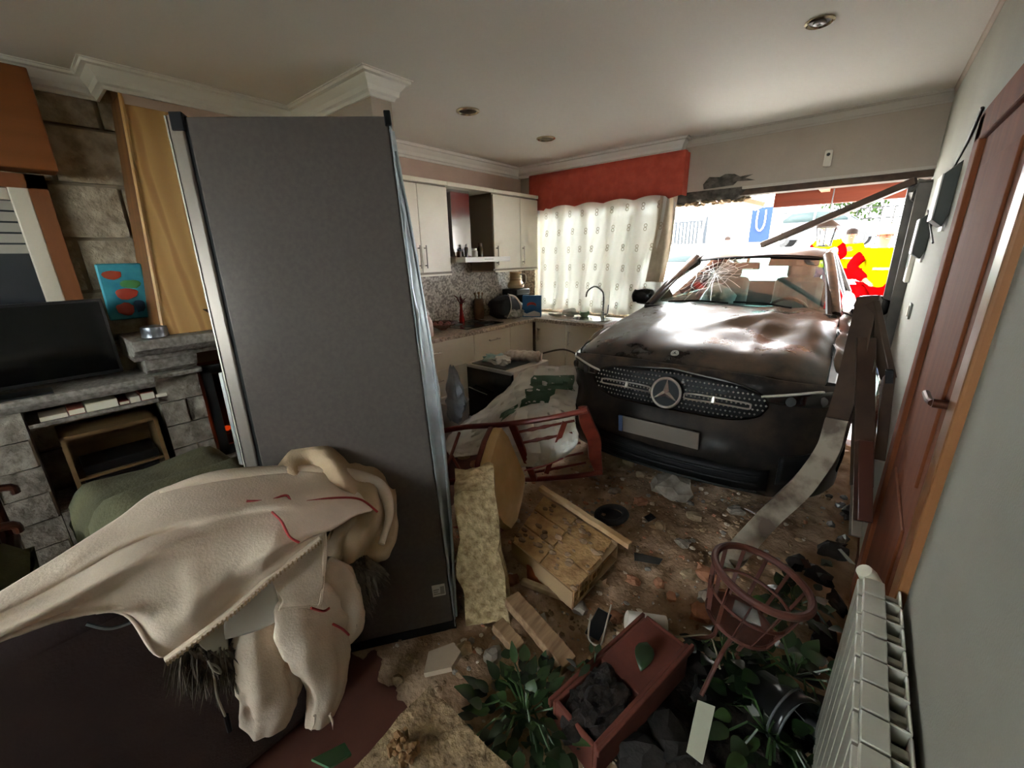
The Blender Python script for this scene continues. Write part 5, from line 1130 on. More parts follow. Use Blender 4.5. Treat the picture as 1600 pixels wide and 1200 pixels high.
# big slab lying in the foreground with a smaller stone on it
P0 = [at(540, 1215, z=.06), at(672, 1072, z=.06), at(812, 1215, z=.06), at(660, 1330, z=.06)]
P1 = [p.lerp((P0[0] + P0[2]) / 2, .04) + V(0, 0, .10) for p in P0]
P1 = [at(545, 1205, z=.17), at(672, 1072, z=.19), at(806, 1205, z=.16), at(660, 1330, z=.14)]; P0 = [p + V(.02 * (i % 2), 0, -p.z + .0) for i, p in enumerate(P1)]
slab('granite_slab', P0, P1, mat('brown_granite', (168, 142, 108), (122, 100, 76), rough=1, scale=28, bump=.8, bscale=50), 6, 'broad broken granite slab lying on the floor beside the sofa', 'stone slab', n=10, amp=.012)
q = at(632, 1178, z=.18); b = MB()
for i in range(2):
    for j in range(3): b.beam(q + V(-.03 + .06 * i, -.03 + .03 * j, .0), q + V(-.03 + .06 * i, -.03 + .03 * j, .045), .012, .012)
for k in range(14): b.rock(q + V(.035 * math.cos(k), .035 * math.sin(k) * (1 - .3 * (k % 3)), .01 + .012 * (k % 4)), (.014, .012, .01), 1, .5, k)
tag(b.build('brick_fragment', mat('fragment_tan', (160, 122, 84), (120, 88, 58), rough=1, scale=20), smooth=0), 'broken bit of hollow brick lying on the granite slab', 'brick')
# broken hollow-brick wall piece
M_hb = mat('hollow_brick', (212, 172, 122), (164, 124, 82), rough=1, scale=11, bump=.6, bscale=40)
T = [at(800, 845, z=.17), at(895, 925, z=.19), at(965, 850, z=.20), at(850, 775, z=.21)]
t = thing('wall_fragment', 'broken wall fragment of hollow bricks with mortar, lying on the earth', 'wall fragment', ((T[0] + T[2]) / 2).to_tuple()[:2] + (.05,))
ex = (T[1] - T[0]); ey = (T[3] - T[0]); n_up = V(0, 0, 1)
def hp(u, v, h): return T[0] + ex * u + ey * v + (T[2] - T[1] - T[3] + T[0]) * u * v + V(0, 0, h)
rows_ = 3
for r_i in range(rows_):                 # courses along u, hollow tubes open at the u=1 end
    v0, v1 = r_i / rows_ + .012, (r_i + 1) / rows_ - .012
    for cidx in range(2):
        u0, u1 = (0 if cidx == 0 else .5 + .012), (.5 - .012 if cidx == 0 else 1.0 - .03 * r_i)
        b = MB(); nU, nV = 6, 6
        b.grid([[hp(u0 + (u1 - u0) * i / nU, v0 + (v1 - v0) * j / nV, .006 * nz((i, j, r_i + cidx * 5), .9, 3)) for i in range(nU + 1)] for j in range(nV + 1)])
        b.grid([[hp(u0 + (u1 - u0) * i / nU, v0 + (v1 - v0) * j / nV, -.085) for i in range(nU + 1)] for j in range(nV + 1)])
        b.grid([[hp(u0 + (u1 - u0) * i / nU, v, -.085 * j) for i in range(nU + 1)] for v in (v0,) for j in range(2)])
        b.grid([[hp(u0 + (u1 - u0) * i / nU, v1, -.085 * j) for i in range(nU + 1)] for j in range(2)])
        b.grid([[hp(u0, v0 + (v1 - v0) * i / nV, -.085 * j) for i in range(nV + 1)] for j in range(2)])
        if cidx == 1:                    # open end: webs between the channels
            for k in range(4):
                v = v0 + (v1 - v0) * k / 3; b.beam(hp(u1 - .004, v, 0), hp(u1 - .004, v, -.085), .008, .012, up=(1, 0, 0))
            for h in (0, -.042, -.085): b.beam(hp(u1 - .004, v0, h), hp(u1 - .004, v1, h), .008, .012)
        else: b.grid([[hp(u1, v0 + (v1 - v0) * i / nV, -.085 * j) for i in range(nV + 1)] for j in range(2)])
        b.build('hollow_brick', M_hb, t, smooth=30)
b = MB(); b.grid([[hp(i / 10, j / 10, -.016) for i in range(11)] for j in range(11)]); b.grid([[hp(i / 10, j / 10, -.092 - .008) + V(0, 0, 0) for i in range(11)] for j in range(11)])
b.grid([[hp(i / 10, e, -.09 * j) for i in range(11)] for e in (0,) for j in range(2)]); b.grid([[hp(i / 10, 1, -.09 * j) for i in range(11)] for j in range(2)])
b.build('mortar_bed', mat('mortar_grey', (170, 140, 104), rough=1), t, smooth=0, solid=.008)
b = MB(); rg = random.Random(31)
for k in range(60):
    p = hp(rg.random(), rg.random(), .008); s = rg.uniform(.006, .018); b.rock(p, (s * 1.5, s, s * .7), 1, .5, k)
o = b.build('mortar_crumbs', M_grit[0], t, smooth=0); o['kind'] = 'stuff'
# end brick with an open channel in front of it
E0 = [at(815, 915, z=.10), at(880, 935, z=.10), at(905, 925, z=.13), at(835, 890, z=.13)]
q0, q1 = at(815, 905, z=.09), at(885, 932, z=.09); d_ = (q1 - q0)
t = thing('hollow_brick', 'broken orange hollow brick with an open channel below the wall fragment', 'brick', ((q0 + q1) / 2).to_tuple()[:2] + (.04,))
up2 = V(-.02, .07, .03)
MB().add([q0, q1, q1 + V(.0, .05, -.04), q0 + V(0, .05, -.04)], [(0, 1, 2, 3)]).build('channel', mat('orange_clay', (178, 98, 46), (150, 76, 34), rough=1, scale=14), t, solid=.01)
MB().add([q0 + up2, q1 + up2, q1 + V(0, .05, -.03), q0 + V(0, .05, -.03)], [(0, 1, 2, 3)]).build('back_web', mat('orange_clay', (178, 98, 46)), t, solid=.012)
MB().beam(q0 + V(0, 0, -.01), q1 + V(0, 0, -.01), .03, .03).build('front_web', sm[0], t, bevel=.004)
# painted timber battens
def batten(p, q, w, h, m, label, name='timber_batten', seg=10, amp=.004):
    b = MB(); s, u, d = frame_to(q - p); rows = []
    for k in range(seg + 1):
        c = p.lerp(q, k / seg) + s * amp * nz((k, 0, 0), .8, 2) + u * amp * nz((k, 3, 0), .8, 5); rows.append([c + s * (i * w / 2) + u * (j * h / 2) for i, j in ((-1, -1), (1, -1), (1, 1), (-1, 1))])
    b.grid(rows, closed=True); b.f.append((0, 1, 2, 3)); b.f.append(tuple(len(b.v) - 4 + k for k in range(4)))
    return tag(b.build(name, m, smooth=25, bevel=.003), label, 'timber')
batten(at(845, 762, z=.30), at(985, 852, z=.24), .035, .03, mat('flaking_white_timber', (218, 192, 152), (184, 146, 102), rough=.9, scale=6), 'pale wooden batten with flaking paint lying across the wall fragment')
batten(at(800, 935, z=.14), at(890, 1040, z=.10), .075, .05, mat('weathered_board', (170, 138, 104), (124, 94, 68), rough=.95, scale=5, stretch=(6, 1, 6)), 'thick weathered board lying below the granite block')
batten(at(778, 975, z=.10), at(812, 1015, z=.08), .06, .045, MATS['weathered_board'], 'short broken stub of weathered board beside the long board')
# rubber ring
q = at(955, 808, z=.08); t = thing('rubber_ring', 'black rubber ring lying in the earth', 'rubber ring', q)
MB().tube([q + V(.085 * math.cos(a), .085 * math.sin(a), .02 + .012 * math.sin(a + 1)) for a in [2 * math.pi * k / 32 for k in range(32)]], .022, 10, closed=True, flat=.7).build('ring', mat('black_rubber', (20, 20, 20), (34, 32, 30), rough=.7, scale=12), t, smooth=60)
MB().lathe([(.075, -.004), (.03, .0), (.001, -.002)], 20, c=q + V(0, 0, .012)).build('web', mat('black_rubber', (20, 20, 20)), t)
# plastic shards of the car
def shard(px, py, z, pts, rz, tilt, m, label, th=.004):
    q = at(px, py, z=z); b = MB(); b.prism(pts, 2, -th / 2, th / 2); b.xf(Matrix.Translation(q) @ rotm(tilt, tilt * .4, rz).to_4x4())
    return tag(b.build('plastic_shard' if 'plastic' in label else 'broken_plate', m, smooth=0), label, 'shard', )
M_shard = mat('black_shard', (22, 22, 23), rough=.3)
shard(1010, 872, .08, [(-.07, -.02), (.06, -.035), (.09, 0), (.0, .02), (-.06, .03)], 40, 14, M_shard, 'curved black plastic shard next to the batten end')
shard(1015, 810, .08, [(-.03, -.02), (.05, -.01), (.04, .03), (-.03, .02)], 70, 20, M_shard, 'small black plastic shard beside the rubber ring')
shard(1180, 803, .08, [(-.07, -.012), (.06, -.02), (.08, .0), (-.05, .015)], 150, 18, mat('pale_shard', (190, 186, 180), rough=.4), 'narrow pale plastic shard on the earth under the car nose')
shard(690, 1030, .10, [(-.075, -.05), (.03, -.085), (.08, -.02), (.06, .06), (-.045, .07)], 60, -18, mat('cream_tile', (190, 170, 146), (170, 150, 128), rough=.35, scale=5), 'five sided cream tile fragment below the fridge corner', .018)
shard(1092, 1135, .14, [(-.02, -.085), (.03, -.09), (.035, .08), (-.02, .07)], 10, 24, mat('pale_tile', (188, 186, 166), rough=.4), 'pale broken strip of plate standing beside the planter', .006)
shard(520, 1182, .10, [(-.05, -.04), (.04, -.05), (.05, .03), (-.02, .07)], 20, -30, mat('green_plastic_sheet', (86, 132, 96), rough=.4), 'green plastic shard in front of the granite slab', .006)
shard(935, 975, .12, [(-.035, -.06), (.03, -.06), (.035, .06), (-.03, .06)], 25, 62, M_shard, 'black plastic box side standing in the rubble', .008)
# white cup
p0, p1 = at(978, 968, z=.13), at(1036, 985, z=.10); d = (p1 - p0).normalized(); s, u, d = frame_to(d)
t = thing('white_pot', 'small white flower pot lying on its side in the rubble', 'pot', p0)
MB().tube([p0, p0 + d * .004, p1, p1 + d * .004], [.03, .036, .056, .057], 24, cap=False).build('pot', mat('white_pot_plastic', (214, 206, 196), rough=.5), t, solid=.004); MB().tube([p0, p0 + d * .003], [.035, .036], 24).build('bottom', mat('white_pot_plastic', (214, 206, 196)), t)
# wire
tag(MB().tube(curve([at(923, 960, z=.16), at(920, 998, z=.14), at(938, 1008, z=.14), at(945, 985, z=.16), at(955, 945, z=.19)], 6), .004, 6).build('bent_wire', mat('pale_wire', (170, 160, 146), rough=.5)), 'pale bent wire sticking out of the rubble beside the black box', 'wire')
tag(MB().tube(curve([at(990, 992, z=.2), at(1060, 995, z=.2), at(1105, 992, z=.2), at(1118, 1015, z=.2), at(1125, 1045, z=.2)], 6), .0035, 6).build('root', mat('pale_root', (160, 150, 130), rough=.8)), 'thin pale root arching over the planter end', 'root')
# terracotta planter tipped over, with its soil and plant
a0, a1 = at(905, 1150, z=.10), at(1030, 1020, z=.13); ax = (a1 - a0).normalized(); sd = ax.cross(V(0, 0, 1)).normalized(); up3 = V(0, 0, 1)
t = thing('planter', 'long terracotta window box tipped over in the rubble', 'planter', a0)
M_terr = mat('terracotta', (112, 56, 42), (90, 44, 32), rough=.9, scale=7); Lp = (a1 - a0).length + .06
def pb(u, s, h): return a0 - ax * .03 + ax * u + sd * s + up3 * h
def pbox(b, u0, u1, s0, s1, h0, h1): b.add([pb(u, s, h) for h in (h0, h1) for u, s in ((u0, s0), (u1, s0), (u1, s1), (u0, s1))], [(3, 2, 1, 0), (4, 5, 6, 7), (0, 1, 5, 4), (1, 2, 6, 5), (2, 3, 7, 6), (3, 0, 4, 7)]); return b
for nm, a in (('side', (0, Lp, -.10, -.085, -.05, .08)), ('side', (0, Lp, .085, .10, -.05, .11)), ('end', (0, .015, -.085, .085, -.05, .09)), ('end', (Lp - .015, Lp, -.085, .085, -.05, .10)), ('base', (0, Lp, -.085, .085, -.05, -.035))): pbox(MB(), *a).build(nm, M_terr, t, bevel=.004)
pbox(MB(), -.01, Lp + .01, -.115, -.10, .05, .085).build('rim', M_terr, t, bevel=.004); pbox(MB(), -.01, Lp + .01, .10, .115, .085, .115).build('rim', M_terr, t, bevel=.004)
pbox(MB(), Lp * .45, Lp - .015, -.084, .084, -.03, .098).build('inner_wall', M_terr, t, bevel=.004)
M_soil = mat('potting_soil', (42, 32, 26), (26, 20, 17), rough=1, scale=24, bump=1, bscale=40)
b = MB().rock(pb(Lp * .22, 0, .06), (.12, .085, .06), 4, .5, 5, Matrix((ax, sd, up3)).transposed(), fine=.3); tag(b.build('soil_clod', M_soil, smooth=40), 'dark clod of soil with roots in the terracotta window box', 'soil')
def leaf(b, p, d, L_, w, up=(0, 0, 1), bend=.3, fold=.25):
    d = Vector(d).normalized(); s = d.cross(Vector(up)); s = s.normalized() if s.length > 1e-4 else V(1, 0, 0); u = s.cross(d).normalized(); rows = []
    for k in range(7):
        t_ = k / 6; ww = w * math.sin(math.pi * (t_ ** .75) * .96 + .06) ; c = p + d * L_ * t_ - u * bend * L_ * t_ * t_
        rows.append([c - s * ww + u * fold * ww, c, c + s * ww + u * fold * ww])
    b.grid(rows)
M_leaf = mat('dark_green_leaf', (22, 36, 18), (36, 54, 26), rough=.35, scale=9); M_leaf2 = mat('fresh_green_leaf', (56, 80, 38), (40, 60, 28), rough=.4, scale=9)
def plant(name, c, n, spread, label, seed, ll=.11, lw=.032, h=.08):
    t = thing(name, label, 'plant', c); rg = random.Random(seed); c = Vector(c)
    for k in range(n):
        a = rg.uniform(0, 2 * math.pi); r = spread * rg.random() ** .6; p = c + V(r * math.cos(a), r * math.sin(a), h * rg.random()); el = rg.uniform(-.3, .9)
        if k % 4 == 0: MB().tube([c + V(0, 0, .01), c.lerp(p, .6) + V(0, 0, .05), p], .004, 5).build('stem', M_leaf2, t)
        b = MB(); leaf(b, p, (math.cos(a) * math.cos(el), math.sin(a) * math.cos(el), math.sin(el)), ll * rg.uniform(.45, 1.0), lw * rg.uniform(.7, 1.2), bend=rg.uniform(0, .5)); b.build('leaf', M_leaf2 if rg.random() < .25 else M_leaf, t, smooth=180)
plant('uprooted_plant', at(822, 1120, z=.08), 110, .20, 'uprooted leafy plant fallen out of the window box', 3, .085, .022)
plant('uprooted_plant', at(925, 1060, z=.14), 16, .07, 'small tuft of green stems on the clod of soil', 5, .07, .012)
plant('uprooted_plant', at(1240, 1060, z=.14), 60, .17, 'crushed dark plant in the rubble beside the radiator', 7, .10, .03)
plant('uprooted_plant', at(1240, 950, z=.10), 40, .14, 'trampled foliage behind the iron basket', 9, .09, .026, .05)
plant('uprooted_plant', at(1130, 1020, z=.12), 36, .13, 'bruised leafy sprigs between planter and iron basket', 13, .09, .028, .06)
plant('uprooted_plant', at(1200, 1150, z=.10), 50, .17, 'dark leafy branch lying in the foreground rubble by the radiator', 15, .10, .026, .07)
b = MB(); q = at(1010, 1030, z=.245); leaf(b, q + V(-.02, .05, .02), (.15, -.8, -.25), .10, .034, bend=.1); tag(b.build('fallen_leaf', M_leaf, smooth=180, solid=.002), 'single broad green leaf lying on the terracotta window box', 'leaf')
# dark odds and ends in the foreground corner
rg = random.Random(77)
odd = [(1085, 1040, .05), (1150, 1080, .06), (1290, 1000, .05), (1180, 1010, .05), (1280, 900, .045), (1300, 860, .05), (1245, 880, .04), (1100, 1080, .05), (1050, 1160, .06), (1300, 1120, .06), (1000, 1190, .06), (1330, 800, .05), (1310, 940, .04)]
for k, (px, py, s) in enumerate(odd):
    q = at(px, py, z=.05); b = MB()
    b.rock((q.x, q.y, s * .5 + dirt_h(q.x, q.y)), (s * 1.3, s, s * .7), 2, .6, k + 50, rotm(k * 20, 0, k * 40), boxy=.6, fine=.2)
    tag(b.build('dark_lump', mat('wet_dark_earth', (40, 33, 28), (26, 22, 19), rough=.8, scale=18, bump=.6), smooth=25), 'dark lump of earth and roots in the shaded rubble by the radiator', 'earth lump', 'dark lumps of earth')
M_sh = glass_mat('shard_glass', (190, 205, 205), .35)
for k in range(26):
    px, py = rg.uniform(1120, 1320), rg.uniform(850, 1180); q = at(px, py, z=.10); s = rg.uniform(.02, .05); b = MB()
    b.prism([(-s, -s * .4), (s * .7, -s * .6), (s, s * .3), (-s * .3, s * .7)], 2, -.0015, .0015); b.xf(Matrix.Translation(q + V(0, 0, rg.uniform(0, .08))) @ rotm(rg.uniform(-40, 40), rg.uniform(-40, 40), rg.uniform(0, 360)).to_4x4())
    tag(b.build('glass_shard', M_sh if k % 3 else mat('bright_shard', (190, 192, 188), rough=.1, metal=.7), smooth=0), 'splinter of broken glass in the rubble by the radiator', 'shard', 'glass splinters by the radiator')
# plastic pot rims among the dark rubble
q = at(1225, 1120, z=.12); t = thing('plant_pot', 'black ribbed nursery pot lying in the dark rubble', 'pot', q)
MB().tube([q + V(-.09, .05, 0), q + V(.02, -.01, .02), q + V(.03, -.015, .02), q + V(.05, -.03, .025)], [.07, .09, .095, .095], 26, cap=False).build('pot', M_shard, t, solid=.004)
for k in range(2): MB().tube([q + V(.0 + .03 * k, .0 - .016 * k, .017) + V(0, .0, 0) + (V(.35, .8, .0).normalized() * math.cos(a) + V(0, 0, 1) * math.sin(a)) * .096 for a in [2 * math.pi * s / 30 for s in range(30)]], .004, 6, closed=True).build('rim', mat('pot_rim_grey', (90, 92, 94), rough=.3), t)
# iron plant stand basket
C0 = at(1190, 903, z=.56); t = thing('plant_stand', 'brown iron plant stand basket tilted in the rubble', 'plant stand', (C0.x, C0.y, .08))
M_iron2 = mat('rusty_brown_iron', (98, 56, 44), (78, 42, 34), rough=.5, scale=12); Rt = rotm(-6, 12, 0); rr = .155
t['_w'] = 1
def ringp(r, h, n=36): return [C0 + Rt @ V(r * math.cos(a), r * math.sin(a), h) for a in [2 * math.pi * k / n for k in range(n)]]
MB().tube(ringp(rr, 0), .013, 10, closed=True).build('top_ring', M_iron2, t)
MB().tube(ringp(rr * .72, -.20), .008, 8, closed=True).build('lower_ring', M_iron2, t); MB().tube(ringp(rr * .86, -.1), .006, 8, closed=True).build('middle_ring', M_iron2, t)
for k in range(12):
    a = 2 * math.pi * k / 12; e = [V(rr * math.cos(a), rr * math.sin(a), 0), V(rr * .88 * math.cos(a), rr * .88 * math.sin(a), -.1), V(rr * .72 * math.cos(a), rr * .72 * math.sin(a), -.2)]
    MB().beam(C0 + Rt @ e[0], C0 + Rt @ e[1], .014, .003).beam(C0 + Rt @ e[1], C0 + Rt @ e[2], .014, .003).build('strap', M_iron2, t, smooth=0)
for k in range(3):
    a = 2 * math.pi * k / 3 + .5; MB().tube(curve([C0 + Rt @ V(rr * .72 * math.cos(a), rr * .72 * math.sin(a), -.2), C0 + Rt @ V(.05 * math.cos(a), .05 * math.sin(a), -.34), C0 + Rt @ V(.14 * math.cos(a), .14 * math.sin(a), -.47)], 6), .008, 8).build('leg', M_iron2, t)
MB().lathe([(.1, 0), (.105, .004), (.001, .004)], 20, Rt, C0 + Rt @ V(0, 0, -.2)).build('base_plate', M_iron2, t)
q = C0 + Rt @ V(.0, .03, -.188); tag(MB().prism([(-.05, -.03), (.05, -.045), (.06, .02), (-.01, .05)], 2, 0, .004).xf(Matrix.Translation(q) @ rotm(4, 8, 30).to_4x4()).build('mirror_piece', mat('bright_shard', (190, 192, 188), rough=.1, metal=.7), smooth=0), 'bright piece of broken mirror inside the iron basket', 'shard')

# ================================================================ FALLEN CHAIR
A0, A1 = V(-1.93, 1.63, .53), V(-1.075, 2.05, .715); Bq0, Bq1 = V(-1.84, 1.50, .30), V(-1.03, 1.90, .405)
A0, A1, Bq0, Bq1 = at(700, 675, y=1.56), at(936, 657, y=1.94), at(690, 746, y=1.70), at(923, 750, y=2.08)
zc = ((A1 - A0) + (Bq1 - Bq0)).normalized(); xc = ((A0 + A1) - (Bq0 + Bq1)); xc = (xc - zc * xc.dot(zc)); Wd = .40; xc.normalize(); yc = zc.cross(xc)     # yc : seat side
if yc.y > 0: yc = -yc
org = (A0 + Bq0) / 2; Wd = ((A0 + A1) - (Bq0 + Bq1)).length / 2; Hc = ((A1 - A0).length + (Bq1 - Bq0).length) / 2
def ch(x, y, z): return org + xc * x * Wd + yc * y + zc * z * Hc
CH = thing('fallen_chair', 'mahogany spindle back dining chair with tan seat lying overturned on the rubble', 'chair', (org.x + .4, org.y + .2, .2))
M_mah = wood('red_mahogany', (130, 58, 44), (98, 40, 30), rough=.3, axis='x')
M_seatc = mat('tan_upholstery', (224, 186, 132), (210, 170, 116), rough=.9, scale=8, bump=.1, bscale=120)
for s in (-.5, .5): MB().tube(curve([ch(s * .96, .03, 0), ch(s, .0, .25), ch(s, -.005, .5), ch(s * 1.02, -.03, .78), ch(s * 1.05, -.07, 1.0)], 6), .017, 10).build('rear_leg', M_mah, CH)
MB().surf([[ch(-.56, -.07, .955), ch(-.3, -.085, .935), ch(0, -.09, .95), ch(.3, -.085, .935), ch(.56, -.07, .955)], [ch(-.56, -.08, .97), ch(-.3, -.095, .97), ch(0, -.1, .985), ch(.3, -.095, .97), ch(.56, -.08, .97)], [ch(-.54, -.085, 1.0), ch(-.25, -.10, 1.015), ch(0, -.11, 1.03), ch(.25, -.10, 1.015), ch(.54, -.085, 1.0)]], 5, 6).build('crest_rail', M_mah, CH, smooth=180, solid=.022)
MB().beam(ch(-.5, -.005, .56), ch(.5, -.005, .56), .022, .045, up=zc).build('lower_rail', M_mah, CH, bevel=.004)
for k in range(5):
    x = -.36 + .18 * k; pr = [(0, .009), (.2, .009), (.3, .014), (.4, .009), (.5, .013), (.6, .008), (1, .008)]
    MB().tube([ch(x, -.005 - .075 * t_, .56 + .35 * t_) for t_, r in pr], [r for t_, r in pr], 8).build('spindle', M_mah, CH)
MB().beam(ch(-.36, .0, .66), ch(.40, -.05, .86), .03, .012, up=yc).build('splat', M_mah, CH, smooth=0)
# round fronted seat
def seatp(x, y, h): return ch(x, y, .46 + h)
out = [(-.5, .02), (-.53, .15), (-.52, .3), (-.4, .40), (-.15, .44), (.15, .44), (.4, .40), (.52, .3), (.53, .15), (.5, .02)]
b = MB(); b.grid([[seatp(x, y, -.02) for x, y in out], [seatp(x * 1.02, y * 1.01, .005) for x, y in out], [seatp(x * .98, y * .99, .04) for x, y in out], [seatp(x * .7, .04 + (y - .04) * .8, .06) for x, y in out], [seatp(x * .3, .1 + (y - .1) * .5, .065) for x, y in out]], closed=True)
b.f.append(tuple(range(10))); b.f.append(tuple(range(40, 50))); b.build('seat', M_seatc, CH, smooth=50)
MB().tube([seatp(x * 1.0, y, -.03) for x, y in out], .018, 8, closed=True).build('seat_rail', M_mah, CH)
for s in (-.42, .42): MB().tube(curve([ch(s, .36, .44), ch(s * 1.0, .38, .28), ch(s * 1.06, .39, .12), ch(s * 1.14, .43, .0)], 5), [.018] * 8 + [.016, .015, .014, .014, .016, .02, .022, .022][:8], 10).build('front_leg', M_mah, CH)
for s in (-.47, .47): MB().tube([ch(s, .03, .22), ch(s * .93, .38, .22)], .010, 8).build('stretcher', M_mah, CH)
MB().tube([ch(-.45, .2, .22), ch(.45, .2, .22)], .010, 8).build('stretcher', M_mah, CH)

# ================================================================ BENT METAL FRAMES OF THE OPENING
M_rust = mat('scraped_frame_paint', (156, 146, 130), (88, 74, 62), rough=.6, scale=9, lo=.4, hi=.6); M_brown = mat('brown_frame', (66, 52, 44), (84, 68, 56), rough=.35, metal=.3, scale=7)
def channel(path, w, d, m, name, par):
    """an open U profile swept along a path"""
    pts = curve(path, 7); b = MB(); rows = []; last = None
    for i, p in enumerate(pts):
        dd = (pts[min(i + 1, len(pts) - 1)] - pts[max(i - 1, 0)]).normalized(); s = dd.cross(V(.25, 1, .2)).normalized(); u = s.cross(dd).normalized()
        rows.append([p + s * a * w / 2 + u * c_ * d for a, c_ in ((-1, -1), (-1, 0), (-.55, 0), (-.5, -.35), (.5, -.35), (.55, 0), (1, 0), (1, -1))])
    b.grid(rows, closed=True); k = 8; b.f.append(tuple(range(k))); b.f.append(tuple(range(len(b.v) - k, len(b.v)))); return b.build(name, m, par, smooth=35)
t = thing('bent_shutter_rail', 'long bent shutter rail, brown above and scraped pale below, against the car', 'metal rail', at(1140, 890, y=1.66))
pathA = [at(1361, 470, y=2.62), at(1345, 540, y=2.50), at(1328, 610, y=2.38), at(1312, 660, y=2.29)]
pathB = [at(1312, 660, y=2.29), at(1298, 700, y=2.22), at(1262, 748, y=2.08), at(1205, 805, y=1.88), at(1150, 868, y=1.70), at(1138, 890, y=1.64)]
channel(pathA, .085, .05, M_brown, 'upper_rail', t); channel(pathB, .085, .05, M_rust, 'lower_rail', t)
t = thing('broken_window_frame', 'broken brown window frame standing upright by the right wall', 'window frame', at(1345, 850, y=1.95))
MB().beam(at(1362, 472, y=2.56), at(1388, 592, y=2.45), .035, .05).build('brace', M_brown, t, bevel=.003)
MB().beam(at(1388, 590, y=2.45), at(1372, 720, y=2.25), .04, .05).build('post', M_brown, t, bevel=.003)
MB().beam(at(1352, 530, y=2.48), at(1346, 760, y=2.1), .07, .045).build('post', M_brown, t, bevel=.003)
MB().beam(at(1350, 690, y=2.15), at(1348, 815, y=1.98), .05, .05).build('post', mat('red_brown_frame', (70, 40, 32), rough=.3), t, bevel=.003)
MB().beam(at(1342, 700, y=2.2), at(1336, 838, y=1.98), .035, .04).build('glazing_strip', mat('grey_brown_strip', (128, 116, 104), rough=.4, metal=.4), t, bevel=.002)
MB().beam(at(1383, 588, y=2.42), at(1396, 588, y=2.42), .03, .06).build('hinge', M_trim, t, bevel=.002)
MB().add([at(1352, 660, y=2.28), at(1366, 560, y=2.4), at(1375, 600, y=2.4), at(1368, 690, y=2.2)], [(0, 1, 2, 3)]).build('glass', M_sh, t, solid=.004)
tag(MB().beam(at(1432, 282, y=YB - .08), V(-.82, 4.72, 1.70), .05, .05).build('fallen_rail', M_brown, bevel=.004), 'dark metal rail fallen from the lintel onto the car roof', 'metal rail')
t = thing('opening_jamb', 'crumpled dark metal jamb at the right edge of the opening', 'door jamb', at(1400, 560, y=YB - .2))
for p, q, w in ((at(1432, 285, y=YB - .02), at(1388, 475, y=YB - .02), .09), (at(1447, 285, y=YB - .1), at(1400, 480, y=YB - .1), .05)): MB().beam(p, q + (q - p) * .55, w, .08).build('post', mat('dark_jamb', (84, 76, 66), (62, 55, 48), rough=.5, scale=8), t, bevel=.004)
MB().rock(at(1440, 300, y=YB - .05), (.06, .05, .08), 2, .6, 8, boxy=.5).build('torn_cap', mat('torn_metal', (170, 164, 154), (70, 66, 62), rough=.4, scale=14, metal=.4), t, smooth=25)
# glass splinters and torn brackets beside the wall
for k in range(10):
    q = at(rg.uniform(1296, 1325), rg.uniform(770, 860), z=.05); q.z = dirt_h(q.x, q.y) + .018; s = .03; b = MB().rock(q, (s * rg.uniform(.4, 1), s * .5, s * rg.uniform(.5, 1.3)), 1, .7, k); tag(b.build('torn_metal_scrap', mat('scrap_metal', (150, 148, 144), (40, 38, 36), rough=.3, metal=.5, scale=14), smooth=0), 'scrap of torn metal behind the broken window frame', 'metal scrap', 'metal scraps by the right wall')

# ================================================================ WHITE SHEET WITH GREEN PRINT
t = thing('printed_sheet', 'crumpled white plastic banner with green printed shapes in front of the oven', 'banner', at(800, 700, z=.05))
M_sheet = mat('white_banner', (228, 224, 216), (214, 210, 202), rough=.55, scale=3)
S = [[at(742, 655, y=2.28), at(790, 610, y=2.45), at(822, 578, y=2.62), at(862, 572, y=2.72), at(905, 572, y=2.74)],
     [at(715, 668, y=2.18), at(770, 640, y=2.30), at(815, 608, y=2.44), at(860, 600, y=2.58), at(905, 602, y=2.62)],
     [at(700, 690, y=2.05), at(755, 668, y=2.16), at(812, 632, y=2.34), at(855, 622, y=2.52), at(902, 632, y=2.55)],
     [at(700, 705, y=1.98), at(750, 690, y=2.08), at(800, 655, y=2.22), at(850, 640, y=2.40), at(900, 645, y=2.42)],
     [at(705, 715, y=1.94), at(760, 708, y=2.02), at(800, 690, y=2.10), at(850, 665, y=2.22), at(900, 660, y=2.30)]]
def shf(p, u, v): return p + V(.3, -1, .5) * (.05 * nz(p, 5, 2) + .05 * abs(nz(p, 10, 5)) + .03 * abs(nz(p, 22, 8)))
sheet = MB().surf(S, 9, 9, shf).build('sheet', M_sheet, t, smooth=35, solid=.003)
def shp(u, v):
    r = [curve(row, 9) for row in S]; j = int(v * 36); c_ = curve([q[j] for q in r], 9); return shf(c_[int(u * 36)], u, v)
S2 = [[at(770, 690, y=1.96), at(800, 650, y=2.04), at(835, 640, y=2.12), at(870, 638, y=2.18), at(895, 650, y=2.16)], [at(760, 705, y=1.9), at(790, 680, y=1.94), at(835, 665, y=2.0), at(870, 660, y=2.05), at(902, 668, y=2.04)], [at(770, 722, y=1.86), at(800, 705, y=1.88), at(840, 700, y=1.9), at(875, 698, y=1.92), at(905, 690, y=1.94)], [at(790, 735, y=1.86), at(815, 730, y=1.88), at(845, 728, y=1.9), at(870, 722, y=1.92), at(890, 712, y=1.94)]]
MB().surf(S2, 8, 8, lambda p, u, v: p + V(.2, -1, .6) * (.06 * abs(nz(p, 9, 12)) + .035 * abs(nz(p, 20, 13)))).build('fold', M_sheet, t, smooth=35, solid=.003)
M_gp = mat('green_print', (70, 98, 76), rough=.6)
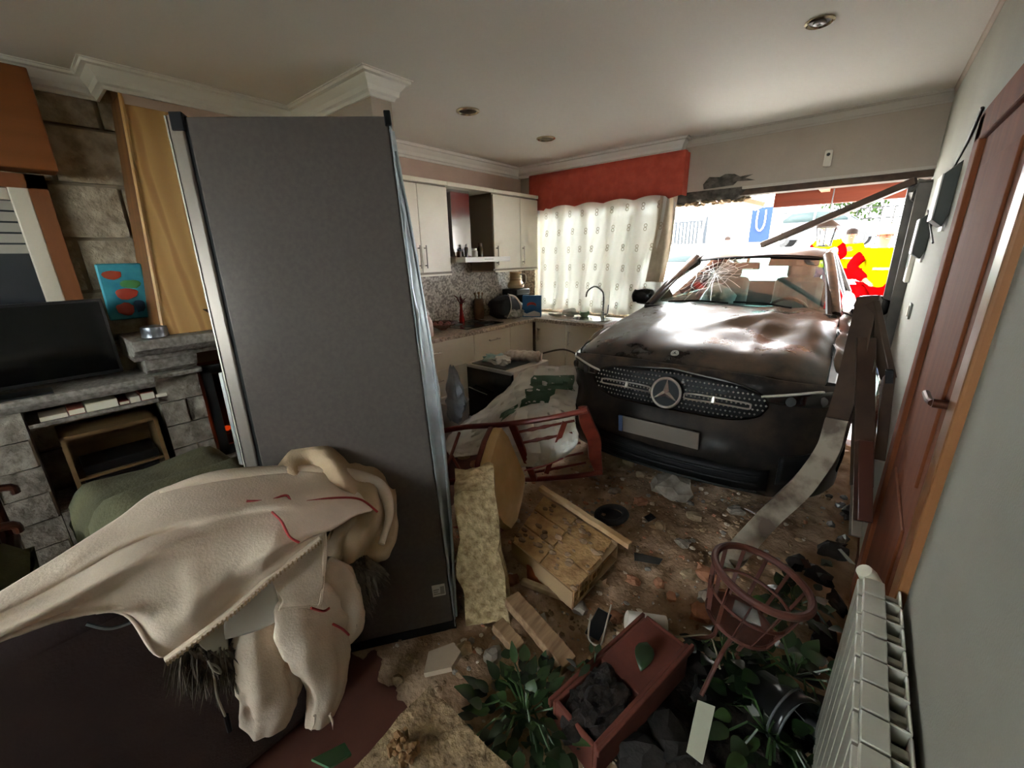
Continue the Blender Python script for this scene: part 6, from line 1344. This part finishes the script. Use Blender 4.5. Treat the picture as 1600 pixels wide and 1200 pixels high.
for us, vs_ in (((.33, .62), (.55, .80)), ((.16, .34), (.62, .97)), ((.5, .7), (.42, .52))):
    rows = []
    for i in range(9):
        u = us[0] + (us[1] - us[0]) * i / 8; rows.append([shp(u, vs_[0] + (vs_[1] - vs_[0]) * j / 8 + .02 * math.sin(u * 20)) + V(0, -.006, .003) for j in range(9)])
    MB().grid(rows).build('print', M_gp, sheet, smooth=35)
MB().tube(curve([at(770, 712, y=1.88), at(778, 690, y=1.92), at(790, 665, y=2.0)], 5), .014, 6, flat=.3).build('red_edge', mat('red_print', (150, 54, 48), rough=.6), t); MB().tube(curve([at(820, 735, y=1.84), at(850, 728, y=1.86), at(880, 716, y=1.9)], 5), .012, 6, flat=.3).build('red_edge', mat('red_print', (150, 54, 48)), t)
tag(MB().tube(curve([at(848, 552, y=3.0), at(880, 546, y=3.1), at(905, 556, y=3.1), at(915, 568, y=3.0)], 6), .008, 8).build('rubber_hose', mat('hose_grey', (100, 92, 84), rough=.6)), 'grey rubber hose arching behind the oven', 'hose')
# ================================================================ OUTSIDE
def gz(y): return 0 if y < 5.5 else min(.42, .42 * (y - 5.5) / 6.5) if y < 16 else .42
b = MB(); ys = [4.58, 5.5, 7, 8.5, 10, 12, 14, 16, 19.2]
b.grid([[V(x, y, gz(y) - .02) for x in (-30, -10, -4, 0, 4, 10, 30)] for y in ys]); struct(b.build('ground_street', mat('pale_concrete', (208, 204, 196), (192, 188, 180), rough=.95, scale=2), smooth=60))
b = MB().bb((-30, 19.2, 0), (-3.9, 19.5, 2.6)).bb((-3.9, 19.2, 0), (30, 19.5, 1.75)).bb((-30, 19.5, 1.55), (30, 45, 1.75)); struct(b.build('wall_retaining', mat('white_render', (226, 224, 218), (210, 208, 202), rough=.95, scale=1), smooth=0))
struct(MB().bb((-30, -30, -.25), (30, 4.5, -.12)).build('ground_garden', mat('garden_soil', (120, 116, 100), rough=1), smooth=0))
# porch : soffit, fascia beams
M_soff = mat('cream_soffit', (150, 112, 88), rough=.9); M_beam = wood('redwood_beam', (96, 44, 28), (78, 34, 21), rough=.9, axis='x')
t = thing('porch_roof', 'timber porch roof with reddish beams outside the hole', 'porch roof', (.5, 6, 2.25))
MB().bb((-1.75, 4.58, 2.31), (3.5, 6.2, 2.35)).build('soffit', M_soff, t, smooth=0)
MB().bb((-1.0, 6.1, 2.14), (3.5, 6.2, 2.31)).build('fascia_beam', M_beam, t, smooth=0)
MB().beam((-1.6, 4.6, 2.27), (-1.55, 6.2, 2.27), .12, .08).build('side_beam', M_beam, t, smooth=0)
for x in (-.55, .6, 1.8): MB().bb((x, 4.6, 2.26), (x + .08, 6.1, 2.31)).build('rafter', M_soff, t, smooth=0)
MB().box((-1.3, 5.9, 2.21), (.42, .5, .05), rotm(0, 16, 20)).build('broken_board', mat('split_board', (176, 150, 126), rough=.9), t, smooth=0)
for x in (1.05, 3.3): MB().bb((x, 6.1, .1), (x + .14, 6.2, 2.15)).build('post', mat('porch_post', (88, 92, 98), rough=.6), t, smooth=0)
MB().bb((-1.75, 4.58, 2.35), (3.5, 6.25, 2.41)).build('roof_deck', M_beam, t, smooth=0)
MB().bb((-1.2, 7.2, 3.3), (4.0, 13.2, 3.36)).build('added_shade_roof', M_beam, t, smooth=0)  # unseen roof on posts, added only to shade the people outside
for y in (7.3, 13.1): MB().bb((3.8, y - .06, .1), (3.92, y + .06, 3.3)).build('shade_roof_post', mat('porch_post', (88, 92, 98), rough=.6), t, smooth=0)
MB().bb((-1.2, 13.1, 3.2), (4.0, 13.2, 3.3)).bb((-1.2, 7.2, 3.2), (4.0, 7.3, 3.3)).build('shade_roof_beam', M_beam, t, smooth=0)
q = at(1303, 300, y=5.7); t = thing('lantern', 'black lantern hanging under the porch roof', 'lantern', (q.x, 5.7, 1.9))
c = V(q.x, 5.7, -.11)
MB().lathe([(.06, 2.42), (.06, 2.405), (.01, 2.39)], 18, c=c).cyl(c + V(0, 0, 2.05), c + V(0, 0, 2.41), .006, n=6).build('chain', M_black, t)
MB().lathe([(.012, 2.08), (.03, 2.06), (.12, 1.99), (.125, 1.975), (.1, 1.975)], 8, c=c).build('cap', mat('lantern_grey', (52, 44, 38), rough=.5), t)
for k in range(4): a = k * math.pi / 2; MB().cyl(c + V(.085 * math.cos(a), .085 * math.sin(a), 1.975), c + V(.06 * math.cos(a), .06 * math.sin(a), 1.80), .006, n=6).build('bar', M_black, t)
MB().lathe([(.075, 1.80), (.07, 1.79), (.001, 1.785)], 8, c=c).build('base', M_black, t); MB().lathe([(.055, 1.80), (.078, 1.97)], 8, c=c).build('glass', glass_mat('lantern_glass', (230, 232, 226), .1), t)
# parked white car and silver car
def far_car(loc, rz, m, label, name='parked_car'):
    t = thing(name, label, 'car', loc, world=False, rz=rz)
    prof = [(-2.1, .35), (-2.15, .6), (-2.05, .82), (-1.2, .95), (-.55, 1.38), (.2, 1.46), (1.1, 1.40), (1.75, 1.0), (2.1, .95), (2.15, .5), (2.1, .3)]
    def sec(w, k): return [V(p[0] * (1 if abs(p[0]) < 2 else k), w * (1 - .16 * max(0, (p[1] - .95) / .5)), p[1]) for p in curve([V(a, 0, z) for a, z in prof], 4) for p in [(p.x, p.z)]]
    b = MB(); rows = [sec(w, k) for w, k in ((-.86, .93), (-.82, .97), (-.5, 1), (0, 1.01), (.5, 1), (.82, .97), (.86, .93))]; b.grid(rows); o0 = len(rows[0]); b.f.append(tuple(range(o0))); b.f.append(tuple(range(len(b.v) - o0, len(b.v)))); b.build('body', m, t, smooth=50)
    M_g = mat('far_car_glass', (14, 24, 24), rough=.4, spec=.1)
    MB().add([V(-1.17, -.66, .98), V(-1.17, .66, .98), V(-.58, .58, 1.375), V(-.58, -.58, 1.375)], [(0, 1, 2, 3)]).build('windscreen', M_g, t, solid=.03)
    MB().add([V(1.72, -.66, 1.03), V(1.72, .66, 1.03), V(1.15, .58, 1.39), V(1.15, -.58, 1.39)], [(0, 1, 2, 3)]).build('rear_window', M_g, t, solid=.03)
    for s in (-1, 1):
        MB().add([V(-.98, s * .853, 1.0), V(.2, s * .857, 1.0), V(.2, s * .745, 1.38), V(-.5, s * .75, 1.33)], [(0, 1, 2, 3)]).build('side_window', M_g, t, solid=.02); MB().add([V(.28, s * .857, 1.0), V(1.45, s * .853, 1.0), V(1.05, s * .75, 1.34), V(.28, s * .745, 1.38)], [(0, 1, 2, 3)]).build('side_window', M_g, t, solid=.02)
        MB().rock((-2.04, s * .6, .72), (.07, .2, .075), 2, .05, 1).build('headlamp', mat('far_lamp', (120, 124, 128), rough=.15), t)
        MB().box((-.95, s * .97, 1.0), (.1, .16, .11)).build('door_mirror', m, t, bevel=.02)
        for x in (-1.3, 1.3): MB().lathe([(.17, -.1), (.3, -.1), (.32, 0), (.3, .1), (.17, .1)], 24, rotm(90, 0, 0), (x, s * .78, .32)).build('tyre', mat('far_tyre', (12, 12, 12), rough=.9), t); MB().lathe([(.18, 0), (.17, .02), (.001, .03)], 18, rotm(90 * -s, 0, 0), (x, s * .88, .32)).build('hubcap', mat('far_hub', (60, 62, 64), rough=.8), t)
    MB().bb((-2.16, -.35, .40), (-2.1, .35, .55)).build('lower_grille', M_black, t); MB().bb((-2.17, -.26, .58), (-2.15, .26, .68)).build('number_plate', MATS['sensor_white'], t)
    return t
far_car((-4.25, 13.4, gz(13.4)), R_(97), mat('white_car_paint', (232, 234, 234), rough=.25), 'white hatchback parked outside behind the curtain edge')
far_car((-1.75, 22.6, 1.75), R_(176), mat('silver_car_paint', (58, 64, 76), rough=.5), 'silver car parked on the upper road beyond the wall')
# gate of vertical bars, beam, blue sign, pole, railing, helmeted onlooker
t = thing('metal_gate', 'pale metal gate of upright bars beside the white building', 'gate', (-6, 16.8, .42))
M_gate = mat('gate_white', (26, 29, 32), rough=.9, spec=.1)
for k in range(26): MB().cyl((-8.2 + .13 * k, 16.8, .45), (-8.2 + .13 * k, 16.8, 2.75), .03, n=6).build('bar', M_gate, t)
for z in (.6, 1.7, 2.7): MB().bb((-8.25, 16.78, z), (-4.9, 16.82, z + .05)).build('rail', M_gate, t, smooth=0)
for x in (-8.3, -4.85): MB().bb((x, 16.75, .42), (x + .1, 16.85, 2.85)).build('post', M_gate, t, smooth=0)
t = thing('white_building', 'white rendered building with a projecting canopy across the street', 'building', (-5, 18, .42))
MB().bb((-4.8, 17.45, .42), (-2.75, 19.15, 3.4)).build('wall', mat('building_white', (236, 236, 232), rough=.9), t, smooth=0); MB().bb((-9.5, 16.9, 2.95), (-4.2, 18.6, 3.1)).build('canopy', mat('canopy_grey', (50, 47, 46), rough=.8), t, smooth=0)
MB().bb((-14, 19.0, 2.6), (-4.8, 19.15, 6)).build('upper_wall', mat('building_white', (236, 236, 232)), t, smooth=0)
t = thing('blue_sign', 'tall blue sign with a white arch on the white building', 'sign', (-3.2, 17.44, 1.9)); q0 = at(1176, 325, y=17.4); q1 = at(1200, 378, y=17.4)
MB().bb((q0.x, 17.4, q1.z), (q1.x, 17.449, q0.z)).build('panel', mat('sign_blue', (14, 26, 64), rough=.9, spec=.1), t, smooth=0); xm = (q0.x + q1.x) / 2; zm = (q0.z + q1.z) / 2
MB().tube(curve([V(xm - .12, 17.38, q0.z - .1), V(xm - .12, 17.38, zm), V(xm, 17.38, zm - .2), V(xm + .12, 17.38, zm), V(xm + .12, 17.38, q0.z - .1)], 6), .05, 6, flat=.4).build('arch', M_white, t)
tag(MB().cyl(V(-4.95, 16.2, .42), V(-4.65, 16.2, 3.0), .05, .045, n=10).build('wooden_pole', mat('pole_brown', (36, 28, 22), rough=.9)), 'leaning brown pole behind the white hatchback', 'pole')
t = thing('street_railing', 'dark metal railing along the upper road', 'railing', (0, 25, 1.75))
for k in range(30): MB().cyl((-5 + .42 * k, 25.4, 1.75), (-5 + .42 * k, 25.4, 3.4 + .2 * (k % 3 == 0)), .03, n=6).build('baluster', mat('railing_grey', (20, 20, 19), rough=.9, spec=.1), t)
for z in (2.3, 2.9, 3.35): MB().bb((-5.1, 25.37, z), (7.6, 25.43, z + .06)).build('rail', MATS['railing_grey'], t, smooth=0)
# trees beyond the road
for k, (x, y, h, lb) in enumerate(((2.4, 28.5, 3.6, 'loose green tree beyond the railing behind the firefighters'), (-1.2, 31, 3.2, 'pale green tree beyond the railing above the silver car'), (6.0, 31, 4.0, 'broad green tree beyond the railing on the far slope'))):
    t = thing('tree', lb, 'tree', (x, y, 1.75)); MB().tube([V(x, y, 1.75), V(x + .1, y, 3.2), V(x, y, 4.2)], [.12, .09, .05], 8).build('trunk', mat('bark', (110, 92, 74), rough=1), t)
    b = MB(); rr_ = random.Random(k)
    for q in range(900):
        d = V(rr_.gauss(0, 1), rr_.gauss(0, 1), rr_.gauss(0, .8)).normalized() * rr_.random() ** .4 * 1.5; leaf(b, V(x, y, 1.75 + h * .75) + d, (rr_.uniform(-1, 1), rr_.uniform(-1, 1), rr_.uniform(-.6, .4)), .24, .08)
    o = b.build('foliage', mat('tree_green', (24, 38, 10), (14, 24, 6), spec=.05, rough=.9, scale=3), t, smooth=180); o['kind'] = 'stuff'
# ---------------------------------------------------------------- people
def skin_mesh(name, joints, bones, m, parent, sub=2):
    me = bpy.data.meshes.new(name); idx = {k: i for i, k in enumerate(joints)}
    me.from_pydata([joints[k][0] for k in joints], [(idx[a], idx[c_]) for a, c_ in bones], []); o = bpy.data.objects.new(name, me); COL.objects.link(o)
    md = o.modifiers.new('skin', 'SKIN'); md.use_smooth_shade = True
    for k in joints: v = me.skin_vertices[0].data[idx[k]]; r = joints[k][1]; v.radius = r if isinstance(r, tuple) else (r, r)
    me.skin_vertices[0].data[0].use_root = True
    s = o.modifiers.new('sub', 'SUBSURF'); s.levels = s.render_levels = sub
    dg = bpy.context.evaluated_depsgraph_get(); nm = bpy.data.meshes.new_from_object(o.evaluated_get(dg)); o.modifiers.clear(); o.data = nm; nm.materials.clear(); nm.materials.append(m); nm.shade_smooth(); o.parent = parent; return o
M_skin = mat('skin', (104, 62, 46), rough=.8, spec=.1)
def person(loc, rz, label, top, top2, legs, helmet, arms, hair=(50, 36, 28), sc=1.0, lean=0, bottom=None):
    t = thing('person', label, 'person', loc, world=False, rz=rz); t.scale = (sc, sc, sc); L_ = lean
    (le, lw), (re, rw) = arms
    J_ = {'pelvis': (V(0, 0, .95), .125), 'belly': (V(0, L_ * .3, 1.10), .125), 'chest': (V(0, L_ * .7, 1.32), (.155, .115)), 'neck': (V(0, L_, 1.48), .055), 'jaw': (V(0, L_ - .01, 1.57), .07), 'head': (V(0, L_, 1.66), .088), 'crown': (V(0, L_, 1.74), .06)}
    Bn = [('pelvis', 'belly'), ('belly', 'chest'), ('chest', 'neck'), ('neck', 'jaw'), ('jaw', 'head'), ('head', 'crown')]
    for s, n, e, w in ((-1, 'l', le, lw), (1, 'r', re, rw)):
        J_[n + 'sh'] = (V(s * .19, L_ * .9, 1.41), .06); J_[n + 'el'] = (Vector(e), .045); J_[n + 'wr'] = (Vector(w), .032); d = (Vector(w) - Vector(e)).normalized(); J_[n + 'pm'] = (Vector(w) + d * .07, (.035, .018)); s_ = d.cross(V(0, 0, 1)); s_ = s_.normalized() if s_.length > .01 else V(1, 0, 0)
        Bn += [('chest', n + 'sh'), (n + 'sh', n + 'el'), (n + 'el', n + 'wr'), (n + 'wr', n + 'pm')]
        for k in range(4): J_[n + 'f%d' % k] = (Vector(w) + d * (.15 - .012 * abs(k - 1.4)) + s_ * (k - 1.5) * .022, .009); Bn.append((n + 'pm', n + 'f%d' % k))
        J_[n + 'th'] = (Vector(w) + d * .09 + s_ * .06 * s, .01); Bn.append((n + 'pm', n + 'th'))
        J_[n + 'hip'] = (V(s * .1, 0, .88), .1); J_[n + 'kn'] = (V(s * .12, -.03, .5), .065); J_[n + 'an'] = (V(s * .13, .02, .09), .045); J_[n + 'to'] = (V(s * .15, -.14, .04), .04); Bn += [('pelvis', n + 'hip'), (n + 'hip', n + 'kn'), (n + 'kn', n + 'an'), (n + 'an', n + 'to')]
    body = skin_mesh('body', J_, Bn, M_skin, t)
    up = lambda ks, dr: {k: (J_[k][0], (J_[k][1][0] + dr, J_[k][1][1] + dr) if isinstance(J_[k][1], tuple) else J_[k][1] + dr) for k in ks}
    jj = up(['belly', 'pelvis', 'chest', 'neck', 'lsh', 'rsh', 'lel', 'rel', 'lwr', 'rwr'], .028); jj['neck'] = (J_['neck'][0] - V(0, 0, .03), .075); jj['pelvis'] = (V(0, 0, .88), .16)
    jk = skin_mesh('jacket', jj, [('pelvis', 'belly'), ('belly', 'chest'), ('chest', 'neck'), ('chest', 'lsh'), ('lsh', 'lel'), ('lel', 'lwr'), ('chest', 'rsh'), ('rsh', 'rel'), ('rel', 'rwr')], top, t)
    MB().tube([V(0, L_ * .45, 1.16), V(0, L_ * .4, 1.19)], [.172, .172], 18, flat=.85).build('reflective_band', mat('reflective_silver', (110, 112, 110), rough=.9, spec=.1), jk)
    if top2 is not None:
        sj = {k: (jj[k][0], (jj[k][1] if not isinstance(jj[k][1], tuple) else jj[k][1][0]) + .006) for k in ('lsh', 'lel', 'lwr')}; skin_mesh('sleeve', sj, [('lsh', 'lel'), ('lel', 'lwr')], top2, jk); sj = {k: (jj[k][0], jj[k][1] + .006) for k in ('rsh', 'rel', 'rwr')}; skin_mesh('sleeve', sj, [('rsh', 'rel'), ('rel', 'rwr')], top2, jk)
    tr = up(['pelvis', 'lhip', 'rhip', 'lkn', 'rkn', 'lan', 'ran'], .022); skin_mesh('trousers', tr, [('pelvis', 'lhip'), ('lhip', 'lkn'), ('lkn', 'lan'), ('pelvis', 'rhip'), ('rhip', 'rkn'), ('rkn', 'ran')], legs, t)
    for s in (-1, 1): MB().tube([V(s * .13, .05, .02), V(s * .13, .03, .12), V(s * .13, .02, .24)], [.06, .06, .062], 12).tube([V(s * .13, .03, .05), V(s * .145, -.16, .045)], [.055, .045], 10).build('boot', M_black, t, smooth=60)
    c = V(0, L_, 1.66)
    if helmet is not None: h = MB().lathe([(.125, -.01), (.128, .02), (.12, .07), (.09, .115), (.04, .138), (.001, .142)], 20, c=c).build('helmet', helmet, t, smooth=60); MB().lathe([(.15, -.012), (.15, -.004), (.12, .0)], 20, c=c, sy=1.1).build('brim', helmet, h)
    else: MB().lathe([(.096, .0), (.1, .04), (.085, .09), (.04, .115), (.001, .12)], 18, c=c + V(0, .012, -.005)).build('hair', mat('hair_dark', (22, 15, 11), rough=.9, spec=.1), t, smooth=60)
    for s in (-1, 1): MB().rock(c + V(s * .032, -.083, -.01), (.012, .006, .008), 1, 0).build('eye', mat('eye_dark', (30, 24, 22), rough=.3), body); MB().rock(c + V(s * .09, .01, -.02), (.012, .022, .032), 1, 0).build('ear', M_skin, body)
    MB().rock(c + V(0, -.092, -.035), (.013, .02, .022), 1, 0).build('nose', M_skin, body); MB().rock(c + V(0, -.08, -.072), (.026, .01, .007), 1, 0).build('mouth', mat('lips', (150, 84, 76), rough=.6), body)
M_hv = mat('hi_vis_yellow', (122, 104, 1), (96, 80, 1), spec=0, rough=1, scale=6); M_fr = mat('fire_red', (86, 1, 2), (66, 1, 1), spec=0, rough=1, scale=6); M_nv = mat('navy_cloth', (14, 18, 36), rough=1, spec=0)
g1 = gz(8.3)
person((at(1381, 380, y=8.3).x, 8.3, at(1381, 349, y=8.3).z - 1.80), R_(20), 'firefighter in yellow vest with red sleeves, pale helmet, beside the car', M_hv, M_fr, M_fr, mat('helmet_cream', (120, 108, 60), rough=.8, spec=.1), (((-.34, .0, 1.20), (-.2, -.2, 1.02)), ((.34, .0, 1.2), (.22, -.2, 1.05))))
person((at(1328, 380, y=11.6).x, 11.6, at(1328, 356, y=11.6).z - 1.78), R_(8), 'bareheaded person in a bright yellow jacket standing between two firefighters', M_hv, None, M_nv, None, (((-.28, .02, 1.14), (-.26, -.1, .92)), ((.28, .02, 1.14), (.26, -.1, .92))))
person((at(1294, 380, y=11.2).x, 11.2, at(1294, 348, y=11.2).z - 1.80), R_(-12), 'firefighter with red helmet and red and yellow jacket looking down', M_hv, M_fr, M_nv, mat('helmet_red', (70, 4, 10), rough=.8, spec=.1), (((-.32, -.04, 1.16), (-.12, -.24, 1.05)), ((.32, -.04, 1.16), (.12, -.24, 1.05))), lean=-.03)
person((at(1136, 380, y=16.2).x, 16.2, at(1136, 369, y=16.2).z - 1.78), R_(0), 'person in a white coat seen over the car roof by the white building', mat('white_coat', (120, 122, 126), rough=.8), None, M_nv, None, (((-.26, .02, 1.14), (-.24, -.06, .9)), ((.26, .02, 1.14), (.24, -.06, .9))))
# rescue kit : red trolley with silver stripe and striped barrier beside the firefighter
t = thing('rescue_trolley', 'red rescue trolley with white stripe standing behind the firefighter', 'trolley', (.1, 9.6, gz(9.6)))
g2 = gz(9.6); MB().bb((-.45, 9.4, g2 + .25), (.75, 9.9, g2 + 1.05)).build('box', M_fr, t, bevel=.02); MB().bb((-.46, 9.39, g2 + .80), (.76, 9.91, g2 + .88)).build('stripe', M_white, t)
for x in (-.3, .6): MB().lathe([(.1, -.05), (.25, -.05), (.25, .05), (.1, .05)], 20, rotm(0, 90, 0), (x, 9.4, g2 + .25)).build('wheel', M_black, t)
t = thing('equipment_bag', 'grey and blue equipment bag on the ground by the jamb', 'bag', (.42, 7.0, gz(7.0)))
MB().rock((.42, 7.0, gz(7) + .16), (.22, .16, .17), 3, .2, 4, boxy=.5).build('bag', mat('bag_grey_blue', (50, 58, 74), (26, 36, 60), rough=.9, scale=6), t, smooth=50); MB().tube(curve([V(.28, 6.9, .28), V(.42, 6.86, .42), V(.56, 6.9, .28)], 6), .015, 6).build('strap', M_white, t)
for i_, x in enumerate((.46, .58)): tag(MB().cyl(V(x, 7.9, gz(7.9)), V(x + .02, 7.9, 2.26), .035, n=10).build('drain_pipe', mat('pipe_grey', (30, 36, 44), rough=.8, spec=.1)), 'slim grey pipe standing beside the porch edge, %s' % ('next to the firefighter' if i_ == 0 else 'next to the jamb'), 'pipe')
for o in bpy.data.objects:
    for k in ('_w', '_o'):
        if k in o: del o[k]
